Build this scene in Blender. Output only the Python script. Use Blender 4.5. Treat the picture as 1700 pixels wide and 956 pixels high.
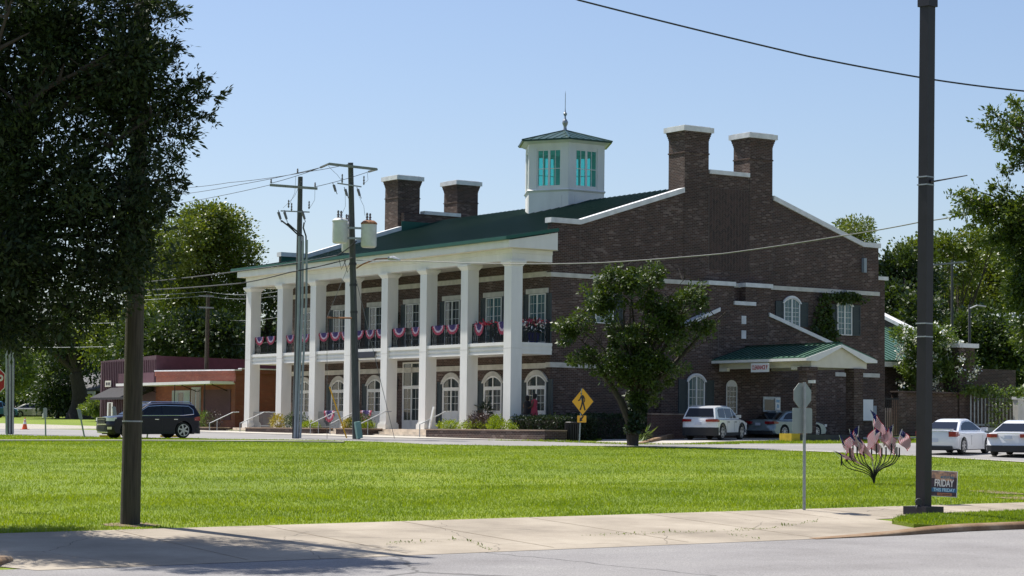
import bpy, bmesh, math, random
import numpy as np
from mathutils import Vector, Matrix
for o in list(bpy.data.objects): bpy.data.objects.remove(o)
S = bpy.context.scene
COL = S.collection
PI = math.pi
Z0 = 2.4                      # eye height above the ground under the camera
# ------------------------------------------------------------------ camera
FPX, PITCH, ROLL, TH = 3698.08, math.radians(3.7505), math.radians(0.6504), math.radians(56.0414)
_F = np.array([math.cos(TH)*math.cos(PITCH), math.sin(TH)*math.cos(PITCH), math.sin(PITCH)])
_R = np.array([math.sin(TH), -math.cos(TH), 0.0]); _U = np.cross(_R, _F)
_c, _s = math.cos(ROLL), math.sin(ROLL)
_R, _U = _c*_R + _s*_U, -_s*_R + _c*_U
cd = bpy.data.cameras.new('camera'); cam = bpy.data.objects.new('camera', cd); COL.objects.link(cam)
cd.sensor_width = 36.0; cd.lens = FPX/1700*36; cd.clip_start = 0.5; cd.clip_end = 4000
cam.matrix_world = Matrix(((_R[0], _U[0], -_F[0], 0), (_R[1], _U[1], -_F[1], 0), (_R[2], _U[2], -_F[2], Z0), (0, 0, 0, 1)))
S.camera = cam
# ------------------------------------------------------------------ light
SUN_AZ, SUN_EL = 106.0, 60.0
w = bpy.data.worlds.new('World'); S.world = w; w.use_nodes = True
nt = w.node_tree; bg = nt.nodes['Background']; sky = nt.nodes.new('ShaderNodeTexSky')
sky.sky_type = 'NISHITA'; sky.sun_disc = False
sky.sun_elevation = math.radians(SUN_EL); sky.sun_rotation = math.radians((90-SUN_AZ) % 360)
sky.air_density = 1.0; sky.dust_density = 0.9; sky.ozone_density = 4.0; sky.altitude = 0
wbn = nt.nodes.new('ShaderNodeVectorMath'); wbn.operation = 'MULTIPLY'; wbn.inputs[1].default_value = (1.08, 1.01, 1.02)
nt.links.new(sky.outputs[0], wbn.inputs[0]); nt.links.new(wbn.outputs[0], bg.inputs[0]); bg.inputs[1].default_value = 0.092
sl = bpy.data.lights.new('sun', 'SUN'); sl.energy = 5.0; sl.angle = math.radians(0.53); sl.color = (1.0, 0.95, 0.87)
so = bpy.data.objects.new('sun', sl); COL.objects.link(so)
_a, _e = math.radians(SUN_AZ), math.radians(SUN_EL)
SUNV = Vector((math.cos(_a)*math.cos(_e), math.sin(_a)*math.cos(_e), math.sin(_e)))
so.rotation_euler = SUNV.to_track_quat('Z', 'Y').to_euler(); so.location = (60, 60, 80)
S.view_settings.view_transform = 'Standard'; S.view_settings.look = 'None'
S.view_settings.exposure = 0.54; S.view_settings.gamma = 1.0
S.render.engine = 'CYCLES'
try: S.cycles.max_bounces = 6; S.cycles.transparent_max_bounces = 8
except Exception: pass

# ------------------------------------------------------------------ measuring helpers (photo rays onto real planes)
def ray(x, y): return _F + _R*((x-850)/FPX) + _U*((478-y)/FPX)
def onX(x, y, X): r = ray(x, y); return r*(X/r[0])
def onY(x, y, Y): r = ray(x, y); return r*(Y/r[1])
def atD(x, y, D): return ray(x, y)*D
BP = [(-400, -5.0), (35, -.30), (41, 0), (64, .66), (86, 1.1), (100, 1.2), (220, 2.2), (1200, 5.0)]
BPX, BPZ = [b[0] for b in BP], [b[1] for b in BP]
def zt(x, y): return -2.02+.0135*(x-16)+float(np.interp(y, BPX, BPZ))
def gpt(px, py):
    r = ray(px, py); lo, hi = 20.0, 1500.0
    s = lo
    while s < hi:
        P = r*s
        if P[2] < zt(P[0], P[1]): break
        s += .1
    return (float(P[0]), float(P[1]))

# ------------------------------------------------------------------ materials
def newmat(name):
    m = bpy.data.materials.new(name); m.use_nodes = True
    return m, m.node_tree.nodes, m.node_tree.links, m.node_tree.nodes['Principled BSDF']
def rgb(c): return (c[0], c[1], c[2], 1)
def pmat(name, col, rough=.6, metal=0, var=.12, scale=3.0, bump=0, bscale=40, spec=.5, stretch=None, coat=0):
    m, N, L, b = newmat(name)
    tc = N.new('ShaderNodeTexCoord'); mp = N.new('ShaderNodeMapping')
    if stretch: mp.inputs['Scale'].default_value = stretch
    L.new(tc.outputs['Object'], mp.inputs[0])
    n = N.new('ShaderNodeTexNoise'); n.inputs['Scale'].default_value = scale; n.inputs['Detail'].default_value = 6
    L.new(mp.outputs[0], n.inputs['Vector'])
    r = N.new('ShaderNodeMapRange'); r.inputs[1].default_value = .3; r.inputs[2].default_value = .7
    r.inputs[3].default_value = 1-var; r.inputs[4].default_value = 1+var
    L.new(n.outputs[0], r.inputs[0])
    mx = N.new('ShaderNodeVectorMath'); mx.operation = 'SCALE'; mx.inputs[0].default_value = col
    L.new(r.outputs[0], mx.inputs['Scale']); L.new(mx.outputs[0], b.inputs['Base Color'])
    b.inputs['Roughness'].default_value = rough; b.inputs['Metallic'].default_value = metal
    b.inputs['Specular IOR Level'].default_value = spec
    if coat: b.inputs['Coat Weight'].default_value = coat; b.inputs['Coat Roughness'].default_value = .04
    if bump:
        n2 = N.new('ShaderNodeTexNoise'); n2.inputs['Scale'].default_value = bscale; L.new(mp.outputs[0], n2.inputs['Vector'])
        bp = N.new('ShaderNodeBump'); bp.inputs['Strength'].default_value = bump; bp.inputs['Distance'].default_value = .02
        L.new(n2.outputs[0], bp.inputs['Height']); L.new(bp.outputs[0], b.inputs['Normal'])
    return m
def wallvec(N, L, rot=0):
    """object coordinates laid on vertical walls: (along, up)"""
    tc = N.new('ShaderNodeTexCoord'); g = N.new('ShaderNodeNewGeometry')
    s = N.new('ShaderNodeSeparateXYZ'); L.new(tc.outputs['Object'], s.inputs[0])
    sn = N.new('ShaderNodeSeparateXYZ'); L.new(g.outputs['True Normal'], sn.inputs[0])
    ab = N.new('ShaderNodeMath'); ab.operation = 'ABSOLUTE'; L.new(sn.outputs[0], ab.inputs[0])
    gt = N.new('ShaderNodeMath'); gt.operation = 'GREATER_THAN'; L.new(ab.outputs[0], gt.inputs[0]); gt.inputs[1].default_value = .7
    mix = N.new('ShaderNodeMix'); L.new(gt.outputs[0], mix.inputs[0]); L.new(s.outputs[0], mix.inputs[2]); L.new(s.outputs[1], mix.inputs[3])
    c = N.new('ShaderNodeCombineXYZ'); L.new(mix.outputs[0], c.inputs[0]); L.new(s.outputs[2], c.inputs[1])
    return c.outputs[0], tc
def brickmat(name, c1, c2, mortar, light, bw=.21, bh=.075, rot=0, lightamt=.62, msz=.012):
    m, N, L, b = newmat(name)
    v, tc = wallvec(N, L)
    mp = N.new('ShaderNodeMapping'); mp.inputs['Rotation'].default_value = (0, 0, rot); L.new(v, mp.inputs[0])
    bt = N.new('ShaderNodeTexBrick'); L.new(mp.outputs[0], bt.inputs['Vector'])
    bt.inputs['Scale'].default_value = 1; bt.inputs['Brick Width'].default_value = bw; bt.inputs['Row Height'].default_value = bh
    bt.inputs['Mortar Size'].default_value = msz; bt.inputs['Mortar Smooth'].default_value = .3; bt.inputs['Bias'].default_value = 0
    bt.inputs['Color1'].default_value = rgb(c1); bt.inputs['Color2'].default_value = rgb(c2); bt.inputs['Mortar'].default_value = rgb(mortar)
    # scattered pale bricks: second brick texture, same layout, thresholded
    b2 = N.new('ShaderNodeTexBrick'); L.new(mp.outputs[0], b2.inputs['Vector'])
    for k, vv in (('Scale', 1), ('Brick Width', bw), ('Row Height', bh), ('Mortar Size', 0), ('Bias', 0)): b2.inputs[k].default_value = vv
    b2.inputs['Color1'].default_value = (0, 0, 0, 1); b2.inputs['Color2'].default_value = (1, 1, 1, 1)
    n = N.new('ShaderNodeTexNoise'); n.inputs['Scale'].default_value = .7; n.inputs['Detail'].default_value = 5; L.new(tc.outputs['Object'], n.inputs['Vector'])
    nn = N.new('ShaderNodeMapRange'); nn.inputs[3].default_value = .75; nn.inputs[4].default_value = 1.25; L.new(n.outputs[0], nn.inputs[0])
    ml = N.new('ShaderNodeMath'); ml.operation = 'MULTIPLY'; L.new(b2.outputs['Color'], ml.inputs[0]); L.new(nn.outputs[0], ml.inputs[1])
    rr = N.new('ShaderNodeMapRange'); L.new(ml.outputs[0], rr.inputs[0]); rr.inputs[1].default_value = .78; rr.inputs[2].default_value = 1.0; rr.inputs[4].default_value = lightamt
    mx = N.new('ShaderNodeMix'); mx.data_type = 'RGBA'; L.new(rr.outputs[0], mx.inputs[0]); L.new(bt.outputs['Color'], mx.inputs[6]); mx.inputs[7].default_value = rgb(light)
    # slow patches
    n3 = N.new('ShaderNodeTexNoise'); n3.inputs['Scale'].default_value = .35; n3.inputs['Detail'].default_value = 8; L.new(tc.outputs['Object'], n3.inputs['Vector'])
    r3 = N.new('ShaderNodeMapRange'); L.new(n3.outputs[0], r3.inputs[0]); r3.inputs[1].default_value = .3; r3.inputs[2].default_value = .7; r3.inputs[3].default_value = .8; r3.inputs[4].default_value = 1.2
    sc = N.new('ShaderNodeVectorMath'); sc.operation = 'SCALE'; L.new(mx.outputs[2], sc.inputs[0]); L.new(r3.outputs[0], sc.inputs['Scale'])
    L.new(sc.outputs[0], b.inputs['Base Color']); b.inputs['Roughness'].default_value = .9
    bp = N.new('ShaderNodeBump'); bp.inputs['Strength'].default_value = .6; bp.inputs['Distance'].default_value = .012
    L.new(bt.outputs['Fac'], bp.inputs['Height']); bp.invert = True; L.new(bp.outputs[0], b.inputs['Normal'])
    return m
def herringmat(name):
    m, N, L, b = newmat(name)
    v, tc = wallvec(N, L)
    s = N.new('ShaderNodeSeparateXYZ'); L.new(v, s.inputs[0])
    # zigzag: u folded every .22 m, then brick rows tilted 45 degrees
    pp = N.new('ShaderNodeMath'); pp.operation = 'PINGPONG'; L.new(s.outputs[0], pp.inputs[0]); pp.inputs[1].default_value = .2
    ad = N.new('ShaderNodeMath'); L.new(pp.outputs[0], ad.inputs[0]); L.new(s.outputs[1], ad.inputs[1])
    c = N.new('ShaderNodeCombineXYZ'); L.new(s.outputs[0], c.inputs[0]); L.new(ad.outputs[0], c.inputs[1])
    bt = N.new('ShaderNodeTexBrick'); L.new(c.outputs[0], bt.inputs['Vector'])
    for k, vv in (('Scale', 1), ('Brick Width', .2), ('Row Height', .1), ('Mortar Size', .012)): bt.inputs[k].default_value = vv
    bt.offset = 0
    bt.inputs['Color1'].default_value = (.075, .04, .033, 1); bt.inputs['Color2'].default_value = (.02, .013, .013, 1); bt.inputs['Mortar'].default_value = (.10, .08, .07, 1)
    L.new(bt.outputs['Color'], b.inputs['Base Color']); b.inputs['Roughness'].default_value = .9
    return m
def leafmat(name, c1, c2, trans=.35, rough=.45, patch=.6):
    m, N, L, b = newmat(name)
    g = N.new('ShaderNodeNewGeometry')
    at = N.new('ShaderNodeAttribute'); at.attribute_name = 'rnd'
    n = N.new('ShaderNodeTexNoise'); n.inputs['Scale'].default_value = patch; n.inputs['Detail'].default_value = 4; L.new(g.outputs['Position'], n.inputs['Vector'])
    r = N.new('ShaderNodeMapRange'); r.inputs[1].default_value = .32; r.inputs[2].default_value = .68; L.new(n.outputs[0], r.inputs[0])
    ad = N.new('ShaderNodeMath'); ad.operation = 'MULTIPLY_ADD'; L.new(at.outputs['Fac'], ad.inputs[0]); ad.inputs[1].default_value = .5
    h = N.new('ShaderNodeMath'); h.operation = 'MULTIPLY'; h.inputs[1].default_value = .5; L.new(r.outputs[0], h.inputs[0]); L.new(h.outputs[0], ad.inputs[2])
    mx = N.new('ShaderNodeMix'); mx.data_type = 'RGBA'; L.new(ad.outputs[0], mx.inputs[0]); mx.inputs[6].default_value = rgb(c1); mx.inputs[7].default_value = rgb(c2)
    L.new(mx.outputs[2], b.inputs['Base Color']); b.inputs['Roughness'].default_value = rough
    t = N.new('ShaderNodeBsdfTranslucent')
    sc = N.new('ShaderNodeVectorMath'); sc.operation = 'MULTIPLY'; sc.inputs[1].default_value = (1.5, 1.35, .5); L.new(mx.outputs[2], sc.inputs[0]); L.new(sc.outputs[0], t.inputs[0])
    ms = N.new('ShaderNodeMixShader'); ms.inputs[0].default_value = trans
    out = N['Material Output']; L.new(b.outputs[0], ms.inputs[1]); L.new(t.outputs[0], ms.inputs[2]); L.new(ms.outputs[0], out.inputs[0])
    return m
def groundmat(name, stops, rough=.9, sc1=.25, sc2=9, bump=.3, fine=60, fineamt=.15, cracks=0, joints=None):
    m, N, L, b = newmat(name)
    tc = N.new('ShaderNodeTexCoord')
    n = N.new('ShaderNodeTexNoise'); n.inputs['Scale'].default_value = sc1; n.inputs['Detail'].default_value = 10; n.inputs['Roughness'].default_value = .62; L.new(tc.outputs['Object'], n.inputs['Vector'])
    cr = N.new('ShaderNodeValToRGB'); L.new(n.outputs[0], cr.inputs[0])
    el = cr.color_ramp.elements
    el[0].position = stops[0][0]; el[0].color = rgb(stops[0][1]); el[1].position = stops[-1][0]; el[1].color = rgb(stops[-1][1])
    for p, c in stops[1:-1]: e = el.new(p); e.color = rgb(c)
    n2 = N.new('ShaderNodeTexNoise'); n2.inputs['Scale'].default_value = fine; n2.inputs['Detail'].default_value = 3; L.new(tc.outputs['Object'], n2.inputs['Vector'])
    r = N.new('ShaderNodeMapRange'); r.inputs[1].default_value = .3; r.inputs[2].default_value = .7; r.inputs[3].default_value = 1-fineamt; r.inputs[4].default_value = 1+fineamt; L.new(n2.outputs[0], r.inputs[0])
    s = N.new('ShaderNodeVectorMath'); s.operation = 'SCALE'; L.new(cr.outputs[0], s.inputs[0]); L.new(r.outputs[0], s.inputs['Scale'])
    last = s.outputs[0]
    if cracks:
        vo = N.new('ShaderNodeTexVoronoi'); vo.feature = 'DISTANCE_TO_EDGE'; vo.inputs['Scale'].default_value = cracks
        nw = N.new('ShaderNodeTexNoise'); nw.inputs['Scale'].default_value = 1.5; nw.inputs['Detail'].default_value = 6; L.new(tc.outputs['Object'], nw.inputs['Vector'])
        mxv = N.new('ShaderNodeVectorMath'); mxv.operation = 'MULTIPLY_ADD'; mxv.inputs[1].default_value = (.5, .5, 0); L.new(nw.outputs[1], mxv.inputs[0]); L.new(tc.outputs['Object'], mxv.inputs[2])
        L.new(mxv.outputs[0], vo.inputs['Vector'])
        cm = N.new('ShaderNodeMapRange'); cm.inputs[1].default_value = .001; cm.inputs[2].default_value = .0035; cm.inputs[3].default_value = .5; cm.inputs[4].default_value = 1; L.new(vo.outputs['Distance'], cm.inputs[0])
        s2 = N.new('ShaderNodeVectorMath'); s2.operation = 'SCALE'; L.new(last, s2.inputs[0]); L.new(cm.outputs[0], s2.inputs['Scale']); last = s2.outputs[0]
    L.new(last, b.inputs['Base Color']); b.inputs['Roughness'].default_value = rough; b.inputs['Specular IOR Level'].default_value = .3
    bp = N.new('ShaderNodeBump'); bp.inputs['Strength'].default_value = bump; bp.inputs['Distance'].default_value = .02; L.new(n2.outputs[0], bp.inputs['Height']); L.new(bp.outputs[0], b.inputs['Normal'])
    return m

M = {}
M['brick'] = brickmat('dark_brick', (.078, .040, .030), (.024, .014, .013), (.14, .115, .10), (.30, .22, .19), lightamt=.42, bw=.25, bh=.085)
M['brick_red'] = brickmat('red_brick', (.27, .055, .028), (.17, .035, .02), (.22, .12, .09), (.42, .16, .08), lightamt=.4)
M['brick_maroon'] = brickmat('painted_maroon_brick', (.12, .05, .07), (.1, .04, .06), (.09, .04, .05), (.16, .08, .1), lightamt=.3)
M['herring'] = herringmat('herringbone_brick')
M['white'] = pmat('white_paint', (.74, .73, .70), .6, var=.05, scale=2.2, stretch=(1, 1, .25), bump=.1)
M['stone'] = pmat('pale_limestone', (.52, .5, .46), .8, var=.16, scale=2.5)
M['capstone'] = pmat('white_coping', (.66, .66, .67), .6, var=.14, scale=2.5)
M['roof'] = pmat('green_metal_roof', (.007, .045, .032), .38, metal=.35, var=.12, scale=1)
M['roofpale'] = pmat('weathered_green_metal', (.12, .24, .17), .32, metal=.4, var=.12, scale=1)
M['greentrim'] = pmat('green_metal_trim', (.008, .085, .06), .4, metal=.3, var=.08)
M['shutter'] = pmat('dark_slate_shutter', (.035, .05, .055), .6, var=.1)
M['glass'] = pmat('dark_window_glass', (.02, .035, .04), .06, var=.2, scale=1, spec=.9)
M['blind'] = pmat('window_glass_over_blinds', (.035, .10, .115), .1, var=.15, scale=.8, spec=.8)
M['jointm'] = pmat('joint_sealant', (.16, .14, .13), .9)
M['iron'] = pmat('black_iron', (.02, .02, .022), .5, metal=.5)
M['tint'] = None
M['concrete'] = groundmat('pale_concrete', [(.28, (.21, .18, .14)), (.5, (.325, .28, .22)), (.72, (.42, .37, .295))], sc1=.4, bump=.15, fine=45, fineamt=.1, cracks=.22)
M['concrete2'] = groundmat('far_concrete', [(.3, (.4, .37, .32)), (.7, (.5, .47, .42))], sc1=.4, bump=.1, fineamt=.08)
M['kerb'] = groundmat('stained_kerb', [(.3, (.11, .06, .03)), (.5, (.22, .14, .08)), (.7, (.34, .26, .18))], sc1=1.1, bump=.2, fineamt=.15)
M['asphalt'] = groundmat('worn_asphalt', [(.3, (.19, .18, .175)), (.5, (.235, .225, .22)), (.7, (.27, .26, .25))], sc1=.35, bump=.35, fine=35, fineamt=.3, cracks=.07)
M['asphalt2'] = groundmat('far_asphalt', [(.3, (.21, .205, .2)), (.7, (.29, .28, .27))], sc1=.2, bump=.2, fineamt=.12)
M['soilgrass'] = groundmat('turf_floor', [(.3, (.10, .15, .01)), (.5, (.15, .21, .014)), (.7, (.22, .26, .03))], sc1=.3, bump=.5, fine=30, fineamt=.35)
M['dirt'] = groundmat('bare_soil', [(.3, (.14, .1, .06)), (.7, (.26, .2, .13))], sc1=3, bump=.5)
M['gravel'] = groundmat('pale_gravel', [(.3, (.28, .26, .22)), (.7, (.45, .42, .36))], sc1=3, bump=.5, fine=90, fineamt=.3)
M['grass'] = leafmat('grass_blades', (.095, .175, .005), (.25, .33, .012), trans=.45, rough=.55, patch=.33)
M['mark'] = pmat('white_road_paint', (.62, .62, .6), .7, var=.15, scale=8)
M['woodpole'] = pmat('weathered_pole', (.06, .052, .036), .9, var=.4, scale=5, stretch=(6, 6, .35), bump=.5, bscale=30)
M['woodpole2'] = pmat('dark_pole', (.07, .075, .078), .9, var=.35, scale=5, stretch=(6, 6, .3), bump=.4, bscale=30)
M['greywood'] = pmat('grey_crossarm', (.22, .23, .24), .8, var=.2)
M['galv'] = pmat('galvanised_steel', (.32, .34, .36), .45, metal=.6, var=.15, scale=8)
M['conduit'] = pmat('grey_conduit', (.26, .3, .34), .5, var=.1)
M['bronze'] = pmat('dark_bronze_paint', (.02, .018, .026), .5, metal=.2, var=.15, scale=3)
M['bark'] = pmat('bark', (.11, .09, .07), .95, var=.4, scale=6, stretch=(3, 3, .6), bump=.8, bscale=14)
M['barkd'] = pmat('dark_bark', (.045, .036, .028), .95, var=.4, scale=5, stretch=(3, 3, .6), bump=.6, bscale=14)
M['oakleaf'] = leafmat('oak_leaves', (.005, .012, .003), (.035, .065, .008), trans=.2, patch=1.2, rough=.65)  # sun highlights in the crown put into the leaf colour as lighter patches
M['treeleaf'] = leafmat('garden_tree_leaves', (.018, .042, .008), (.085, .13, .022), trans=.28, rough=.5, patch=.9)
M['treeleaf2'] = leafmat('bright_oak_leaves', (.03, .065, .010), (.10, .145, .025), trans=.35, patch=.9)
M['fargreen'] = leafmat('far_foliage_green', (.04, .085, .010), (.15, .19, .025), trans=.3, patch=.22)
M['fardark'] = leafmat('far_foliage_dark', (.018, .042, .010), (.055, .09, .02), trans=.25, patch=.25)
M['faryellow'] = leafmat('far_foliage_light', (.07, .13, .025), (.16, .21, .05), trans=.35, patch=.25)
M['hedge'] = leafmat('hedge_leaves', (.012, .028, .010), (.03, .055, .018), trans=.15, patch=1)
M['lime'] = leafmat('lime_shrub', (.13, .22, .008), (.25, .32, .012), trans=.35, patch=2)
M['midshrub'] = leafmat('green_shrub', (.06, .12, .02), (.14, .2, .04), trans=.3, patch=2)
M['yellowshrub'] = leafmat('yellow_shrub', (.25, .22, .01), (.4, .33, .02), trans=.3, patch=2)
M['purple'] = leafmat('purple_shrub', (.025, .015, .02), (.07, .04, .045), trans=.2, patch=2)
M['bloom'] = pmat('white_blossom', (.85, .85, .74), .7)
M['orange'] = pmat('orange_plastic', (.8, .12, .02), .5)
M['yellow'] = pmat('sign_yellow', (.78, .4, .01), .5, var=.04)
M['yellowpaint'] = pmat('yellow_kerb_paint', (.6, .4, .04), .8, var=.2)
M['black'] = pmat('black_marking', (.012, .012, .014), .6)
M['signback'] = pmat('aluminium_sign_back', (.28, .33, .32), .5, metal=.2, var=.08)
M['red'] = pmat('sign_red', (.45, .02, .02), .5)
M['signwhite'] = pmat('sign_white', (.8, .8, .78), .5, var=.03)
M['maroon'] = pmat('maroon_metal', (.085, .038, .05), .6, var=.15)
M['dkgrey'] = pmat('dark_grey', (.05, .05, .055), .7)
M['transf'] = pmat('transformer_enamel', (.55, .57, .56), .45, var=.12)
M['rust'] = pmat('rusty_rim', (.25, .11, .05), .8, var=.3, scale=6)
M['porcelain'] = pmat('brown_grey_insulator', (.14, .13, .15), .35)
M['cable'] = pmat('dark_cable', (.03, .03, .035), .6)
M['steelcable'] = pmat('bare_cable', (.2, .2, .2), .5, metal=.5)
def paint(name, c, metal=0, coat=.6, spec=.5): return pmat(name, c, .28, metal=metal, var=.02, coat=coat, spec=spec)
M['carwhite'] = paint('white_car_paint', (.72, .73, .75))
M['carnavy'] = paint('navy_car_paint', (.004, .004, .018), 0, .25, .25)
M['carsilver'] = paint('silver_green_car_paint', (.26, .32, .34), .4)
M['carbeige'] = paint('pale_gold_car_paint', (.42, .41, .37), .3)
M['carblue'] = paint('light_blue_car_paint', (.1, .25, .42), .2)
M['carglass'] = pmat('car_glass', (.006, .007, .01), .05, spec=.45, var=0)
M['tyre'] = pmat('tyre_rubber', (.018, .018, .018), .85)
M['alloy'] = pmat('alloy_rim', (.5, .5, .52), .3, metal=.7)
M['chrome'] = pmat('chrome', (.65, .66, .7), .12, metal=1, var=0)
M['plastic'] = pmat('black_plastic', (.02, .02, .022), .65)
M['tail'] = pmat('red_tail_lens', (.26, .006, .01), .15, spec=.8)
M['lens'] = pmat('clear_lens', (.6, .62, .65), .08, spec=1, var=0)
M['plate'] = pmat('licence_plate', (.55, .58, .68), .5)
M['brown_cap'] = pmat('planter_cap', (.3, .22, .16), .85, var=.2)
M['step'] = pmat('step_stone', (.6, .52, .42), .85, var=.2, scale=3)
M['ceil'] = pmat('cream_soffit', (.66, .62, .52), .7, var=.05)
M['navy'] = pmat('flag_blue', (.03, .03, .14), .8); M['flagred'] = pmat('flag_red', (.42, .02, .05), .8); M['flagwhite'] = pmat('flag_white', (.75, .72, .74), .8)
def cloth(name, c):
    m, N, L, b = newmat(name); b.inputs['Base Color'].default_value = rgb(c); b.inputs['Roughness'].default_value = .8
    t = N.new('ShaderNodeBsdfTranslucent'); t.inputs[0].default_value = rgb(c); ms = N.new('ShaderNodeMixShader'); ms.inputs[0].default_value = .62
    L.new(b.outputs[0], ms.inputs[1]); L.new(t.outputs[0], ms.inputs[2]); L.new(ms.outputs[0], N['Material Output'].inputs[0]); return m
M['clred'] = cloth('thin_red_cloth', (.55, .03, .1)); M['clwhite'] = cloth('thin_white_cloth', (.85, .82, .88)); M['clblue'] = cloth('thin_blue_cloth', (.04, .04, .2))
M['buntred'] = pmat('bunting_red', (.36, .05, .09), .8)
M['buntblue'] = pmat('bunting_blue', (.07, .05, .17), .8); M['buntwhite'] = pmat('bunting_white', (.55, .42, .5), .8)
def glassmat():
    m, N, L, b = newmat('green_tinted_glass')
    b.inputs['Base Color'].default_value = (.12, .38, .36, 1); b.inputs['Roughness'].default_value = .05
    t = N.new('ShaderNodeBsdfTransparent'); t.inputs[0].default_value = (.33, .84, .80, 1)
    ms = N.new('ShaderNodeMixShader'); ms.inputs[0].default_value = .22
    L.new(t.outputs[0], ms.inputs[1]); L.new(b.outputs[0], ms.inputs[2]); L.new(ms.outputs[0], N['Material Output'].inputs[0])
    return m
M['tint'] = glassmat()

# ------------------------------------------------------------------ mesh helpers
ROOTLOC = {}
def rootloc(p):
    while p is not None:
        if p.name in ROOTLOC: return ROOTLOC[p.name]
        p = p.parent
    return (0, 0, 0)
class MB:
    def __init__(s): s.v = []; s.f = []; s.m = []; s.mi = 0
    def add(s, vs, fs):
        k = len(s.v); s.v += [tuple(map(float, v)) for v in vs]; s.f += [tuple(k+i for i in f) for f in fs]; s.m += [s.mi]*len(fs); return s
    def box(s, x0, x1, y0, y1, z0, z1):
        x0, x1 = min(x0, x1), max(x0, x1); y0, y1 = min(y0, y1), max(y0, y1); z0, z1 = min(z0, z1), max(z0, z1)
        return s.add([(x0, y0, z0), (x1, y0, z0), (x1, y1, z0), (x0, y1, z0), (x0, y0, z1), (x1, y0, z1), (x1, y1, z1), (x0, y1, z1)],
                     [(0, 3, 2, 1), (4, 5, 6, 7), (0, 1, 5, 4), (1, 2, 6, 5), (2, 3, 7, 6), (3, 0, 4, 7)])
    def prism(s, poly, axis, a, b):
        """poly in the two other axes (in xyz order), extruded from a to b along axis"""
        n = len(poly); vs = []
        for t in (a, b):
            for (p, q) in poly:
                vs.append({'x': (t, p, q), 'y': (p, t, q), 'z': (p, q, t)}[axis])
        fs = [tuple(range(n)), tuple(range(2*n-1, n-1, -1))]+[(i, i+n, (i+1) % n+n, (i+1) % n) for i in range(n)]
        return s.add(vs, fs)
    def tube(s, pts, r, n=8, cap=True):
        pts = [Vector(p) for p in pts]
        if not isinstance(r, (list, tuple)): r = [r]*len(pts)
        k = len(s.v); prev = None
        for i, p in enumerate(pts):
            d = (pts[min(i+1, len(pts)-1)]-pts[max(i-1, 0)]); d = d.normalized() if d.length > 1e-7 else ((pts[-1]-pts[0]).normalized() if (pts[-1]-pts[0]).length > 1e-7 else Vector((0, 0, 1)))
            if prev is None: a = d.orthogonal().normalized()
            else: a = (prev-d*prev.dot(d)); a = a.normalized() if a.length > 1e-6 else d.orthogonal().normalized()
            prev = a; b = d.cross(a)
            for j in range(n):
                t = 2*PI*j/n; q = p+(a*math.cos(t)+b*math.sin(t))*r[i]; s.v.append(tuple(q))
        for i in range(len(pts)-1):
            for j in range(n):
                s.f.append((k+i*n+j, k+i*n+(j+1) % n, k+(i+1)*n+(j+1) % n, k+(i+1)*n+j)); s.m.append(s.mi)
        if cap:
            s.f.append(tuple(k+j for j in range(n))[::-1]); s.f.append(tuple(k+(len(pts)-1)*n+j for j in range(n))); s.m += [s.mi]*2
        return s
    def lathe(s, prof, n=16, c=(0, 0, 0)):
        return s.tube([(c[0], c[1], c[2]+z) for r, z in prof], [max(r, 1e-4) for r, z in prof], n)
    def quad(s, a, b, c, d): return s.add([a, b, c, d], [(0, 1, 2, 3)])
    def build(s, name, mats, parent=None, smooth=False, world=True, angle=35):
        me = bpy.data.meshes.new(name)
        off = rootloc(parent) if (world and parent is not None) else (0, 0, 0)
        vs = [(v[0]-off[0], v[1]-off[1], v[2]-off[2]) for v in s.v]
        me.from_pydata(vs, [], s.f)
        if not isinstance(mats, (list, tuple)): mats = [mats]
        for m in mats: me.materials.append(m)
        if len(mats) > 1: me.polygons.foreach_set('material_index', s.m)
        if smooth:
            me.polygons.foreach_set('use_smooth', [True]*len(me.polygons)); me.set_sharp_from_angle(angle=math.radians(angle))
        bm = bmesh.new(); bm.from_mesh(me); bmesh.ops.recalc_face_normals(bm, faces=bm.faces); bm.to_mesh(me); bm.free()
        me.update()
        o = bpy.data.objects.new(name, me); COL.objects.link(o)
        if parent is not None: o.parent = parent
        return o
def tag(o, label, cat, group=None):
    o['label'] = label; o['category'] = cat
    if group: o['group'] = group
    return o
def struct(o): o['kind'] = 'structure'; return o
def thing(name, label, cat, loc=(0, 0, 0), group=None):
    o = bpy.data.objects.new(name, None); COL.objects.link(o); o.location = loc; ROOTLOC[o.name] = tuple(map(float, loc)); o.empty_display_size = .3
    return tag(o, label, cat, group)
def dup(root, loc, rotz=None, label=None, group=None, scale=None):
    r = root.copy(); COL.objects.link(r); r.location = loc; ROOTLOC[r.name] = tuple(loc)
    if rotz is not None: r.rotation_euler = (0, 0, rotz)
    if scale: r.scale = (scale,)*3
    if label: r['label'] = label
    if group: r['group'] = group
    for ch in list(root.children):
        c = ch.copy(); COL.objects.link(c); c.parent = r
        for g in list(ch.children):
            d = g.copy(); COL.objects.link(d); d.parent = c
    return r
def text_mesh(txt, size, depth=.004, sx=1.0, bold=False):
    cu = bpy.data.curves.new('t', 'FONT'); cu.body = txt; cu.size = size; cu.extrude = depth; cu.align_x = 'CENTER'; cu.align_y = 'CENTER'
    if bold: cu.offset = size*.02
    to = bpy.data.objects.new('t', cu); COL.objects.link(to)
    dg = bpy.context.evaluated_depsgraph_get(); me = bpy.data.meshes.new_from_object(to.evaluated_get(dg))
    bpy.data.objects.remove(to)
    for v in me.vertices: v.co.x *= sx
    return me
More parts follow.
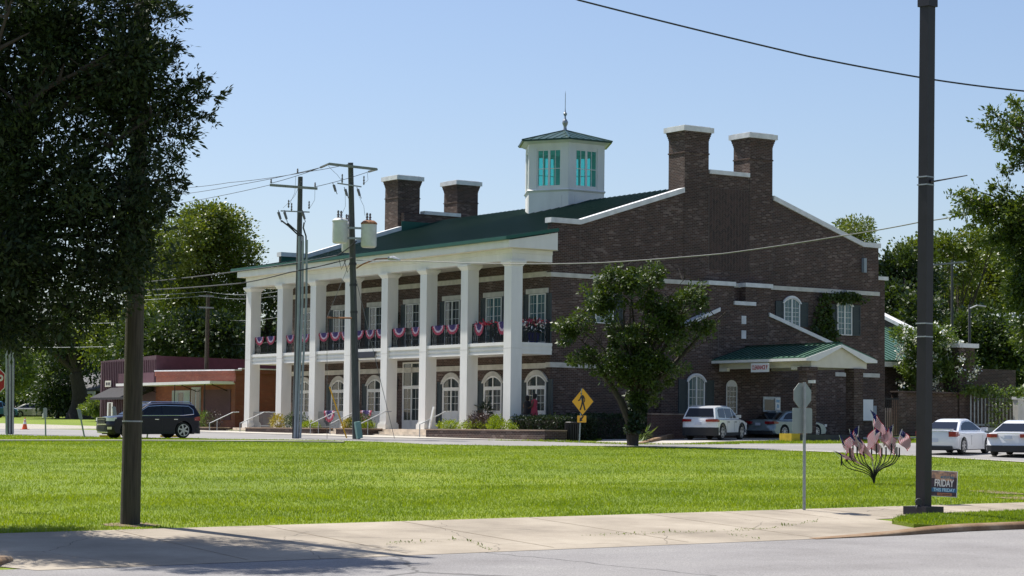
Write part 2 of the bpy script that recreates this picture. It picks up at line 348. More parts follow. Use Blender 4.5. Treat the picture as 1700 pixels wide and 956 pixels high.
def text_obj(txt, name, size, mat, parent, origin, right, up, sx=1.0, depth=.004, world=True, bold=False):
    me = text_mesh(txt, size, depth, sx, bold); r = Vector(right).normalized(); u = Vector(up).normalized(); n = r.cross(u)
    off = Vector(rootloc(parent)) if world else Vector((0, 0, 0)); o0 = Vector(origin)-off
    for v in me.vertices: v.co = o0+r*v.co.x+u*v.co.y+n*v.co.z
    me.materials.clear(); me.materials.append(mat)
    o = bpy.data.objects.new(name, me); COL.objects.link(o); o.parent = parent
    return o
def npmesh(name, V, Fq, mat, parent=None, rnd=None, nper=4):
    """fast mesh from numpy: V (n,3), faces of nper verts"""
    me = bpy.data.meshes.new(name); nf = len(Fq)
    off = np.array(rootloc(parent)) if parent is not None else np.zeros(3)
    me.vertices.add(len(V)); me.vertices.foreach_set('co', (V-off).astype(np.float32).ravel())
    me.loops.add(nf*nper); me.loops.foreach_set('vertex_index', Fq.astype(np.int32).ravel())
    me.polygons.add(nf); me.polygons.foreach_set('loop_start', np.arange(0, nf*nper, nper, dtype=np.int32))
    me.update(calc_edges=True)
    if rnd is not None:
        a = me.attributes.new('rnd', 'FLOAT', 'FACE'); a.data.foreach_set('value', rnd.astype(np.float32))
    me.materials.append(mat)
    o = bpy.data.objects.new(name, me); COL.objects.link(o)
    if parent is not None: o.parent = parent
    return o
def leaves(P, size, aspect, rng, name, mat, parent, dirs=None, up=.4, szvar=.35):
    """one four-sided pointed leaf per point"""
    n = len(P)
    d = rng.normal(size=(n, 3)) if dirs is None else dirs+rng.normal(size=(n, 3))*.6
    d /= np.linalg.norm(d, axis=1)[:, None]+1e-9
    nn = rng.normal(size=(n, 3)); nn[:, 2] += up*2
    s = np.cross(d, nn); s /= np.linalg.norm(s, axis=1)[:, None]+1e-9
    L = size*(1+szvar*rng.normal(size=n)).clip(.4, 2)
    W = L*aspect
    up_ = np.cross(s, d)
    V = np.empty((n, 4, 3)); V[:, 0] = P; V[:, 1] = P+d*(L*.5)[:, None]+s*(W*.5)[:, None]+up_*(L*.06)[:, None]
    V[:, 2] = P+d*L[:, None]; V[:, 3] = P+d*(L*.5)[:, None]-s*(W*.5)[:, None]+up_*(L*.06)[:, None]
    F = np.arange(n*4).reshape(n, 4)
    return npmesh(name, V.reshape(-1, 3), F, mat, parent, rng.random(n))
def in_blobs(blobs, k, rng, shell=.5):
    """k points in ellipsoids (cx,cy,cz,rx,ry,rz), more near the surface"""
    vol = np.array([b[3]*b[4]*b[5] for b in blobs])**(2/3.); idx = rng.choice(len(blobs), k, p=vol/vol.sum())
    B = np.array(blobs)[idx]; d = rng.normal(size=(k, 3)); d /= np.linalg.norm(d, axis=1)[:, None]
    r = (shell+(1-shell)*rng.random(k))[:, None]
    return B[:, :3]+d*r*B[:, 3:6], d
# ------------------------------------------------------------------ terrain and paving
def sheet(name, poly, mat, off=0.0, thick=0, kind='structure', zf=None):
    bm = bmesh.new(); vs = [bm.verts.new((x, y, 0)) for x, y in poly]; bm.faces.new(vs)
    for yb in BPX:
        bmesh.ops.bisect_plane(bm, geom=bm.verts[:]+bm.edges[:]+bm.faces[:], plane_co=(0, yb, 0), plane_no=(0, 1, 0))
    bmesh.ops.triangulate(bm, faces=bm.faces[:])
    for v in bm.verts: v.co.z = (zf or zt)(v.co.x, v.co.y)+off
    bmesh.ops.recalc_face_normals(bm, faces=bm.faces[:])
    for f in bm.faces:
        if f.normal.z < 0: f.normal_flip()
    if thick:
        r = bmesh.ops.extrude_face_region(bm, geom=bm.faces[:])
        for g in r['geom']:
            if isinstance(g, bmesh.types.BMVert): g.co.z -= thick
        bmesh.ops.recalc_face_normals(bm, faces=bm.faces[:])
    me = bpy.data.meshes.new(name); bm.to_mesh(me); bm.free(); me.materials.append(mat)
    o = bpy.data.objects.new(name, me); COL.objects.link(o)
    if kind: o['kind'] = kind
    return o
# lawn / ground: one sheet to the horizon
sheet('ground', [(-900, -300), (1500, -300), (1500, 1150), (-900, 1150)], M['soilgrass'], 0)
# front street (south) runs along X; its edge is at y=35
sheet('front_road', [(-300, 15), (400, 15), (400, 35.3), (-300, 35.3)], M['asphalt'], .008)
# driveway apron, sidewalk, verge and kerb
def zs(x, y): return zt(x, y)
sheet('sidewalk', [(-300, 38.4), (12.9, 38.4), (13.4, 36.6), (14.2, 35.0), (31.5, 35.0), (33.8, 35.1), (35.0, 35.25), (36.0, 35.42), (36.0, 38.3), (400, 38.3), (400, 41), (-300, 41)], M['concrete'], .014)
VERGE = [(37.6, 38.28), (36.4, 37.9), (35.5, 37.2), (35.3, 36.3), (36.0, 35.62), (400, 35.62), (400, 38.28)]
sheet('grass_verge', VERGE, M['soilgrass'], .10, thick=.12)
VERGE2 = [(-300, 35.62), (12.9, 35.62), (13.6, 36.2), (13.5, 37.2), (12.5, 38.2), (-300, 38.28)]
sheet('grass_verge', VERGE2, M['soilgrass'], .10, thick=.12)
def kerb(name, pts, wd=.35):
    mb = MB(); n = len(pts); prof = [(-.16, -.12), (-.16, .06), (-.12, .11), (-.02, .135), (.16, .135), (.16, -.12)]
    for i, (x, y, hs) in enumerate(pts):
        a = pts[max(i-1, 0)]; b = pts[min(i+1, n-1)]; d = Vector((b[0]-a[0], b[1]-a[1])).normalized(); nrm = Vector((-d.y, d.x))
        for (u, h) in prof: mb.v.append((x+nrm.x*u, y+nrm.y*u, zt(x, y)+max(h*hs, -.12)+.012))
    k = len(prof)
    for i in range(n-1):
        for j in range(k-1): mb.f.append((i*k+j, (i+1)*k+j, (i+1)*k+j+1, i*k+j+1)); mb.m.append(0)
    mb.f.append(tuple(range(k))); mb.m.append(0); mb.f.append(tuple((n-1)*k+j for j in range(k))[::-1]); mb.m.append(0)
    return struct(mb.build(name, M['kerb'], smooth=True, angle=50))
kerb('kerb', [(31.2, 35.08, .05), (32.5, 35.12, .3), (33.8, 35.2, .6), (35.0, 35.35, .95), (36, 35.45, 1.05)]+[(40+8*i, 35.45, 1.05) for i in range(30)])
kerb('kerb', [(-100, 35.4, 1), (-20, 35.4, 1), (8, 35.4, 1), (12.6, 35.4, 1), (13.6, 35.7, .9), (14.2, 36.5, .7), (13.9, 37.5, .4)])
# sidewalk joints (real shallow grooves filled dark) on the right stretch
mb = MB()
for i in range(26):
    x = 33.6+i*1.55
    mb.box(x, x+.022, 38.6, 40.98, zt(x, 39.8)-.1, zt(x, 39.8)+.034)
for i in range(6):
    x = 16.0+i*3.1
    if x < 31: mb.box(x, x+.02, 35.3, 40.9, 0, .001)
jv = []
for v in mb.v: jv.append(v)
mbj = MB()
for x, ya, yb in [(33.6+i*1.55, 38.6, 40.98) for i in range(26)]+[(18.2+i*3.3, 35.3, 40.95) for i in range(5)]:
    mbj.quad((x, ya, zt(x, ya)+.018), (x+.022, ya, zt(x, ya)+.018), (x+.022, yb, zt(x, yb)+.018), (x, yb, zt(x, yb)+.018))
struct(mbj.build('sidewalk_joint', M['dirt']))
# far street beyond the lawn (asphalt), wraps the park on two sides
lawn_edge = [(63.6, 41), (63.4, 59.2), (63.3, 65.4), (62.9, 71.0), (61.2, 74.9), (59.4, 78.4), (57.0, 79.6), (54.0, 80.3), (51.6, 83.0), (51.2, 91.5), (47.0, 100.2), (44.0, 108), (41.5, 118)]
road2 = lawn_edge + [(30, 150), (30, 175), (52, 175), (52.5, 140), (57.8, 122.5), (57.8, 94.0), (60, 86.5), (64.3, 81.5), (71.5, 79.6), (120, 79.6), (320, 80), (320, 41.0), (90, 41.0)]
sheet('park_road', road2, M['asphalt2'], .008)
# kerb along the park road and pale gutter
def strip(name, pts, wd, mat, off=.02):
    mb = MB()
    for i in range(len(pts)):
        a = pts[max(i-1, 0)]; b = pts[min(i+1, len(pts)-1)]; d = Vector((b[0]-a[0], b[1]-a[1])).normalized(); n = Vector((-d.y, d.x))
        x, y = pts[i]
        mb.v.append((x-n.x*wd/2, y-n.y*wd/2, zt(x-n.x*wd/2, y-n.y*wd/2)+off)); mb.v.append((x+n.x*wd/2, y+n.y*wd/2, zt(x+n.x*wd/2, y+n.y*wd/2)+off))
    for i in range(len(pts)-1): mb.f.append((2*i, 2*i+2, 2*i+3, 2*i+1)); mb.m.append(0)
    return struct(mb.build(name, mat))
strip('gutter', lawn_edge[:7], .45, M['concrete2'], .03)
strip('road_marking', [(62.2+.55*i, 77.6-.02*i) for i in range(14)], .14, M['mark'], .016)
strip('road_marking', [(66.5+.6*i, 75.0) for i in range(10)], .14, M['mark'], .016)
# pavement before the porch, drive-through lane, gravel path
sheet('porch_pavement', [(57.8, 94), (57.8, 123.0), (60.6, 123.0), (60.6, 85.2), (60, 86.5)], M['concrete2'], .05, thick=.2)
sheet('drive_lane', [(63.2, 81.4), (66, 82.2), (68.0, 83.5), (70.5, 84.5), (120, 86.4), (120, 91.2), (66.2, 90.4), (64.2, 87.2), (61.8, 84.6), (62.2, 82.6)], M['concrete2'], .012)
sheet('gravel_path', [(28, 95.5), (36.4, 94.0), (41.3, 92.2), (46.4, 88.6), (48.8, 85.6), (49.2, 86.2), (47.0, 89.9), (41.6, 93.4), (36.6, 95.2), (28, 96.8)], M['gravel'], .07, thick=.08)
sheet('gravel_lot', [(28, 131), (60, 134), (64, 146), (64, 200), (28, 200)], M['gravel'], .012)
# ------------------------------------------------------------------ main building
Xb, Yb, Xe, Yf = 64.23, 91.85, 86.62, 121.0
ZF = .20; XF = 61.69
B = thing('brick_building', 'two-storey dark brick building with white portico columns, green metal roof and roof cupola', 'building', (Xb, Yb, -.3))
def Bp(mb, name, mat, parent=None, **k): return mb.build(name, mat, parent or B, **k)
# walls ------------------------------------------------------
mb = MB(); mb.box(Xb, Xb+.35, Yb+.35, Yf-.35, -.6, 9.95); Bp(mb, 'wall', M['brick'])
gable = [(Xb, -.8), (Xe, -.8), (Xe, 10.67), (85.46, 10.67), (78.84, 12.85), (78.6, 12.93), (78.6, 13.95), (72.93, 13.95), (72.93, 12.91), (72.73, 12.85), (65.99, 10.69), (Xb, 10.69)]
mb = MB(); mb.prism(gable, 'y', Yb, Yb+.35); Bp(mb, 'gable_wall', M['brick'])
gf = MB(); gf.prism(gable, 'y', Yf-.35, Yf); farg = Bp(gf, 'gable_wall', M['brick'])
mb = MB(); mb.box(Xe-.35, Xe, Yb+.35, Yf-.35, -.8, 10.3); Bp(mb, 'wall', M['brick'])
# green cladding on the inner face of the far gable parapet
mb = MB(); mb.prism([(Xb-.05, 9.9), (85.4, 9.9), (85.4, 10.64), (78.84, 12.83), (78.84, 13.4), (72.73, 13.4), (72.73, 12.83), (66, 10.66), (Xb-.05, 10.66)], 'y', Yf-.38, Yf-.352); Bp(mb, 'parapet_cladding', M['greentrim'])
def coping(pts, y0, y1, t=.26, o=.1, mat='capstone', parent=None):
    mb = MB(); pl = [(x, z) for x, z in pts]+[(x, z+t) for x, z in pts[::-1]]
    mb.prism(pl, 'y', y0-o, y1+o); return Bp(mb, 'coping', M[mat], parent)
for (ya, yb_) in ((Yb, Yb+.35), (Yf-.35, Yf)):
    coping([(Xb-.1, 10.69), (65.99, 10.69), (72.70, 12.8)], ya, yb_)
    coping([(78.87, 12.8), (85.46, 10.64), (Xe+.1, 10.64)], ya, yb_)
    coping([(74.40, 13.93), (77.16, 13.93)], ya, yb_, t=.22)
# chimneys
def chimney(x0, x1, y0, y1, zb, zt_, parent=None, nm='chimney'):
    mb = MB(); mb.box(x0, x1, y0, y1, zb, zt_-.5)
    for i, e in enumerate((.02, .045, .075, .10)):
        mb.box(x0-e, x1+e, y0-e, y1+e, zt_-.5+i*.1+.001*i, zt_-.5+(i+1)*.1+.001*i)
    mb.box(x0-.035, x1+.035, y0-.035, y1+.035, zt_-1.25, zt_-1.18)
    c = Bp(mb, nm, M['brick'], parent)
    cp = MB(); cp.box(x0-.2, x1+.2, y0-.2, y1+.2, zt_-.096, zt_+.17); cp.box(x0-.05, x1+.05, y0-.05, y1+.05, zt_+.17, zt_+.22)
    Bp(cp, 'chimney_cap', M['capstone'], c); return c
for y0, y1 in ((Yb-.02, Yb+1.35), (Yf+.1, Yf+1.7)):
    chimney(72.73, 74.36, y0, y1, 8.4 if y0 < 100 else 9, 16.18); chimney(77.20, 78.80, y0, y1, 8.4 if y0 < 100 else 9, 16.18)
# herringbone panel between the near chimneys
mb = MB(); mb.box(74.42, 77.14, Yb-.012, Yb-.001, 8.85, 13.2); Bp(mb, 'herringbone_panel', M['herring'])
mb = MB()
for x in (74.38, 77.16): mb.box(x, x+.012, Yb-.01, Yb-.002, 8.4, 13.3)
for x in (78.85, ): mb.box(x, x+.012, Yb-.01, Yb-.002, 8.4, 12.9)
mb.box(85.44, 85.452, Yb-.01, Yb-.002, 8.4, 10.6); mb.box(66.0, 66.012, Yb-.01, Yb-.002, 8.4, 10.6)
Bp(mb, 'expansion_joint', M['jointm'])
# belt courses
mb = MB(); mb.box(Xb-.06, Xe+.05, Yb-.06, Yb-.001, 7.95, 8.17); mb.box(Xb-.06, Xb-.001, Yb-.001, Yb+.35, 7.95, 8.17)
mb.box(Xb-.05, Xb-.001, Yb+.351, Yf-.4, 7.98, 8.24); Bp(mb, 'belt_course', M['stone'])
mb = MB(); mb.box(82.96, Xe+.05, Yb-.06, Yb-.001, 3.38, 3.6); Bp(mb, 'belt_course', M['stone'])
mb = MB(); mb.box(Xb-.06, 70.9, Yb-.06, Yb-.001, 3.38, 3.63); mb.box(Xb-.06, Xb-.001, Yb-.001, Yb+.35, 3.38, 3.63)
mb.box(Xb-.05, Xb-.001, Yb+.351, Yf-.4, 3.33, 3.6); Bp(mb, 'belt_course', M['stone'])
# scupper / downspout block on the gable
mb = MB(); mb.box(85.35, 85.55, Yb-.2, Yb-.001, 9.2, 10.0); Bp(mb, 'gutter_outlet', M['conduit'])
# roof ------------------------------------------------------
rl = [(61.15, 9.74), (66.0, 10.66), (75.75, 13.62), (85.4, 10.7), (86.9, 10.3)]
mb = MB(); th = .12
mb.prism(rl+[(x, z-th) for x, z in rl[::-1]], 'y', Yb+.36, Yf-.38)
mb.prism([(61.15, 9.74), (64.2, 10.32), (64.2, 10.2), (61.15, 9.62)], 'y', Yb-.72, Yb+.355)
mb.prism([(61.15, 9.74), (64.2, 10.32), (64.2, 10.2), (61.15, 9.62)], 'y', Yf-.38, Yf+.0)
roof = Bp(mb, 'roof', M['roof'])
mb = MB(); y = Yb-.7
while y < Yf-.45:
    segs = rl[:3] if y > Yb+.4 else [(61.15, 9.74), (64.15, 10.31)]
    for (x0, z0), (x1, z1) in zip(segs[:-1], segs[1:]):
        mb.prism([(x0, z0), (x1, z1), (x1, z1+.045), (x0, z0+.045)], 'y', y, y+.035)
    y += .47
Bp(mb, 'roof_seams', M['roof'], roof)
mb = MB(); mb.box(60.98, 61.16, Yb-.76, Yf+.05, 9.6, 9.77); mb.prism([(61.0, 9.6), (64.12, 10.17), (64.12, 10.34), (61.0, 9.77)], 'y', Yb-.79, Yb-.725)
Bp(mb, 'gutter', M['greentrim'], roof)
# entablature -----------------------------------------------
EY0, EY1 = Yb-.2, 120.35
mb = MB()
mb.box(XF+.02, XF+.6, EY0, EY1, 8.64, 9.0); mb.box(XF-.02, XF+.6, EY0-.03, EY1, 9.003, 9.22)
mb.box(XF+.6, Xb-.08, EY0, EY0+.55, 8.64, 9.0); mb.box(XF+.6, Xb-.08, EY0-.03, EY0+.55, 9.003, 9.22)
mb.box(XF+.6, Xb-.002, EY1-.55, EY1, 8.64, 9.22)
Bp(mb, 'frieze', M['white'])
mb = MB(); mb.box(61.2, 61.3, Yb-.68, EY1+.25, 9.24, 9.6); mb.prism([(61.3, 9.24), (64.14, 9.24), (64.14, 10.12), (61.3, 9.6)], 'y', Yb-.68, Yb-.6)
mb.box(61.19, 61.28, Yb-.69, EY1+.26, 9.225, 9.238)
Bp(mb, 'fascia', M['white'])
mb = MB(); mb.box(61.3, Xb, Yb-.6, EY1+.2, 9.223, 9.25); mb.box(XF+.6, Xb, EY0+.56, EY1-.56, 8.70, 8.74)
Bp(mb, 'soffit', M['ceil'])
# balcony ---------------------------------------------------
mb = MB(); mb.box(XF+.16, Xb-.002, Yb-.12, EY1, 4.0, 4.52)
mb.box(XF+.06, XF+.158, Yb-.16, EY1+.02, 4.42, 4.58); mb.box(XF+.11, XF+.158, Yb-.14, EY1+.01, 4.2, 4.3); mb.box(XF+.12, XF+.158, Yb-.15, EY1+.01, 3.98, 4.1)
mb.box(XF+.16, Xb-.002, Yb-.16, Yb-.122, 4.42, 4.58); mb.box(XF+.16, Xb-.002, Yb-.15, Yb-.122, 4.2, 4.3)
Bp(mb, 'balcony', M['white'])
# columns ---------------------------------------------------
CY = [120.3-4.0*i for i in range(8)]
for i, y1 in enumerate(CY):
    y0 = y1-.66; x0 = XF; x1 = XF+.66
    mb = MB(); mb.box(x0, x1, y0, y1, ZF, 8.42); c = Bp(mb, 'column', M['white'])
    cb = MB(); cb.box(x0-.09, x1+.09, y0-.09, y1+.09, ZF, ZF+.26); cb.box(x0-.05, x1+.05, y0-.05, y1+.05, ZF+.26, ZF+.34); Bp(cb, 'column_base', M['white'], c)
    cc = MB(); k = len(cc.v)
    cc.add([(x0-.01, y0-.01, 8.36), (x1+.01, y0-.01, 8.36), (x1+.01, y1+.01, 8.36), (x0-.01, y1+.01, 8.36), (x0-.14, y0-.14, 8.54), (x1+.14, y0-.14, 8.54), (x1+.14, y1+.14, 8.54), (x0-.14, y1+.14, 8.54)],
           [(0, 3, 2, 1), (4, 5, 6, 7), (0, 1, 5, 4), (1, 2, 6, 5), (2, 3, 7, 6), (3, 0, 4, 7)])
    cc.box(x0-.14, x1+.14, y0-.14, y1+.14, 8.541, 8.637); Bp(cc, 'capital', M['white'], c)
    cj = MB(); cj.box(x0-.003, x1+.003, y0-.003, y1+.003, 4.26, 4.275); Bp(cj, 'column_joint', M['stone'], c)
# porch floor and steps
mb = MB(); mb.box(61.3, Xb, Yb-.1, 121.0, -.6, ZF); Bp(mb, 'porch_floor', M['step'])
# railings ---------------------------------------------------
def railing(ya, yb_, x, z0, h, nm='railing', along='y'):
    mb = MB()
    P = (lambda a, z: (x, a, z)) if along == 'y' else (lambda a, z: (a, x, z))
    def bar(a0, a1, za, zb_, t=.02):
        if along == 'y': mb.box(x-t, x+t, a0, a1, za, zb_)
        else: mb.box(a0, a1, x-t, x+t, za, zb_)
    bar(ya, yb_, z0+h-.04, z0+h); bar(ya, yb_, z0+.08, z0+.11); bar(ya, yb_, z0+h-.16, z0+h-.135, .01)
    n = max(2, int((yb_-ya)/.085)); 
    for i in range(n+1):
        a = ya+(yb_-ya)*i/n; bend = .03 if i % 2 else -.03
        mb.tube([P(a, z0+.1), P(a+bend, z0+.3), P(a-bend*.4, z0+.5), P(a+bend, z0+.72), P(a, z0+h-.02)], .014, 4, cap=False)
    for a in (ya+.02, yb_-.02, (ya+yb_)/2): bar(a-.02, a+.02, z0, z0+h)
    return Bp(mb, nm, M['iron'])
for i in range(7): railing(CY[i+1]+.02, CY[i]-.68, XF+.3, 4.58, 1.02)
railing(XF+.68, Xb-.02, Yb+.0, 4.58, 1.02, along='x')
# lower iron railing in the side-door bays
for i in (1, 3, 6): 
    pass
# doors and windows -----------------------------------------
def arcpts(ya, yb_, zs_, rise, n=10):
    w_ = (yb_-ya)/2; R = (w_*w_+rise*rise)/(2*rise); cy = (ya+yb_)/2; cz = zs_+rise-R; a0 = math.asin(w_/R)
    return [(cy+R*math.sin(-a0+2*a0*i/n), cz+R*math.cos(-a0+2*a0*i/n)) for i in range(n+1)]
def opening(kind, c, w_, z0, z1, axis, plane, rise=.35, leafs=2, glassmat='glass', rows=4, cols=2, panel=0., shutters=True, transom=None, sw=.42, trim='stone', lintel=True, name='door', sgn=-1, shut=None):
    """door or window on a wall; axis 'x' = wall facing -X (runs along Y), 'y' = wall facing -Y (runs along X)"""
    a0, a1 = c-w_/2, c+w_/2
    def pr(mb, poly, d0, d1): mb.prism(poly, axis, plane-d0, plane-d1)
    root = MB()
    out = [(a0, z0), (a1, z0)]+([(a1, z1-rise)]+arcpts(a0, a1, z1-rise, rise)[::-1][1:-1]+[(a0, z1-rise)] if rise else [(a1, z1), (a0, z1)])
    g = MB(); pr(g, out, .001, .022)
    # frame: outer ring built from boxes / arch band
    fr = MB(); t = .085 if kind == 'door' else .05; m1 = .06 if kind == 'door' else .03
    def bx(p0, p1, q0, q1, d0=.023, d1=.06): pr(fr, [(p0, q0), (p1, q0), (p1, q1), (p0, q1)], d0, d1)
    zt_ = z1-rise if rise else z1
    bx(a0, a0+t, z0, zt_); bx(a1-t, a1, z0, zt_); bx(a0+t, a1-t, z0, z0+t*(1.0 if kind == 'window' else 1.3))
    if rise:
        o_ = arcpts(a0, a1, z1-rise, rise); i_ = arcpts(a0+t, a1-t, z1-rise, max(rise-t, .05))
        pr(fr, o_+i_[::-1], .023, .06)
    else: bx(a0+t, a1-t, z1-t, z1)
    ztop = zt_ if transom is None else transom
    if transom is not None: bx(a0+t, a1-t, transom-.08, transom+.1)
    # leaves
    lw = (a1-a0-2*t)/leafs
    for k in range(leafs):
        p0 = a0+t+k*lw; p1 = p0+lw
        if leafs > 1 or kind == 'door':
            bx(p0, p0+m1, z0+t, ztop-.06, .023, .05); bx(p1-m1, p1, z0+t, ztop-.06, .0231, .05)
        if panel: 
            bx(p0+.06, p1-.06, z0+t, z0+panel, .023, .042); bx(p0+.14, p1-.14, z0+t+.12, z0+panel-.1, .042, .05)
        zz0 = z0+max(panel, t); zz1 = (z1-t if (rise and transom is None) else ztop-.06)
        for r in range(1, rows):
            zz = zz0+(zt_-zz0 if transom is None else ztop-zz0)*r/rows; bx(p0+m1, p1-m1, zz-.01, zz+.01, .023, .032)
        for q in range(1, cols):
            pp = p0+(p1-p0)*q/cols; bx(pp-.009, pp+.009, zz0, zz1-.02, .0231, .0325)
    if transom is not None:
        bx((a0+a1)/2-.04, (a0+a1)/2+.04, transom+.1, z1-t, .023, .05)
    if leafs == 2: bx((a0+a1)/2-.045, (a0+a1)/2+.045, z0+t, ztop if transom is not None else z1-t*.7, .0235, .058)
    f = Bp(fr, name, M['white']); 
    Bp(g, 'glass', M[glassmat], f)
    # trim over the opening
    if trim:
        tm = MB()
        if rise:
            hd_ = .24 if kind == 'door' else .13; o_ = arcpts(a0-hd_*.8, a1+hd_*.8, z1-rise-.0, rise+hd_); i_ = arcpts(a0-.01, a1+.01, z1-rise-.0, rise+.01)
            pr(tm, o_+i_[::-1], .001, .09)
        else: pr(tm, [(a0-.22, z1+.02), (a1+.22, z1+.02), (a1+.22, z1+.27), (a0-.22, z1+.27)], .001, .09)
        Bp(tm, 'window_head' if kind == 'window' else 'door_head', M[trim], f)
    if shutters:
        for s_ in (-1, 1):
            p = c+s_*(w_/2+.06+sw/2); sh = MB(); q0, q1 = p-sw/2, p+sw/2
            zsh = zt_+ (rise*.35 if rise else 0)
            for (u0, u1, v0, v1, dd) in ((q0, q0+.06, z0, zsh, .06), (q1-.06, q1, z0, zsh, .06), (q0+.06, q1-.06, z0, z0+.08, .058), (q0+.06, q1-.06, zsh-.08, zsh, .058), (q0+.06, q1-.06, (z0+zsh)/2-.05, (z0+zsh)/2+.05, .058), (q0+.06, q1-.06, z0+.08, zsh-.08, .03)):
                pr(sh, [(u0, v0), (u1, v0), (u1, v1), (u0, v1)], .001, dd)
            zz = z0+.14
            while zz < zsh-.14:
                pr(sh, [(q0+.06, zz), (q1-.06, zz), (q1-.06, zz+.03), (q0+.06, zz+.03)], .03, .05); zz += .09
            Bp(sh, 'shutter', M['shutter'], f)
    return f
DY = [93.0, 97.0, 101.05, 109.12, 113.27, 117.4]
for y in DY:
    opening('door', y, 1.72, ZF, 3.02, 'x', Xb, rise=.38, panel=1.0, rows=3, cols=2, transom=2.36, sw=.5)
    opening('window', y, 1.5, 4.62, 7.12, 'x', Xb, rise=0, rows=5, cols=2, sw=.42, glassmat='blind' if y < 100 else 'glass', name='balcony_door')
opening('window', 117.4+4.0, .6, 4.62, 7.12, 'x', Xb, rise=0, rows=5, cols=1, leafs=1, shutters=False) if False else None
opening('door', 105.13, 1.9, ZF, 3.9, 'x', Xb, rise=0, panel=.5, rows=3, cols=2, transom=2.5, shutters=False, trim=None, name='entrance_door')
opening('window', 105.13, 1.5, 4.62, 7.12, 'x', Xb, rise=0, rows=5, cols=2, name='balcony_door')
# wall lantern boxes by the entrance
for y, z in ((106.7, 2.5), (106.7, 6.2), (102.9, 2.5)):
    mb = MB(); mb.box(Xb-.25, Xb-.06, y-.1, y+.1, z, z+.4); mb.box(Xb-.28, Xb-.03, y-.13, y+.13, z+.4, z+.45); mb.box(Xb-.1, Xb-.001, y-.05, y+.05, z-.1, z+.5); Bp(mb, 'wall_lantern', M['iron'])
# side wall windows
YA = 91.35
opening('window', 80.2, 1.16, 6.02, 7.55, 'y', Yb, rise=.3, rows=5, cols=2, glassmat='blind', sw=.52, trim='capstone')
opening('window', 84.05, 1.1, 5.66, 7.55, 'y', Yb, rise=.3, rows=5, cols=2, glassmat='blind', sw=.55, trim='capstone')
opening('window', 67.55, 1.16, 5.7, 7.45, 'y', Yb, rise=.3, rows=5, cols=2, glassmat='blind', sw=.52, trim='capstone')
# side bay (lower brick mass in front of the gable) ----------
bay = [(70.9, -.8), (82.95, -.8), (82.95, 4.95), (78.31, 6.45), (78.31, 7.97), (76.54, 7.97), (76.54, 6.98), (75.75, 6.98), (75.75, 7.97), (74.03, 7.97), (74.03, 6.3), (70.9, 5.05)]
mb = MB(); mb.prism(bay, 'y', YA, Yb-.002); Bp(mb, 'side_bay', M['brick'])
def cop2(pts, t=.2): mb = MB(); mb.prism(list(pts)+[(x, z+t) for x, z in list(pts)[::-1]], 'y', YA-.1, Yb-.004); return Bp(mb, 'coping', M['capstone'])
cop2([(70.75, 5.0), (74.0, 6.3), (74.75, 6.6)]); cop2([(78.15, 6.45), (82.95, 4.95)], .2); cop2([(73.95, 7.97), (75.8, 7.97)], .22); cop2([(76.46, 7.97), (78.38, 7.97)], .22); cop2([(75.72, 6.98), (77.2, 6.98)], .2)
for z in (5.98, 5.2): mb = MB(); mb.box(76.25, 76.55, YA-.05, YA-.001, z, z+.44); Bp(mb, 'stone_block', M['capstone'])
mb = MB()
mb.box(74.68, 74.692, YA-.01, YA-.001, 3.9, 6.2); mb.box(78.13, 78.142, YA-.01, YA-.001, 4.2, 6.4)
Bp(mb, 'expansion_joint', M['jointm'])
opening('window', 73.2, 1.12, 1.15, 3.15, 'y', YA, rise=.32, rows=4, cols=2, glassmat='blind', sw=.56, trim='capstone')
opening('window', 75.58, .74, 1.2, 2.98, 'y', YA, rise=.3, rows=5, cols=3, leafs=1, shutters=False, trim=None)
mb = MB(); mb.prism([(75.24, 2.64)]+[(75.92, 2.64)]+arcpts(75.24, 75.92, 2.64, .3)[::-1], 'y', YA-.03, YA-.07); Bp(mb, 'arch_panel', M['capstone'])
# teller window and deal drawer
mb = MB(); mb.box(77.75, 78.95, YA-.06, YA-.001, 1.35, 2.15); tw = Bp(mb, 'teller_window', M['galv'])
mb = MB(); mb.box(77.85, 78.5, YA-.075, YA-.061, 1.42, 2.0); Bp(mb, 'glass', M['glass'], tw)
mb = MB(); mb.box(78.55, 78.9, YA-.12, YA-.061, 1.45, 2.08); Bp(mb, 'teller_machine', M['signwhite'], tw)
mb = MB(); mb.box(78.6, 78.85, YA-.125, YA-.121, 1.85, 2.0); mb.box(78.66, 78.8, YA-.125, YA-.121, 1.55, 1.75); Bp(mb, 'machine_screen', M['carblue'], tw)
# utility cabinet on the wall + meter
mb = MB(); mb.box(84.75, 86.0, Yb-.25, Yb-.001, .95, 2.15); ub = Bp(mb, 'utility_cabinet', M['galv']); mb = MB(); mb.box(84.78, 85.97, Yb-.262, Yb-.251, .98, 2.12); Bp(mb, 'cabinet_door', M['signwhite'], ub)
mb = MB(); mb.box(86.05, 86.3, Yb-.2, Yb-.001, 1.2, 1.8); Bp(mb, 'meter_box', M['conduit'])
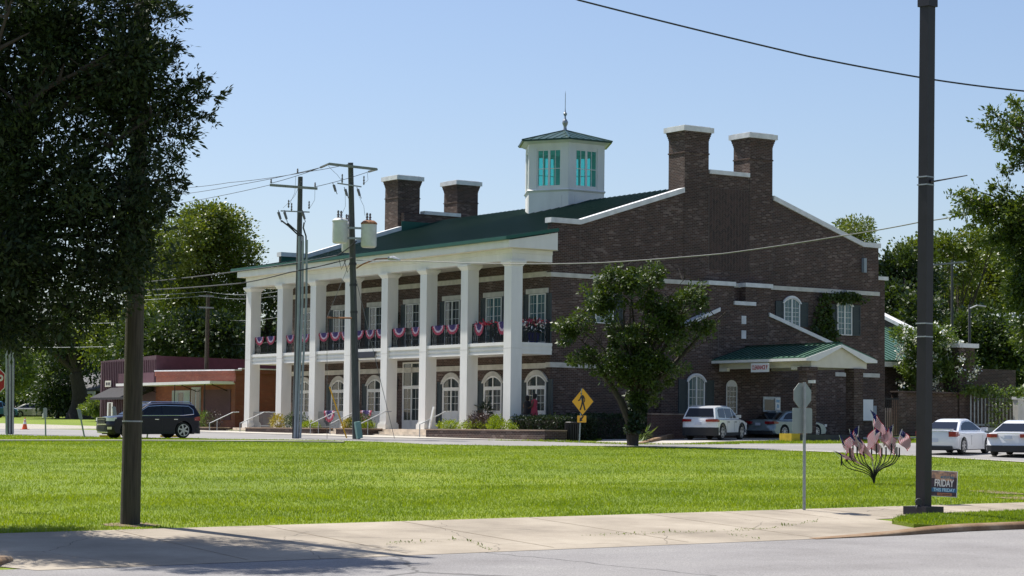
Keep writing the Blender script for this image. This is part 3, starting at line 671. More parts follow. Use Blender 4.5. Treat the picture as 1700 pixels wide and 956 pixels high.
# drive-through canopy --------------------------------------
CX0, CX1, CXm, CYn = 74.25, 79.0, 76.62, 84.0
mb = MB(); rz, ez = 4.76, 4.02
mb.prism([(CX0, ez), (CXm, rz), (CX1, ez), (CX1, ez-.06), (CXm, rz-.06), (CX0, ez-.06)], 'y', CYn-.05, YA-.002); can = Bp(mb, 'canopy_roof', M['roofpale'])
mb = MB(); y = CYn
while y < YA-.1:
    for xa, xb_ in ((CX0, CXm), (CX1, CXm)): mb.prism([(xa, ez+.001), (xb_, rz+.001), (xb_, rz+.046), (xa, ez+.046)], 'y', y, y+.035)
    y += .42
mb.box(CXm-.08, CXm+.08, CYn-.06, YA-.01, rz+.02, rz+.07); Bp(mb, 'canopy_seams', M['roof'], can)
mb = MB(); mb.box(CX0-.03, CX0+.09, CYn-.06, YA-.01, ez-.2, ez-.062); mb.box(CX1-.09, CX1+.03, CYn-.06, YA-.01, ez-.2, ez-.062)
for s_, xa in ((1, CX0-.03), (-1, CX1+.03)):
    mb.prism([(xa, ez-.2), (xa+s_*.75, ez-.2), (CXm, rz-.2), (CXm, rz-.065), (xa, ez-.065)], 'y', CYn-.12, CYn-.062)
Bp(mb, 'canopy_fascia', M['white'], can)
mb = MB(); mb.prism([(CX0+.5, ez-.5), (CX1-.5, ez-.5), (CX1-.5, ez-.12), (CXm, rz-.16), (CX0+.5, ez-.12)], 'y', CYn+.1, CYn+.2)
mb.box(CX0+.5, CX0+.65, CYn+.2, YA-.01, ez-.5, ez-.2); mb.box(CX1-.65, CX1-.5, CYn+.2, YA-.01, ez-.5, ez-.2); mb.box(CX0+.1, CX1-.1, CYn+.2, YA-.01, ez-.2, ez-.17)
Bp(mb, 'canopy_gable', M['ceil'], can)
for y in (84.9, 88.0, 90.6): mb = MB(); mb.box(CX0+.3, CX0+.5, y-.12, y+.5, ez-.62, ez-.45); Bp(mb, 'canopy_bracket', M['ceil'], can)
for x0 in (74.42, 77.6):
    mb = MB(); mb.box(x0, x0+.62, CYn+.05, CYn+.67, -.6, ez-.5); mb.box(x0-.05, x0+.67, CYn, CYn+.72, ez-.72, ez-.501); Bp(mb, 'canopy_pier', M['brick'], can)
cs = thing('clearance_sign', 'red lettered white clearance sign hanging from the drive-through canopy eave', 'sign', (CX0-.05, 87.35, ez-.3))
mb = MB(); mb.box(CX0-.1, CX0-.06, 86.65, 88.05, ez-.72, ez-.26); mb.build('sign_board', M['signwhite'], cs)
text_obj("CLEARANCE 9'", 'lettering', .3, M['red'], cs, (CX0-.104, 87.35, ez-.49), (0, -1, 0), (0, 0, 1), sx=.62, bold=True)
# island, kiosk and speaker under canopy
ig = gpt(1307, 733)
isl = thing('island_kerb', 'short raised drive-through island with yellow painted end', 'kerb', (73.0, 84.3, -.45))
mb = MB(); mb.box(ig[0]+.451, ig[0]+4.2, ig[1]-.4, ig[1]+.45, -.7, zt(*ig)+.36); mb.build('island', M['dkgrey'], isl)
mb = MB(); mb.box(ig[0]-.1, ig[0]+.45, ig[1]-.42, ig[1]+.47, -.7, zt(*ig)+.4); mb.build('painted_end', M['yellowpaint'], isl)
ks = thing('speaker_post', 'small white security camera on dark bracket by the canopy pier', 'security camera', (74.1, 83.95, 2.5))
mb = MB(); mb.box(74.5, 74.6, 83.6, 84.05, 2.7, 2.85); mb.build('camera_body', M['signwhite'], ks); mb = MB(); mb.tube([(74.55, 84.04, 2.3), (74.55, 83.9, 2.5), (74.55, 83.85, 2.7)], .05, 6); mb.build('bracket', M['iron'], ks)
# cupola ----------------------------------------------------
cx, cy = 75.72, 107.0; ap = 2.22
def hexp(a, rot=PI/6): 
    R = a/math.cos(PI/6); return [(cx+R*math.cos(2*PI*k/6+rot-PI/6), cy+R*math.sin(2*PI*k/6+rot-PI/6)) for k in range(6)]
def hexf(a):   # flats face +-Y
    R = a/math.cos(PI/6); return [(cx+R*math.cos(PI/3*k), cy+R*math.sin(PI/3*k)) for k in range(6)]
def frust(mb, a0, a1, z0, z1):
    A = hexf(a0); C = hexf(a1); mb.add([(x, y, z0) for x, y in A]+[(x, y, z1) for x, y in C], [tuple(range(6))[::-1], tuple(range(6, 12))]+[(i, (i+1) % 6, (i+1) % 6+6, i+6) for i in range(6)])
mb = MB(); frust(mb, ap, ap, 12.0, 14.12); frust(mb, ap+.03, ap+.09, 14.121, 14.2); frust(mb, ap+.09, ap+.02, 14.2, 14.27)
frust(mb, ap-.0, ap-.0, 16.72, 16.95); frust(mb, ap, ap+.3, 16.951, 17.08)
cup = Bp(mb, 'cupola', M['white'])
H = hexf(ap)
for k in range(6):
    a = Vector(H[k]+(0,)); b = Vector(H[(k+1) % 6]+(0,)); d = (b-a).normalized(); n = Vector((d.y, -d.x, 0)); Lw = (b-a).length
    def bar(mb, u0, u1, z0, z1, t0, t1):
        P = [a+d*u0-n*t0, a+d*u1-n*t0, a+d*u1-n*t1, a+d*u0-n*t1]
        mb.add([(p.x, p.y, z) for z in (z0, z1) for p in P], [(0, 3, 2, 1), (4, 5, 6, 7), (0, 1, 5, 4), (1, 2, 6, 5), (2, 3, 7, 6), (3, 0, 4, 7)])
    pc = MB(); bar(pc, .06, .5, 14.271, 16.72, .0, .16); bar(pc, Lw-.5, Lw-.06, 14.271, 16.72, .0, .16); bar(pc, -.03, .075, 14.271, 16.72, .03, .12); bar(pc, Lw-.075, Lw+.03, 14.271, 16.72, .03, .12)
    bar(pc, .5, Lw-.5, 14.271, 14.4, .02, .14); bar(pc, .5, Lw-.5, 16.6, 16.72, .02, .14)
    bar(pc, .45, Lw-.45, 12.9, 13.9, -.02, .01)
    Bp(pc, 'cupola_post', M['white'], cup)
    wn = MB(); bar(wn, .5, .58, 14.4, 16.6, .05, .11); bar(wn, Lw-.58, Lw-.5, 14.4, 16.6, .05, .11); bar(wn, Lw/2-.07, Lw/2+.07, 14.4, 16.6, .04, .12)
    bar(wn, .58, Lw-.58, 14.4, 14.48, .05, .11); bar(wn, .58, Lw-.58, 16.52, 16.6, .05, .11); bar(wn, .58, Lw-.58, 15.44, 15.48, .06, .1)
    for u in (.58+(Lw/2-.65)/2, Lw-.58-(Lw/2-.65)/2): bar(wn, u-.018, u+.018, 14.48, 16.52, .062, .098)
    Bp(wn, 'cupola_window', M['white'], cup)
    gl = MB(); P = [a+d*.56-n*.08, a+d*(Lw-.56)-n*.08]
    gl.quad((P[0].x, P[0].y, 14.45), (P[1].x, P[1].y, 14.45), (P[1].x, P[1].y, 16.55), (P[0].x, P[0].y, 16.55)); Bp(gl, 'cupola_glass', M['tint'], cup)
mb = MB(); frust(mb, ap+.42, ap+.42, 17.081, 17.16); frust(mb, ap+.44, .02, 17.161, 17.98)
HA = hexf(ap+.44)
for k in range(6):
    a = Vector((HA[k][0], HA[k][1], 17.17)); b = Vector((HA[(k+1) % 6][0], HA[(k+1) % 6][1], 17.17)); top = Vector((cx, cy, 17.99))
    mb.tube([a, top], .05, 5)
    for t in (.18, .34, .5, .66, .82):
        q = a.lerp(b, t); k_ = 1-abs(t-.5)*2; base_mid = a.lerp(b, .5); up = (top-base_mid)*k_
        mb.tube([q, q+up*.97], .025, 4)
Bp(mb, 'cupola_roof', M['roof'], cup)
mb = MB(); mb.lathe([(.16, 17.9), (.1, 18.1), (.09, 18.2), (.16, 18.36), (.18, 18.48), (.12, 18.6), (.05, 18.7), (.05, 18.84), (.11, 18.92), (.11, 19.0), (.04, 19.08), (.02, 19.3), (.018, 20.15), (.002, 20.35)], 10, (cx, cy, 0)); Bp(mb, 'finial', M['galv'], cup, smooth=True)
# rear wing on the right -----------------------------------
wg = MB(); wg.box(Xe+.002, 103, 97.0, 112, -.6, 4.3); Bp(wg, 'wing_wall', M['brick'])
wr = [(96.4, 4.62), (104.5, 7.6), (112.5, 4.62)]
mb = MB(); mb.prism(wr+[(y, z-.1) for y, z in wr[::-1]], 'x', Xe+.004, 97.6); wroof = Bp(mb, 'wing_roof', M['roofpale'])
mb = MB(); x = Xe+.2
while x < 97.5: mb.prism([(96.4, 4.621), (104.5, 7.601), (104.5, 7.646), (96.4, 4.666)], 'x', x, x+.035); x += .42
Bp(mb, 'wing_seams', M['roof'], wroof)
mb = MB(); mb.box(Xe+.004, 97.6, 96.35, 96.5, 4.2, 4.5); Bp(mb, 'wing_fascia', M['white'], wroof)
mb = MB(); mb.prism([(96.2, -.6), (96.2, 5.25), (97.2, 5.25), (104.5, 8.1), (112, 5.2), (112, -.6)], 'x', 97.62, 97.97); Bp(mb, 'wing_gable', M['brick'])
mb = MB(); mb.prism([(96.1, 5.25), (97.2, 5.25), (104.5, 8.1), (112.2, 5.2), (112.2, 5.42), (104.5, 8.32), (97.2, 5.48), (96.1, 5.48)], 'x', 97.5, 98.1); Bp(mb, 'coping', M['capstone'])
mb = MB(); mb.box(Xe-.0+.003, Xe+1.0, 92.4, 94.2, -.6, 8.9-.0); c_ = Bp(mb, 'rear_pier', M['brick']); mb = MB(); mb.box(Xe+.004, Xe+1.15, 92.25, 94.35, 8.901, 9.1); Bp(mb, 'chimney_cap', M['capstone'], c_)
# ivy on the side wall
rng = np.random.default_rng(5)
iv = []
for k in range(2600):
    t = rng.random()
    if t < .72: X = rng.normal(82.5, .75); Z = rng.uniform(4.9, 7.9); 
    else: X = rng.normal(84, .6); Z = rng.normal(7.72, .12)
    wd = .2+1.15*(7.9-Z)/3
    if t < .72 and (abs(X-82.35) > wd or Z < 4.95-(X-82.95)*.3): continue
    iv.append((X, Yb-.03-rng.random()*.2-(.1 if t < .72 else .12), Z))
ivy = thing('ivy', 'dark green ivy climbing the brick wall between the two upper arched windows', 'plant', (82.5, Yb-.1, 4.9))
leaves(np.array(iv), .16, .8, rng, 'ivy_leaves', M['treeleaf'], ivy)
# sign plaque on the balcony band
pq = thing('plaque', 'dark blue-grey lettered plaque on the balcony band beside the wooden pole', 'sign', (XF+.04, 106.6, 4.25))
mb = MB(); mb.box(XF+.02, XF+.055, 105.0+.0, 107.6-.35, 4.08, 4.42); mb.build('plaque_board', pmat('plaque_blue', (.022, .028, .045), .8), pq)
# ------------------------------------------------------------------ steps and planters in front of the porch
def steps(ya, yb_, lab):
    t = thing('porch_steps', lab, 'steps', (60.8, ya, -.35), 'stone steps up to the porch')
    for k in range(3):
        mb = MB(); mb.box(61.3-.34*(k+1), 61.298-.34*k, ya, yb_, -.6, ZF-.14*(k+1)); mb.build('step', M['step'], t)
    return t
steps(116.9, 121.2, 'stone steps at the far left end of the porch')
steps(106.2, 108.6, 'stone steps behind the wooden transformer pole')
steps(96.9, 103.2, 'wide stone steps between the two right brick planters')
def planter(ya, yb_, lab, x0=60.0, x1=61.28):
    t = thing('brick_planter', lab, 'planter', (x0, ya, -.4), 'brick planters along the porch')
    mb = MB(); mb.box(x0, x0+.22, ya, yb_, -.8, .16); mb.box(x0+.22, x1, ya, ya+.22, -.8, .16); mb.box(x0+.22, x1, yb_-.22, yb_, -.8, .16); mb.build('planter_wall', M['brick_red'] if False else M['brick'], t)
    mb = MB(); mb.box(x0-.03, x0+.26, ya-.03, yb_+.03, .161, .22); mb.box(x0+.26, x1, ya-.03, ya+.25, .161, .22); mb.box(x0+.26, x1, yb_-.25, yb_+.03, .161, .22); mb.build('planter_cap', M['brown_cap'], t)
    mb = MB(); mb.box(x0+.221, x1, ya+.221, yb_-.221, -.3, .1); mb.build('planter_soil', M['dirt'], t)
    return t
planter(121.3, 124.6, 'brick planter at the left end of the porch'); planter(108.7, 116.8, 'long brick planter between the left steps and the wooden pole'); planter(103.3, 106.1, 'brick planter just right of the wooden transformer pole')
planter(86.2, 96.8, 'long brick planter right of the wide steps filled with lime shrubs')
def shrub(name, lab, x, y, z, rx, ry, rz, mat, n, leaf=.07, asp=.5, group=None, seed=1, cat='shrub'):
    rg = np.random.default_rng(seed); t = thing(name, lab, cat, (x, y, z), group)
    P, d = in_blobs([(x, y, z+rz*.9, rx, ry, rz)], n, rg, .45)
    P[:, 2] = np.maximum(P[:, 2], z+.02); P += rg.normal(size=P.shape)*rx*.12
    leaves(P, leaf, asp, rg, 'foliage', M[mat], t, dirs=d+np.array([0, 0, .5]))
    mb = MB()
    for k in range(7):
        a = rg.random()*6.3; mb.tube([(x, y, z-.1), (x+rx*.5*math.cos(a), y+ry*.5*math.sin(a), z+rz*1.1)], [.02, .006], 4)
    mb.build('stems', M['barkd'], t); return t
sh = [('low lime-green shrub at left end of the right planter', 95.6, .5, 1.0, .28, 'lime'), ('low lime-green shrub in the middle of the right planter', 93.4, .55, 1.15, .27, 'lime'), ('low lime-green shrub near the right end of the right planter', 90.8, .55, 1.3, .25, 'lime'), ('pale green upright shrub beside the purple shrub', 91.3, .4, .45, .42, 'lime'),
      ('low lime-green shrub left of the wide steps', 103.9, .45, .75, .25, 'lime'), ('low lime-green shrub beside the yellow bush', 110.2, .45, .9, .25, 'lime'), ('round yellow bush between the two utility poles', 114.0, .5, .55, .45, 'yellowshrub'), ('yellow flowering bush right of the wooden pole', 105.9, .35, .4, .33, 'yellowshrub'),
      ('grey-green rounded bush right of the yellow bush', 111.8, .5, 1.3, .52, 'fardark'), ('grey-green spreading bush left of the wide steps', 104.6, .5, 1.3, .5, 'fardark'), ('bright green shrub at left corner of the porch', 123.4, .6, .9, .55, 'midshrub'), ('loose reddish-green bush at the left end of the planter', 122.2, .5, .8, .6, 'purple')]
for i, (lab, y, rx, ry, rz, mt) in enumerate(sh): shrub('shrub', lab, 60.62, y, .12, rx*.9, ry, rz, mt, int(900+1500*ry*rz), .075, .5, 'shrubs in the porch planters', 20+i)
shrub('shrub', 'dark purple-leaved shrub in front of the right-hand column', 60.8, 93.0, .1, .55, .9, .5, 'purple', 2400, .08, .45, 'shrubs in the porch planters', 50)
def hedge(lab, x0, x1, y0, y1, z0, z1, n, seed, mat='hedge'):
    rg = np.random.default_rng(seed); t = thing('hedge', lab, 'hedge', ((x0+x1)/2, (y0+y1)/2, z0), 'clipped dark hedges beside the building')
    P = rg.random((n, 3))*[x1-x0, y1-y0, z1-z0]+[x0, y0, z0]
    f = rg.integers(0, 3, n); P[f == 0, 2] = z1+rg.normal(size=(f == 0).sum())*.05; P[f == 1, 1] = y0+rg.normal(size=(f == 1).sum())*.06; P[f == 2, 0] = x0+rg.normal(size=(f == 2).sum())*.06
    leaves(P, .085, .55, rg, 'foliage', M[mat], t, dirs=np.tile([-.3, -.4, .6], (n, 1)))
    mb = MB(); mb.box(x0+.12, x1-.12, y0+.12, y1-.12, z0-.2, z1-.12); mb.build('inner_branches', M['barkd'], t)
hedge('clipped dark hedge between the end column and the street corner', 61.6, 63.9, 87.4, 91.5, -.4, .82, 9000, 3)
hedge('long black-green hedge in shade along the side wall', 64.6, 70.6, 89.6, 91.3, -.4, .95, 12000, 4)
# handrails -------------------------------------------------
def handrail(y, lab):
    t = thing('handrail', lab, 'handrail', (60.4, y, -.4), 'pale metal handrails on the porch steps')
    mb = MB(); mb.tube([(59.75, y, -.42), (59.75, y, .45), (59.9, y, .5), (61.3, y, 1.12), (61.7, y, 1.14)], .028, 6); mb.build('rail', M['galv'], t)
    mb = MB(); mb.tube([(60.25, y, -.42), (60.25, y, .66)], .024, 6); mb.build('post', M['galv'], t)
for y, l in ((121.0, 'pale metal handrail at the left end of the porch'), (117.0, 'pale metal handrail right of the far left steps'), (108.5, 'pale metal handrail between the two utility poles'), (106.3, 'pale metal handrail just right of the wooden pole'), (103.1, 'pale metal handrail at the left side of the wide steps'), (97.0, 'pale metal handrail at the right side of the wide steps')): handrail(y, l)
lean = thing('leaning_board', 'white narrow board leaning beside the right handrail', 'board', (60.1, 97.4, 0))
mb = MB(); mb.prism([(97.2, -.3), (97.35, -.3), (96.75, 1.35), (96.6, 1.35)], 'x', 60.35, 60.42); mb.build('board', M['signwhite'], lean)
# low porch railing panels (white, with bunting) ------------
def lowfence(ya, yb_, lab):
    t = thing('low_railing', lab, 'railing', (61.9, ya, ZF), 'low railings between the columns')
    mb = MB(); mb.box(61.95, 61.99, ya, yb_, ZF+.9, ZF+.95); mb.box(61.95, 61.99, ya, yb_, ZF+.1, ZF+.14)
    n = int((yb_-ya)/.14)
    for i in range(n+1): a = ya+(yb_-ya)*i/n; mb.box(61.96, 61.98, a-.01, a+.01, ZF, ZF+.93)
    mb.build('rail_panel', M['galv'], t)
lowfence(116.35, 119.6, 'low grey railing between the two left-most columns'); lowfence(104.35, 107.6, 'low grey railing between columns right of the wooden pole'); lowfence(108.35, 111.6, 'low grey railing between columns behind the wooden pole')
# bunting ----------------------------------------------------
def fan(y, z, w_, h, lab, x=XF+.24):
    t = thing('bunting', lab, 'bunting', (x, y, z), 'red white and blue buntings on the railings')
    w_ *= .92+.02*(int(y*7) % 5); bands = [(0, .56, 'buntblue'), (.56, .74, 'buntwhite'), (.74, 1.0, 'buntred')]
    n = 14
    for r0, r1, m in bands:
        mb = MB(); nv = []
        for k in range(n+1):
            a = PI*k/n
            for r in (r0, r1): nv.append((x-.02-.03*(k % 2), y+math.cos(a)*w_/2*r, z-math.sin(a)*h*r))
        mb.add(nv, [(2*k, 2*k+2, 2*k+3, 2*k+1) for k in range(n)])
        # thickness
        nb = [(v[0]+.012, v[1], v[2]) for v in nv]; mb.add(nb, [(2*k, 2*k+1, 2*k+3, 2*k+2) for k in range(n)])
        mb.build({'buntblue': 'blue_band', 'buntwhite': 'white_band', 'buntred': 'red_band'}[m], M[m], t)
bays = ['between the first and second columns from left', 'between the second and third columns from left', 'between the third and fourth columns from left', 'between the fourth and fifth columns from left', 'between the fifth and sixth columns from left', 'between the sixth and seventh columns from left', 'between the two right-most columns']
off = [[(.75, 1.15), (2.2, 1.15)], [(.6, 1.1), (2.4, 1.1)], [(.6, 1.25), (1.95, 1.25), (3.0, .8)], [(.55, 1.15), (1.8, 1.1), (2.9, .9)], [(.9, 1.3), (2.6, .9)], [(.85, 1.35), (2.25, 1.3)], [(.75, .9), (2.9, .9)]]
for i in range(7):
    for j, (o_, w_) in enumerate(off[i]):
        y = CY[i]-.68-o_*3.3/3.34
        fan(y, 5.62, w_, .5 if i != 6 else .66, 'bunting fan %s, upper railing %s' % ((['at left', 'at right'] if len(off[i]) == 2 else ['at left', 'in the middle', 'at right'])[j], bays[i]))
fan(106.1, 1.2, 1.3, .6, 'bunting fan on the low porch railing right of the wooden pole', 61.9); fan(110.2, 1.2, 1.3, .65, 'bunting fan on the low porch railing left of the wooden pole', 61.9)
rg = np.random.default_rng(8)
gar = thing('garland', 'red and white ribbon garland along the railing at the right end of the balcony', 'garland', (62.4, Yb, 5.6))
for nm, m, n in (('red_ribbon', 'buntred', 70), ('white_ribbon', 'flagwhite', 60)):
    P = np.stack([rg.uniform(62.45, 64.1, n), np.full(n, Yb-.05)+rg.normal(size=n)*.04, 5.6+rg.normal(size=n)*.08], 1)
    if m == 'flagwhite': P[:40, 2] -= rg.random(40)*.4
    leaves(P, .16, .45, rg, nm, M[m], gar)
gar2 = thing('garland', 'red ribbon garland between the bunting fans near the right-most column', 'garland', (61.9, 94, 5.6))
P = np.stack([np.full(50, 61.85)+rg.normal(size=50)*.04, rg.uniform(93.2, 95.0, 50), 5.58+rg.normal(size=50)*.05], 1); leaves(P, .15, .45, rg, 'red_ribbon', M['flagred'], gar2)
# balcony plants and porch furniture
pl = thing('potted_plant', 'potted plant on the balcony behind the railing near the right end', 'plant', (62.9, 94.6, 4.58))
mb = MB(); mb.lathe([(.18, 0), (.26, .4), (.28, .42)], 12, (62.9, 94.6, 4.58)); mb.build('pot', M['dkgrey'], pl); P, d = in_blobs([(62.9, 94.6, 5.25, .35, .35, .35)], 260, rg); leaves(P, .2, .25, rg, 'foliage', M['hedge'], pl, dirs=d)
pl = thing('potted_plant', 'large potted plant on the balcony beside the brick corner', 'plant', (63.4, 92.15, 4.58))
mb = MB(); mb.lathe([(.2, 0), (.33, .5), (.35, .52)], 12, (63.5, 92.3, 4.58)); mb.build('pot', M['navy'], pl); P, d = in_blobs([(63.5, 92.3, 5.4, .4, .4, .4)], 300, rg); leaves(P, .2, .25, rg, 'foliage', M['hedge'], pl, dirs=d)
pl = thing('potted_plant', 'dark spiky potted plant on the porch left of the end column', 'plant', (62.6, 94.8, ZF))
mb = MB(); mb.lathe([(.2, 0), (.3, .45), (.32, .48)], 12, (62.6, 95.2, ZF)); mb.build('pot', M['dkgrey'], pl); P, d = in_blobs([(62.6, 95.2, 1.1, .2, .2, .3)], 200, rg); leaves(P, .45, .1, rg, 'foliage', M['hedge'], pl, dirs=d*2)
# people on the porch ---------------------------------------
def skin(name, nodes, edges, mat, parent, sub=1):
    me = bpy.data.meshes.new(name); me.from_pydata([n[0] for n in nodes], edges, []); me.materials.append(mat)
    o = bpy.data.objects.new(name, me); COL.objects.link(o); o.parent = parent
    md = o.modifiers.new('skin', 'SKIN')
    for i, n in enumerate(nodes): me.skin_vertices[0].data[i].radius = (n[1], n[1] if len(n) < 3 else n[2])
    me.skin_vertices[0].data[0].use_root = True; md.use_smooth_shade = True
    s = o.modifiers.new('sub', 'SUBSURF'); s.levels = sub; s.render_levels = 2
    return o
M['skin1'] = pmat('brown_skin', (.1, .05, .03), .6); M['redcloth'] = pmat('red_dress_cloth', (.42, .045, .07), .85); M['darkcloth'] = pmat('dark_cloth', (.02, .018, .02), .9); M['hair'] = pmat('black_hair', (.01, .008, .007), .7)
def person(loc, rz, lab, cloth, h=1.66, armfwd=.25):
    t = thing('person', lab, 'person', loc); t.rotation_euler = (0, 0, rz)
    k = h/1.66
    N = [((0, 0, .93*k), .14, .11), ((0, 0, 1.1*k), .12, .09), ((0, 0, 1.3*k), .15, .10), ((0, 0, 1.42*k), .06), ((0, .01, 1.49*k), .055), ((0, .02, 1.57*k), .085, .095), ((0, .02, 1.65*k), .06),
         ((.17, 0, 1.36*k), .05), ((.24, .06, 1.1*k), .04), ((.16, armfwd, 1.02*k), .03), ((.11, armfwd+.07, 1.02*k), .032), ((-.17, 0, 1.36*k), .05), ((-.24, .06, 1.1*k), .04), ((-.16, armfwd, 1.02*k), .03), ((-.11, armfwd+.07, 1.02*k), .032),
         ((.09, 0, .86*k), .085), ((.1, .01, .48*k), .055), ((.1, 0, .08*k), .04), ((.1, .14, .04*k), .035), ((-.09, 0, .86*k), .085), ((-.1, .01, .48*k), .055), ((-.1, 0, .08*k), .04), ((-.1, .14, .04*k), .035)]
    E = [(0, 1), (1, 2), (2, 3), (3, 4), (4, 5), (5, 6), (2, 7), (7, 8), (8, 9), (9, 10), (2, 11), (11, 12), (12, 13), (13, 14), (0, 15), (15, 16), (16, 17), (17, 18), (0, 19), (19, 20), (20, 21), (21, 22)]
    skin('body', N, E, M['skin1'], t)
    mb = MB(); mb.lathe([(.3, .5*k), (.25, .75*k), (.19, .98*k), (.165, 1.1*k), (.2, 1.3*k), (.19, 1.38*k), (.08, 1.44*k)], 14)
    for v in range(len(mb.v)): x, y, z = mb.v[v]; mb.v[v] = (x, y*.75, z)
    mb.build('dress', cloth, t, smooth=True, world=False)
    mb = MB(); mb.lathe([(.02, 1.42*k), (.09, 1.5*k), (.115, 1.58*k), (.1, 1.67*k), (.02, 1.71*k)], 12, (0, -.015, 0)); mb.build('hair', M['hair'], t, smooth=True, world=False)
    return t
p1 = onX(887, 690, 62.9); person((62.9, float(p1[1]), ZF), math.radians(40), 'dark-haired person in a red dress standing on the porch by the right-most arched door', M['redcloth'], 1.78)
p2 = onX(871, 690, 62.9); person((63.3, float(p2[1])+.35, ZF), math.radians(-60), 'person in dark clothes standing left of the person in red on the porch', M['darkcloth'], 1.7)
tb = thing('porch_table', 'small table with white and red decorated cover on the porch beside the person in red', 'table', (62.6, 92.1, ZF))
mb = MB(); mb.box(62.3, 63.1, 91.78, 92.5, ZF+.72, ZF+.76); mb.build('tabletop', M['signwhite'], tb)
mb = MB()
for k in range(9):
    x = 62.3+.1*k; mb.box(x, x+.05, 91.76, 91.775, ZF+.35, ZF+.72)
for k in range(8): mb.box(62.28, 62.295, 91.8+.09*k, 91.845+.09*k, ZF+.35, ZF+.72)
mb.build('fringe', M['signwhite'], tb)
for (x, y) in ((62.35, 91.83), (63.05, 91.83), (62.35, 92.45), (63.05, 92.45)): mb = MB(); mb.box(x-.02, x+.02, y-.02, y+.02, ZF, ZF+.72); mb.build('leg', M['signwhite'], tb)
# trash receptacle at the corner
x_, y_ = gpt(948, 733); tr = thing('litter_bin', 'dark slatted metal litter bin at the hedge corner near the crossing sign', 'litter bin', (x_+.6, y_+.8, zt(x_, y_)))
mb = MB()
for k in range(16): a = 2*PI*k/16; mb.box(.3*math.cos(a)-.025, .3*math.cos(a)+.025, .3*math.sin(a)-.025, .3*math.sin(a)+.025, .05, .85)
mb.lathe([(.31, .84), (.33, .9), (.29, .93)], 16); mb.lathe([(.31, .02), (.31, .1)], 16); mb.build('bin_cage', M['iron'], tr, world=False); mb = MB(); mb.lathe([(.26, .05), (.27, .8)], 16); mb.build('bin_liner', M['black'], tr, world=False)
# low red brick wing wall beside the drive lane
lw = thing('low_brick_wall', 'low reddish brick wall beside the drive lane behind the white hatchback', 'wall', (71, 88.5, -.3)); a = onY(1081, 725, 89.0); b = onY(1128, 725, 89.0)
mb = MB(); mb.box(a[0], b[0]+.3, 89.0, 89.35, -.6, 1.05); mb.build('wall_body', brickmat('reddish_brick', (.15, .065, .045), (.08, .04, .03), (.2, .16, .13), (.3, .18, .13)), lw); mb = MB(); mb.box(a[0]-.04, b[0]+.34, 88.96, 89.39, 1.051, 1.13); mb.build('wall_cap', M['brown_cap'], lw)
st = thing('lane_kerb', 'low tan concrete kerb running from the tree to the drive lane', 'kerb', (66, 84.5, -.3))
ka = gpt(1062, 737); kb = gpt(1130, 727.5); mb = MB()
n_ = 8
for i in range(n_):
    t0, t1 = i/n_, (i+1)/n_; x0, y0 = ka[0]+(kb[0]-ka[0])*t0, ka[1]+(kb[1]-ka[1])*t0; x1, y1 = ka[0]+(kb[0]-ka[0])*t1, ka[1]+(kb[1]-ka[1])*t1
    d = Vector((x1-x0, y1-y0)).normalized(); nx, ny = -d.y*.12, d.x*.12; za, zb_ = zt(x0, y0), zt(x1, y1); h0, h1 = .05+.3*t0, .05+.3*t1
    mb.add([(x0-nx, y0-ny, za-.1), (x1-nx, y1-ny, zb_-.1), (x1+nx, y1+ny, zb_-.1), (x0+nx, y0+ny, za-.1), (x0-nx, y0-ny, za+h0), (x1-nx, y1-ny, zb_+h1), (x1+nx, y1+ny, zb_+h1), (x0+nx, y0+ny, za+h0)], [(0, 3, 2, 1), (4, 5, 6, 7), (0, 1, 5, 4), (2, 3, 7, 6)]+([(3, 0, 4, 7)] if i == 0 else [])+([(1, 2, 6, 5)] if i == n_-1 else []))
mb.build('kerb_stone', M['kerb'], st)
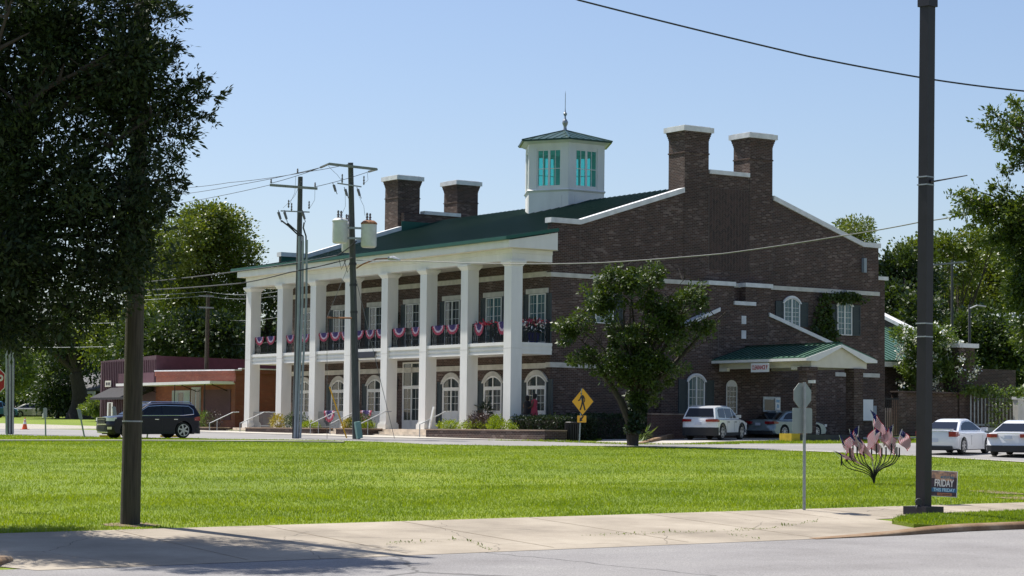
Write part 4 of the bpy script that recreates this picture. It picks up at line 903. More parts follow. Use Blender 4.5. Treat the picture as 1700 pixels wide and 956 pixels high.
# ------------------------------------------------------------------ buildings down the street on the left
def left_buildings():
    X = 66.0
    t = thing('brick_shop', 'low orange-red brick shop with a flat white canopy', 'shop', (X, 136, .1))
    mb = MB(); mb.box(X, X+28, 130.0, 142.1, -.8, 3.72); mb.box(X-.08, X, 130.0, 142.1, 3.1, 3.2); mb.build('wall', M['brick_red'], t)
    mb = MB(); mb.prism([(129.9, 3.9), (142.1, 4.05), (142.1, 3.72), (129.9, 3.72)], 'x', X-.1, X+.3); mb.box(X+.3, X+28, 129.9, 130.3, 3.72, 4.0); mb.build('parapet', M['brick_red'], t)
    mb = MB(); mb.prism([(129.85, 3.9), (142.1, 4.05), (142.1, 4.13), (129.85, 3.98)], 'x', X-.16, X+.36); mb.box(X+.36, X+28, 129.85, 130.36, 4.0, 4.08); mb.build('parapet_cap', M['capstone'], t)
    mb = MB(); mb.box(X-1.8, X-.001, 130.1, 144.8, 3.02, 3.2); mb.build('canopy', M['white'], t)
    for y in (131, 135.5, 141.8): mb = MB(); mb.tube([(X-1.7, y, 3.0), (X-1.7, y, 0)], .03, 6); mb.build('canopy_post', M['iron'], t); mb = MB(); mb.tube([(X-1.2, y, 3.0), (X-.1, y, 2.6)], .03, 5); mb.build('canopy_bracket', M['iron'], t)
    for y0, y1, z1, nm in ((135.0, 136.4, 2.9, 'door'), (136.6, 139.4, 2.7, 'shop_window')):
        mb = MB(); mb.box(X-.05, X-.001, y0, y1, .3, z1); f = mb.build(nm, M['galv'], t)
        n = 2 if nm == 'door' else 3; w_ = (y1-y0)/n
        for k in range(n): mb = MB(); mb.box(X-.065, X-.051, y0+k*w_+.1, y0+(k+1)*w_-.1, .6 if nm == 'door' else 1.0, z1-.15); mb.build('pane', M['glass'] if (k % 2 or nm == 'door') else M['signback'], f)
    mb = MB(); mb.box(X-.04, X-.001, 130.6, 134.6, .7, 2.7); mb.build('wall_panel', M['brick_maroon'], t)
    t = thing('maroon_building', 'maroon metal-clad building with a dark shingled awning', 'building', (X, 147, .2))
    mb = MB(); mb.box(X, X+30, 142.11, 151.6, -.8, 4.85); mb.build('wall', M['maroon'], t)
    mb = MB(); mb.prism([(142.11, 4.85), (151.6, 4.85), (151.6, 4.95), (142.11, 5.18)], 'x', X-.02, X+.3); mb.prism([(X, 4.851), (X+30, 4.851), (X+30, 4.4+.5), (X, 5.15)], 'y', 142.12, 142.4); mb.build('parapet', M['maroon'], t)
    mb = MB(); y = 142.2
    while y < 151.5: mb.box(X-.05, X-.001, y, y+.08, 3.2, 4.9); y += .3
    for y in (145.5+.3*k for k in range(20)): mb.box(X-.05, X-.001, y, y+.06, .2, 3.2) if y < 151.5 else None
    mb.build('cladding_ribs', M['maroon'], t)
    mb = MB(); mb.box(X-.08, X-.051, 142.3, 148.3, 2.9, 4.0); mb.build('brick_band', M['brick_maroon'], t)
    mb = MB(); mb.prism([(X-.1, 3.0), (X-1.7, 2.25), (X-1.7, 2.1), (X-.1, 2.7)], 'y', 142.3, 149.5); mb.build('awning', pmat('dark_shingles', (.025, .024, .027), .9, var=.3, scale=6), t)
    for y in (143.2, 144.4, 149.2): mb = MB(); mb.box(X-.07, X-.001, y, y+.95, .5, 1.95); f = mb.build('window', M['signwhite'], t); mb = MB(); mb.box(X-.08, X-.071, y+.25, y+.7, .6, 1.9); mb.build('pane', M['glass'], f)
    for y in (142.6, 146.8): mb = MB(); mb.tube([(X-1.6, y, 0), (X-1.6, y, 2.2)], .06, 6); mb.build('awning_post', M['maroon'], t)
    s = onX(179, 637, X-.1); mb = MB(); mb.box(X-.12, X-.06, s[1]-.55, s[1]+.45, s[2]-.22, s[2]+.22); mb.build('wall_sign', M['ceil'], t)
    mb = MB(); mb.box(X-.13, X-.121, s[1]-.4, s[1]-.1, s[2]-.1, s[2]+.1); mb.box(X-.13, X-.121, s[1]+.0, s[1]+.3, s[2]-.1, s[2]+.1); mb.build('sign_lettering', M['dkgrey'], t)
    # house with a porch behind
    P = atD(135, 690, 225.); hx, hy = float(P[0]), float(P[1]); g = zt(hx, hy)
    t = thing('porch_house', 'grey-roofed bungalow with white porch posts behind the maroon building', 'house', (hx, hy, g))
    mb = MB(); mb.box(hx, hx+9, hy-8, hy+4, g-.5, g+2.9); mb.build('wall', M['dkgrey'], t)
    mb = MB(); mb.prism([(hx-2.6, g+2.75), (hx+4.5, g+5.2), (hx+11, g+2.75), (hx+11, g+2.6), (hx-2.6, g+2.6)], 'y', hy-9, hy+4.6); mb.build('roof', pmat('grey_shingles', (.1, .1, .1), .9, var=.3, scale=2), t)
    mb = MB(); mb.box(hx-2.5, hx-2.3, hy-8.8, hy+4.4, g+2.35, g+2.599); mb.build('porch_beam', M['white'], t)
    for k in range(5): mb = MB(); mb.box(hx-2.5, hx-2.25, hy-8.6+k*3.1, hy-8.35+k*3.1, g, g+2.349); mb.build('porch_post', M['white'], t)
left_buildings()
# house bits and fence on the far right -----------------------------
def right_side():
    Y = 97.0
    t = thing('garden_wall', 'dark brick garden wall right of the gate beside the crepe myrtle', 'wall', (96, 93.5, -.2))
    a = onY(1487, 650, 93.5); b = onY(1590, 650, 93.5)
    mb = MB(); mb.box(a[0], b[0], 93.5, 93.85, -.8, 2.62); mb.box(a[0]-.0, a[0]+.7, 93.3, 93.499, -.8, 2.62); mb.build('wall_body', M['brick'], t)
    mb = MB(); mb.box(a[0]-.06, b[0]+.02, 93.25, 93.9, 2.621, 2.72); mb.build('wall_cap', M['brick'], t)
    c = onY(1600, 570, 93.5)
    t2 = thing('brick_pier', 'tall dark brick pier with pale cap right of the garden wall', 'pier', (float(c[0]), 93.5, -.2))
    mb = MB(); mb.box(b[0]+.03, b[0]+1.3, 93.4, 94.7, -.8, 5.35); mb.build('pier_body', M['brick'], t2); mb = MB(); mb.box(b[0]-.1, b[0]+1.5, 93.25, 94.9, 5.351, 5.6); mb.build('pier_cap', M['capstone'], t2)
    g = thing('iron_gate', 'dark iron gate between the brick building and the garden wall', 'gate', (89, 93.2, -.2))
    mb = MB(); x = Xe+1.2
    while x < a[0]-.05: mb.box(x, x+.03, 93.2, 93.23, -.4, 2.3); x += .14
    mb.box(Xe+1.1, a[0]-.02, 93.18, 93.25, 2.2, 2.28); mb.box(Xe+1.1, a[0]-.02, 93.18, 93.25, .1, .18); mb.build('gate_bars', M['iron'], g)
    ac = onY(1473, 705, 95.2); t = thing('air_conditioner', 'grey louvred air-conditioning unit behind white pickets beside the iron gate', 'air conditioner', (float(ac[0]), 95.2, -.2))
    mb = MB(); mb.box(ac[0]-.5, ac[0]+.5, 95.2, 96.1, -.4, 1.25); u = mb.build('casing', M['dkgrey'], t); mb = MB()
    for k in range(9): mb.box(ac[0]-.45, ac[0]+.45, 95.17, 95.199, .1+k*.12, .15+k*.12)
    mb.build('louvres', M['galv'], u)
    pf = thing('picket_panel', 'white picket panel behind the iron gate', 'fence', (float(ac[0]), 94.6, -.2)); mb = MB()
    for k in range(13): x = ac[0]-.9+k*.15; mb.box(x, x+.07, 94.6, 94.63, .5, 1.75)
    mb.box(ac[0]-.95, ac[0]+1.0, 94.631, 94.66, .7, .78); mb.box(ac[0]-.95, ac[0]+1.0, 94.631, 94.66, 1.5, 1.58); mb.build('pickets', M['signwhite'], pf)
    # fence with vines
    f0 = onY(1612, 690, 93.0); f1 = onY(1692, 690, 93.0)
    fc = thing('iron_fence', 'tall dark picket fence hung with vines on a low masonry wall', 'fence', (float(f0[0]), 93.0, -.1))
    mb = MB(); x = f0[0]
    while x < f1[0]+9: mb.box(x, x+.09, 93.05, 93.09, .75, 2.9); x += .3
    mb.box(f0[0], f1[0]+9, 93.02, 93.12, 2.7, 2.8); mb.box(f0[0], f1[0]+9, 93.02, 93.12, .8, .9); mb.build('pickets', M['galv'], fc)
    mb = MB(); mb.box(f0[0], f1[0]+9, 92.9, 93.25, -.8, .7); mb.build('base_wall', M['stone'], fc)
    vn = thing('vines', 'yellow-green vines trailing over the iron fence', 'plant', (float(f0[0])+3, 92.9, 2.6)); rg = np.random.default_rng(77)
    P = []
    for k in range(26):
        x = rg.uniform(f0[0]-.3, f1[0]+7); ln = rg.uniform(.3, 2.3) if rg.random() < .5 else .4
        n = int(90+110*ln); zz = 3.05-np.abs(rg.random(n))*ln; P.append(np.stack([x+rg.normal(size=n)*.4, 92.85+rg.normal(size=n)*.12, zz+rg.normal(size=n)*.12], 1))
    leaves(np.concatenate(P), .15, .7, rg, 'vine_leaves', M['faryellow'], vn)
    w0 = onY(1690, 690, 91.5); t = thing('garage_wall', 'pale grey rendered wall at the right edge beyond the white saloon', 'wall', (float(w0[0]), 91.5, -.2))
    mb = MB(); mb.box(w0[0], w0[0]+10, 91.5, 91.9, -.8, 2.35); mb.build('wall_body', M['stone'], t); mb = MB(); mb.box(w0[0]-.05, w0[0]+10, 91.45, 91.95, 2.351, 2.5); mb.build('wall_cap', M['capstone'], t)
    # far gabled house
    P = atD(1650, 640, 175.); hx, hy = float(P[0]), float(P[1]); z = float(P[2])
    t = thing('gabled_house', 'distant green-grey gabled house behind the vine fence', 'house', (hx, hy, zt(hx, hy)))
    mb = MB(); mb.prism([(hx-3, -1), (hx+9, -1), (hx+9, z+.3), (hx+3, z+5.4), (hx-3, z+.3)], 'y', hy, hy+8); mb.build('wall', pmat('blue_grey_siding', (.1, .14, .15), .8), t)
    mb = MB(); mb.prism([(hx-3.6, z-.1), (hx+3, z+5.6), (hx+9.6, z-.1), (hx+9.6, z+.15), (hx+3, z+5.9), (hx-3.6, z+.15)], 'y', hy-.4, hy+8.4); mb.build('roof', M['signback'], t)
    mb = MB(); q = atD(1642, 632, 170.); qx, qy, qz = map(float, q); mb.prism([(qx-1.8, qz-.9), (qx, qz+.65), (qx+1.8, qz-.9), (qx+1.8, qz-.6), (qx, qz+.95), (qx-1.8, qz-.6)], 'y', qy, qy+2.5); mb.build('dormer_roof', M['rust'], t)
right_side()
# ------------------------------------------------------------------ cars
def car(name, lab, px, py, D_or_xy, heading, L, W, H, style, paintm, group=None):
    x, y = D_or_xy
    t = thing(name, lab, 'car', (x, y, zt(x, y)+.01), group); t.rotation_euler = (0, math.atan(-.0135)*math.cos(heading), heading)
    st = style; hl = L/2; hw = W/2
    wr, wx = st['wr'], st['wx']; belt = st['belt']; gc = st['gc']
    arch = wr+.07
    def bottom():
        pts = [(hl-.12, gc+.02)]
        for cxw in (wx[1], wx[0]):
            a0 = math.asin(max(min((gc-wr)/arch, 1), -1))
            n = 9
            for k in range(n+1):
                a = a0+(PI-2*a0)*k/n; pts.append((cxw+arch*math.cos(a), wr+arch*math.sin(a)))
        pts.append((-hl+.12, gc+.04)); return pts
    top = st['top']         # rear -> front upper outline
    full = bottom()+[(-hl, gc+.2)]+top+[(hl, gc+.18)]
    nbot = len(bottom())
    def slc(yv, dz, dx):
        o = []
        for i, (px_, pz) in enumerate(full):
            if i >= nbot or i in (0, nbot-1):
                xx = px_*(1-0) ; xx = px_-math.copysign(dx*min(1, max(0, (abs(px_)-hl*.55)/(hl*.45))), px_)
                zz = pz-(dz*max(0, (pz-belt+.35)/.35) if pz > belt-.35 else 0)
                o.append((xx, yv, zz))
            else: o.append((px_, yv, pz))
        return o
    ys = [(-hw, .09, .26), (-hw+.05, .035, .15), (-hw+.22, .0, .06), (-hw*.4, -.015, .0), (hw*.4, -.015, .0), (hw-.22, 0, .06), (hw-.05, .035, .15), (hw, .09, .26)]
    mb = MB(); n = len(full)
    for yv, dz, dx in ys: mb.v += slc(yv, dz, dx)
    for s_ in range(len(ys)-1):
        for i in range(n):
            j = (i+1) % n; mb.f.append((s_*n+i, s_*n+j, (s_+1)*n+j, (s_+1)*n+i)); mb.m.append(0)
    mb.f.append(tuple(range(n))); mb.f.append(tuple((len(ys)-1)*n+i for i in range(n))[::-1]); mb.m += [0, 0]
    body = mb.build('body', M[paintm], t, smooth=True, world=False, angle=40)
    # greenhouse
    gb = st['gh_base']; gt = st['gh_top']; zb = belt-.03   # (rear x, front x) ; list of (x,z) roof points rear->front
    wb, wt = hw-.07, hw-.07-st.get('tumble', .2)
    roof = gt; zr = max(z for x_, z in roof)
    def gy(z): return wb+(wt-wb)*min(1, max(0, (z-zb)/(zr-zb)))
    outl = [(gb[0], zb)]+roof+[(gb[1], zb)]
    mb = MB(); m_ = len(outl)
    secs = [(-1, 1), (-.86, .0), (.86, .0), (1, 1)]
    for sgn, low in secs:
        for (gx, gz) in outl:
            yv = math.copysign(gy(gz), sgn)
            if low: mb.v.append((gx, yv, gz-(.045 if gz > zb+.1 else 0)))
            else: mb.v.append((gx, yv*.86, gz+(.012 if gz > zb+.1 else 0)))
    for s_ in range(3):
        for i in range(m_): j = (i+1) % m_; mb.f.append((s_*m_+i, s_*m_+j, (s_+1)*m_+j, (s_+1)*m_+i)); mb.m.append(0)
    mb.f.append(tuple(range(m_))); mb.f.append(tuple(3*m_+i for i in range(m_))[::-1]); mb.m += [0, 0]
    mb.build('cabin', M[paintm], t, smooth=True, world=False, angle=30)
    # side windows
    for poly in st['side_glass']:
        for sg in (-1, 1):
            mb = MB(); P = [(qx, sg*(gy(qz)+.006), qz-.02) for qx, qz in poly]; Q = [(qx, sg*(gy(qz)-.03), qz-.02) for qx, qz in poly]; k = len(P)
            mb.add(P+Q, [tuple(range(k)), tuple(range(2*k-1, k-1, -1))]+[(i, (i+1) % k, (i+1) % k+k, i+k) for i in range(k)])
            mb.build('side_window', M['carglass'], t, world=False)
    def endglass(nm, x0, z0, x1, z1, inset=.08):
        # slanted quad slab slightly proud of the cabin end
        d = Vector((x1-x0, 0, z1-z0)); L_ = d.length; d.normalize(); nrm = Vector((-d.z, 0, d.x)) if nm == 'windscreen' else Vector((-d.z, 0, d.x))
        if nm == 'windscreen': nrm = Vector((abs(d.z), 0, abs(d.x)))
        else: nrm = Vector((-abs(d.z), 0, abs(d.x)))
        a = Vector((x0, 0, z0))+d*inset; b = Vector((x1, 0, z1))-d*inset*1.0
        mb = MB(); ya, yb_ = gy(a.z)-.09, gy(b.z)-.1
        P = [a+Vector((0, -ya, 0)), a+Vector((0, ya, 0)), b+Vector((0, yb_, 0)), b+Vector((0, -yb_, 0))]
        V = [p+nrm*.022 for p in P]+[p-nrm*.03 for p in P]
        mb.add(V, [(0, 1, 2, 3), (7, 6, 5, 4)]+[(i, (i+1) % 4, (i+1) % 4+4, i+4) for i in range(4)]); mb.build(nm, M['carglass'], t, world=False)
    endglass('windscreen', gb[1], zb+.03, roof[-1][0], roof[-1][1]); endglass('rear_window', gb[0], zb+.03, roof[0][0], roof[0][1])
    # wheels
    for ax in wx:
        for sg in (-1, 1):
            mb = MB(); yo = sg*(hw-.015); yi = sg*(hw-.235)
            prof = [(wr-.1, yo), (wr-.03, yo), (wr, yo-sg*.035), (wr, yi+sg*.03), (wr-.04, yi), (.05, yi)]
            pr = [(ax, yo-sg*.03)]; 
            mb.tube([(ax, yy, wr) for r_, yy in prof], [r_ for r_, yy in prof], 28)
            wh = mb.build('wheel', M['tyre'], t, smooth=True, world=False)
            mb = MB(); rr = wr-.1
            mb.tube([(ax, yo+sg*.0, wr), (ax, yo-sg*.05, wr)], [rr, rr], 28); o1 = mb.build('rim_barrel', M['plastic'], wh, world=False, smooth=True)
            mb = MB(); ns = st.get('spokes', 5)
            for k in range(ns):
                a = 2*PI*k/ns+.3; c_, s2 = math.cos(a), math.sin(a); wd = st.get('spw', .05)
                P = [(ax+c_*.03-s2*wd, wr+s2*.03+c_*wd), (ax+c_*.03+s2*wd, wr+s2*.03-c_*wd), (ax+c_*rr*.97+s2*wd*.8, wr+s2*rr*.97-c_*wd*.8), (ax+c_*rr*.97-s2*wd*.8, wr+s2*rr*.97+c_*wd*.8)]
                mb.prism([(p, q) for p, q in P], 'y', yo+sg*.001, yo+sg*.014)
            mb.tube([(ax, yo, wr), (ax, yo+sg*.018, wr)], [.07, .06], 14)
            n2 = 28; vs = []
            for k in range(n2):
                a = 2*PI*k/n2
                for r_ in (rr*.9, rr): 
                    for yy in (yo+sg*.002, yo+sg*.016): vs.append((ax+math.cos(a)*r_, yy, wr+math.sin(a)*r_))
            fs = []
            for k in range(n2):
                j = (k+1) % n2; fs += [(4*k+1, 4*j+1, 4*j+3, 4*k+3), (4*k+2, 4*j+2, 4*j+3, 4*k+3), (4*k, 4*j, 4*j+1, 4*k+1)]
            mb.add(vs, fs); mb.build('rim', M['alloy'], wh, world=False)
    # floor / underbody
    mb = MB(); mb.box(-hl+.35, hl-.35, -hw+.24, hw-.24, gc-.04, gc+.1); mb.build('underbody', M['plastic'], t, world=False)
    # lower cladding / bumpers
    def wrap(nm, x_end, z0, z1, y0, y1, depth, mat, proud=.012):
        """panel hugging the rounded end of the body between |y| y0..y1"""
        sgx = 1 if x_end > 0 else -1
        def xe(yv):
            a = abs(yv); tab = [(0, 0), (hw*.4, 0), (hw-.22, .06), (hw-.05, .15), (hw, .26)]
            return hl-np.interp(a, [q[0] for q in tab], [q[1] for q in tab])+proud
        ysn = sorted(set([y0, y1]+[v for v in (-hw+.001, -hw+.05, -hw+.22, -hw*.4, hw*.4, hw-.22, hw-.05, hw-.001) if y0 < v < y1]))
        mb = MB()
        for yv in ysn:
            yy = yv*(1+proud/hw) if abs(yv) > hw-.06 else yv
            for (dx, zz) in ((0, z0), (0, z1), (-depth, z1), (-depth, z0)): mb.v.append((sgx*(xe(yv)+dx), yy, zz))
        for k in range(len(ysn)-1):
            for j in range(4): mb.f.append((4*k+j, 4*k+(j+1) % 4, 4*k+4+(j+1) % 4, 4*k+4+j)); mb.m.append(0)
        mb.f.append((0, 1, 2, 3)); q = 4*(len(ysn)-1); mb.f.append((q+3, q+2, q+1, q)); mb.m += [0, 0]
        return mb.build(nm, mat, t, world=False)
    e = .01
    for (nm, xe_, z0, z1, y0, y1, dp, mt) in st['panels']: wrap(nm, xe_, z0, z1, y0*hw, y1*hw, dp, M[mt])
    # side wedge lamps wrap onto the flank
    for (nm, x0, x1, z0, z1, mt) in st.get('side_panels', []):
        for sg in (-1, 1):
            mb = MB(); y0 = sg*(hw+.006); y1 = sg*(hw-.2); mb.prism([(x0, z0), (x1, z0+.02), (x1, z1-.05), (x0, z1)], 'y', y0, y1); mb.build(nm, M[mt], t, world=False)
    # mirrors, door handles, door seams
    for sg in (-1, 1):
        mb = MB(); mxp = gb[1]-.45; mb.box(mxp-.08, mxp+.1, sg*(wb+.02), sg*(wb+.24), belt+.02, belt+.17); mb.build('mirror', M[paintm], t, world=False)
        mb = MB()
        for dx in st.get('doors', []): mb.box(dx-.006, dx+.006, sg*(hw-.03), sg*(hw+.003), gc+.18, belt-.14)
        mb.build('door_seam', M['plastic'], t, world=False)
        mb = MB()
        for dx in st.get('handles', []): mb.box(dx-.1, dx+.1, sg*(hw-.02), sg*(hw+.025), belt-.2, belt-.165)
        mb.build('door_handle', M[st.get('hmat', paintm)], t, world=False)
        if 'sill' in st:
            mb = MB(); mb.box(wx[0]+arch, wx[1]-arch, sg*(hw-.05), sg*(hw+.012), gc-.02, gc+.13); mb.build('sill', M[st['sill']], t, world=False)
            if st.get('archtrim'):
                for cxw in wx:
                    mb = MB()
                    for k in range(10):
                        a0, a1 = PI*k/10, PI*(k+1)/10
                        mb.prism([(cxw+math.cos(a)*r_, wr+math.sin(a)*r_) for a, r_ in ((a0, arch-.005), (a1, arch-.005), (a1, arch+.075), (a0, arch+.075))], 'y', sg*(hw-.02), sg*(hw+.014))
                    mb.build('arch_trim', M['plastic'], t, world=False)
        if st.get('rails'):
            mb = MB(); yy = sg*(wt-.06); r0 = roof[0][0]+.1; r1 = roof[-1][0]-.1
            mb.tube([(r0, yy, zr-.02), (r0+.15, yy, zr+.05), (r1-.15, yy, zr+.05), (r1, yy, zr-.03)], .022, 6); mb.build('roof_rail', M[st['rails']], t, world=False)
        if st.get('chromeline'):
            mb = MB(); 
            for pa, pb in zip(st['chromeline'][:-1], st['chromeline'][1:]):
                mb.tube([(pa[0], sg*(gy(pa[1])+.012), pa[1]-.02), (pb[0], sg*(gy(pb[1])+.012), pb[1]-.02)], .018, 5)
            mb.build('window_trim', M['chrome'], t, world=False)
    return t
suv = dict(wr=.36, wx=(-1.35, 1.34), belt=1.07, gc=.24, tumble=.17, sill='plastic', archtrim=True, hmat='plastic', rails=None,
  top=[(-2.3, .62), (-2.27, .86), (-2.2, 1.02), (-2.05, 1.07), (.9, 1.07), (1.1, 1.06), (1.8, .98), (2.15, .86), (2.28, .68)],
  gh_base=(-2.18, 1.12), gh_top=[(-1.86, 1.62), (-1.5, 1.67), (-.6, 1.69), (.1, 1.66), (.32, 1.62)],
  side_glass=[[(-1.72, 1.12), (-.78, 1.1), (-.72, 1.58), (-1.45, 1.58), (-1.6, 1.5)], [(-.7, 1.1), (.22, 1.1), (.16, 1.57), (-.66, 1.58)], [(.3, 1.1), (.86, 1.1), (.42, 1.47), (.26, 1.56)]],
  panels=[('rear_bumper', -1, .22, .62, -1, 1, .12, 'plastic'), ('tail_lamp', -1, .9, 1.02, -.985, -.42, .14, 'tail'), ('tail_lamp', -1, .9, 1.02, .42, .985, .14, 'tail'), ('licence_plate', -1, .74, .88, -.17, .17, .05, 'plate'), ('front_bumper', 1, .22, .5, -1, 1, .12, 'plastic'), ('headlight', 1, .72, .84, -.98, -.5, .14, 'lens'), ('headlight', 1, .72, .84, .5, .98, .14, 'lens'), ('grille', 1, .52, .8, -.46, .46, .05, 'plastic')],
  side_panels=[('tail_lamp_side', -2.03, -1.8, .88, 1.03, 'tail')], doors=[-.74, .26, 1.0], handles=[-.55, .45], spokes=5, spw=.06)
big = dict(wr=.39, wx=(-1.42, 1.44), belt=1.1, gc=.24, tumble=.16, sill='plastic', rails='chrome', hmat='chrome',
  top=[(-2.45, .6), (-2.44, .95), (-2.38, 1.08), (-2.2, 1.1), (1.1, 1.1), (1.3, 1.11), (2.05, 1.06), (2.36, .98), (2.44, .8)],
  gh_base=(-2.36, 1.3), gh_top=[(-2.08, 1.62), (-1.8, 1.68), (-.8, 1.71), (.1, 1.68), (.42, 1.62)],
  side_glass=[[(-2.05, 1.2), (-1.5, 1.17), (-1.45, 1.56), (-1.86, 1.54)], [(-1.42, 1.17), (-.36, 1.15), (-.33, 1.58), (-1.4, 1.57)], [(-.28, 1.15), (.6, 1.15), (.36, 1.54), (-.26, 1.58)], [(.66, 1.15), (1.1, 1.14), (.7, 1.36), (.5, 1.48)]],
  chromeline=[(1.15, 1.12), (-1.4, 1.13), (-2.0, 1.19), (-1.98, 1.4), (-1.75, 1.58), (-.4, 1.61), (.38, 1.57), (1.15, 1.12)],
  panels=[('rear_bumper', -1, .22, .5, -1, 1, .12, 'plastic'), ('tail_lamp', -1, .85, 1.05, -.985, -.55, .14, 'tail'), ('tail_lamp', -1, .85, 1.05, .55, .985, .14, 'tail'),
   ('grille', 1, .72, 1.0, -.48, .48, .05, 'plastic'), ('grille_surround', 1, .985, 1.02, -.52, .52, .07, 'chrome'), ('grille_surround', 1, .66, .71, -.55, .55, .07, 'chrome'), ('grille_bar', 1, .84, .87, -.46, .46, .06, 'chrome'), ('grille_bar', 1, .77, .79, -.46, .46, .06, 'chrome'), ('grille_bar', 1, .91, .93, -.46, .46, .06, 'chrome'),
   ('headlight', 1, .84, 1.0, -.97, -.54, .2, 'lens'), ('headlight', 1, .84, 1.0, .54, .97, .2, 'lens'), ('lower_grille', 1, .42, .6, -.6, .6, .06, 'plastic'), ('skid_plate', 1, .27, .33, -.6, .6, .06, 'chrome'), ('fog_lamp_trim', 1, .44, .56, .66, .93, .08, 'chrome'), ('fog_lamp_trim', 1, .44, .56, -.93, -.66, .08, 'chrome')],
  side_panels=[('tail_lamp_side', -2.2, -2.0, .84, 1.05, 'tail')], doors=[-1.25, -.3, .7], handles=[-1.0, 0], spokes=6, spw=.045)
def sedanstyle(**k):
    d = dict(wr=.33, wx=(-1.38, 1.38), belt=.93, gc=.2, tumble=.31,
      top=[(-2.35, .55), (-2.36, .8), (-2.28, .94), (-2.0, .975), (-1.5, .95), (1.0, .94), (1.6, .86), (2.1, .74), (2.33, .6)],
      gh_base=(-1.88, 1.28), gh_top=[(-.95, 1.33), (-.75, 1.385), (-.45, 1.425), (-.05, 1.44), (.2, 1.42), (.38, 1.37)],
      side_glass=[[(-1.38, .99), (-.36, .97), (-.3, 1.36), (-.66, 1.33), (-.95, 1.24)], [(-.3, .97), (.92, .97), (.35, 1.31), (.2, 1.34), (-.24, 1.37)]],
      panels=[('rear_diffuser', -1, .2, .38, -.9, .9, .1, 'plastic'), ('tail_lamp', -1, .74, .88, -.985, -.5, .14, 'tail'), ('tail_lamp', -1, .74, .88, .5, .985, .14, 'tail'), ('licence_plate', -1, .66, .8, -.17, .17, .05, 'plate'),
        ('headlight', 1, .58, .72, -.96, -.5, .2, 'lens'), ('headlight', 1, .58, .72, .5, .96, .2, 'lens'), ('grille', 1, .5, .66, -.4, .4, .05, 'plastic')],
      side_panels=[('tail_lamp_side', -2.12, -1.9, .74, .88, 'tail')], doors=[-.34, .72], handles=[-.62, .4], spokes=7, spw=.035)
    d.update(k); return d
def carpos(px, py, lx, ly, h):
    g = gpt(px, py); return (g[0]-(lx*math.cos(h)-ly*math.sin(h)), g[1]-(lx*math.sin(h)+ly*math.cos(h)))
GR = 'cars parked around the park road'
P = carpos(1196, 731, -1.35, -0.8, 0.52); car('parked_car', 'white compact sport utility car with black bumpers parked beside the drive-through lane', 0, 0, P, .52, 4.6, 1.86, 1.69, suv, 'carwhite', GR)
P = carpos(303, 728, -1.42, 0.85, PI); car('parked_car', 'dark navy large sport utility car with chrome grille facing left', 0, 0, P, PI+.0, 4.92, 1.92, 1.72, big, 'carnavy', GR)
P = carpos(1300, 727.5, -1.38, -0.82, 0.19); car('parked_car', 'silver-green saloon waiting under the drive-through canopy', 0, 0, P, .19, 4.95, 1.87, 1.45, sedanstyle(spokes=10, spw=.018, handles=[-.62, .4], hmat='chrome'), 'carsilver', GR)
P = carpos(1597, 755.5, -1.38, -0.8, 0.42); car('parked_car', 'white two-door coupe with small boot spoiler right of the dark lamp post', 0, 0, P, .42, 4.72, 1.8, 1.42, sedanstyle(side_glass=[[(-1.42, 1.0), (.95, .97), (.4, 1.29), (.1, 1.35), (-.35, 1.355), (-.75, 1.3), (-1.1, 1.18)]], doors=[-.55, .8], handles=[-.4],
  panels=[('rear_diffuser', -1, .2, .34, -.8, .8, .1, 'plastic'), ('tail_lamp', -1, .72, .93, -.985, -.66, .16, 'tail'), ('tail_lamp', -1, .72, .93, .66, .985, .16, 'tail'), ('licence_plate', -1, .5, .64, -.17, .17, .05, 'plate'), ('headlight', 1, .58, .72, -.96, -.5, .2, 'lens'), ('headlight', 1, .58, .72, .5, .96, .2, 'lens'), ('boot_spoiler', -1, 1.0, 1.04, -.8, .8, .2, 'carwhite'), ('spoiler_foot', -1, .93, 1.0, -.78, -.72, .16, 'carwhite'), ('spoiler_foot', -1, .93, 1.0, .72, .78, .16, 'carwhite')]), 'carwhite', GR)
P = carpos(1651, 757.5, -1.38, 0.8, 0.54); car('parked_car', 'white four-door saloon with dark rear diffuser at the right edge', 0, 0, P, .54, 4.88, 1.84, 1.44, sedanstyle(panels=[('rear_diffuser', -1, .2, .44, -1, 1, .12, 'plastic'), ('tail_lamp', -1, .76, .9, -.985, -.5, .14, 'tail'), ('tail_lamp', -1, .76, .9, .5, .985, .14, 'tail'), ('licence_plate', -1, .7, .84, -.17, .17, .05, 'plate'), ('headlight', 1, .58, .72, -.96, -.5, .2, 'lens'), ('headlight', 1, .58, .72, .5, .96, .2, 'lens'), ('boot_trim', -1, .905, .925, -.5, .5, .05, 'chrome')], hmat='chrome'), 'carwhite', GR)
q = atD(53, 693, 231.); car('parked_car', 'pale gold saloon parked far off under the trees at the left', 0, 0, (float(q[0]), float(q[1])), math.radians(-14), 4.85, 1.82, 1.42, sedanstyle(), 'carbeige', GR)
q = atD(-8, 694, 225.); car('parked_car', 'light blue car cut off by the left edge of the view', 0, 0, (float(q[0]), float(q[1])), math.radians(20), 4.9, 1.9, 1.75, suv, 'carblue', GR)
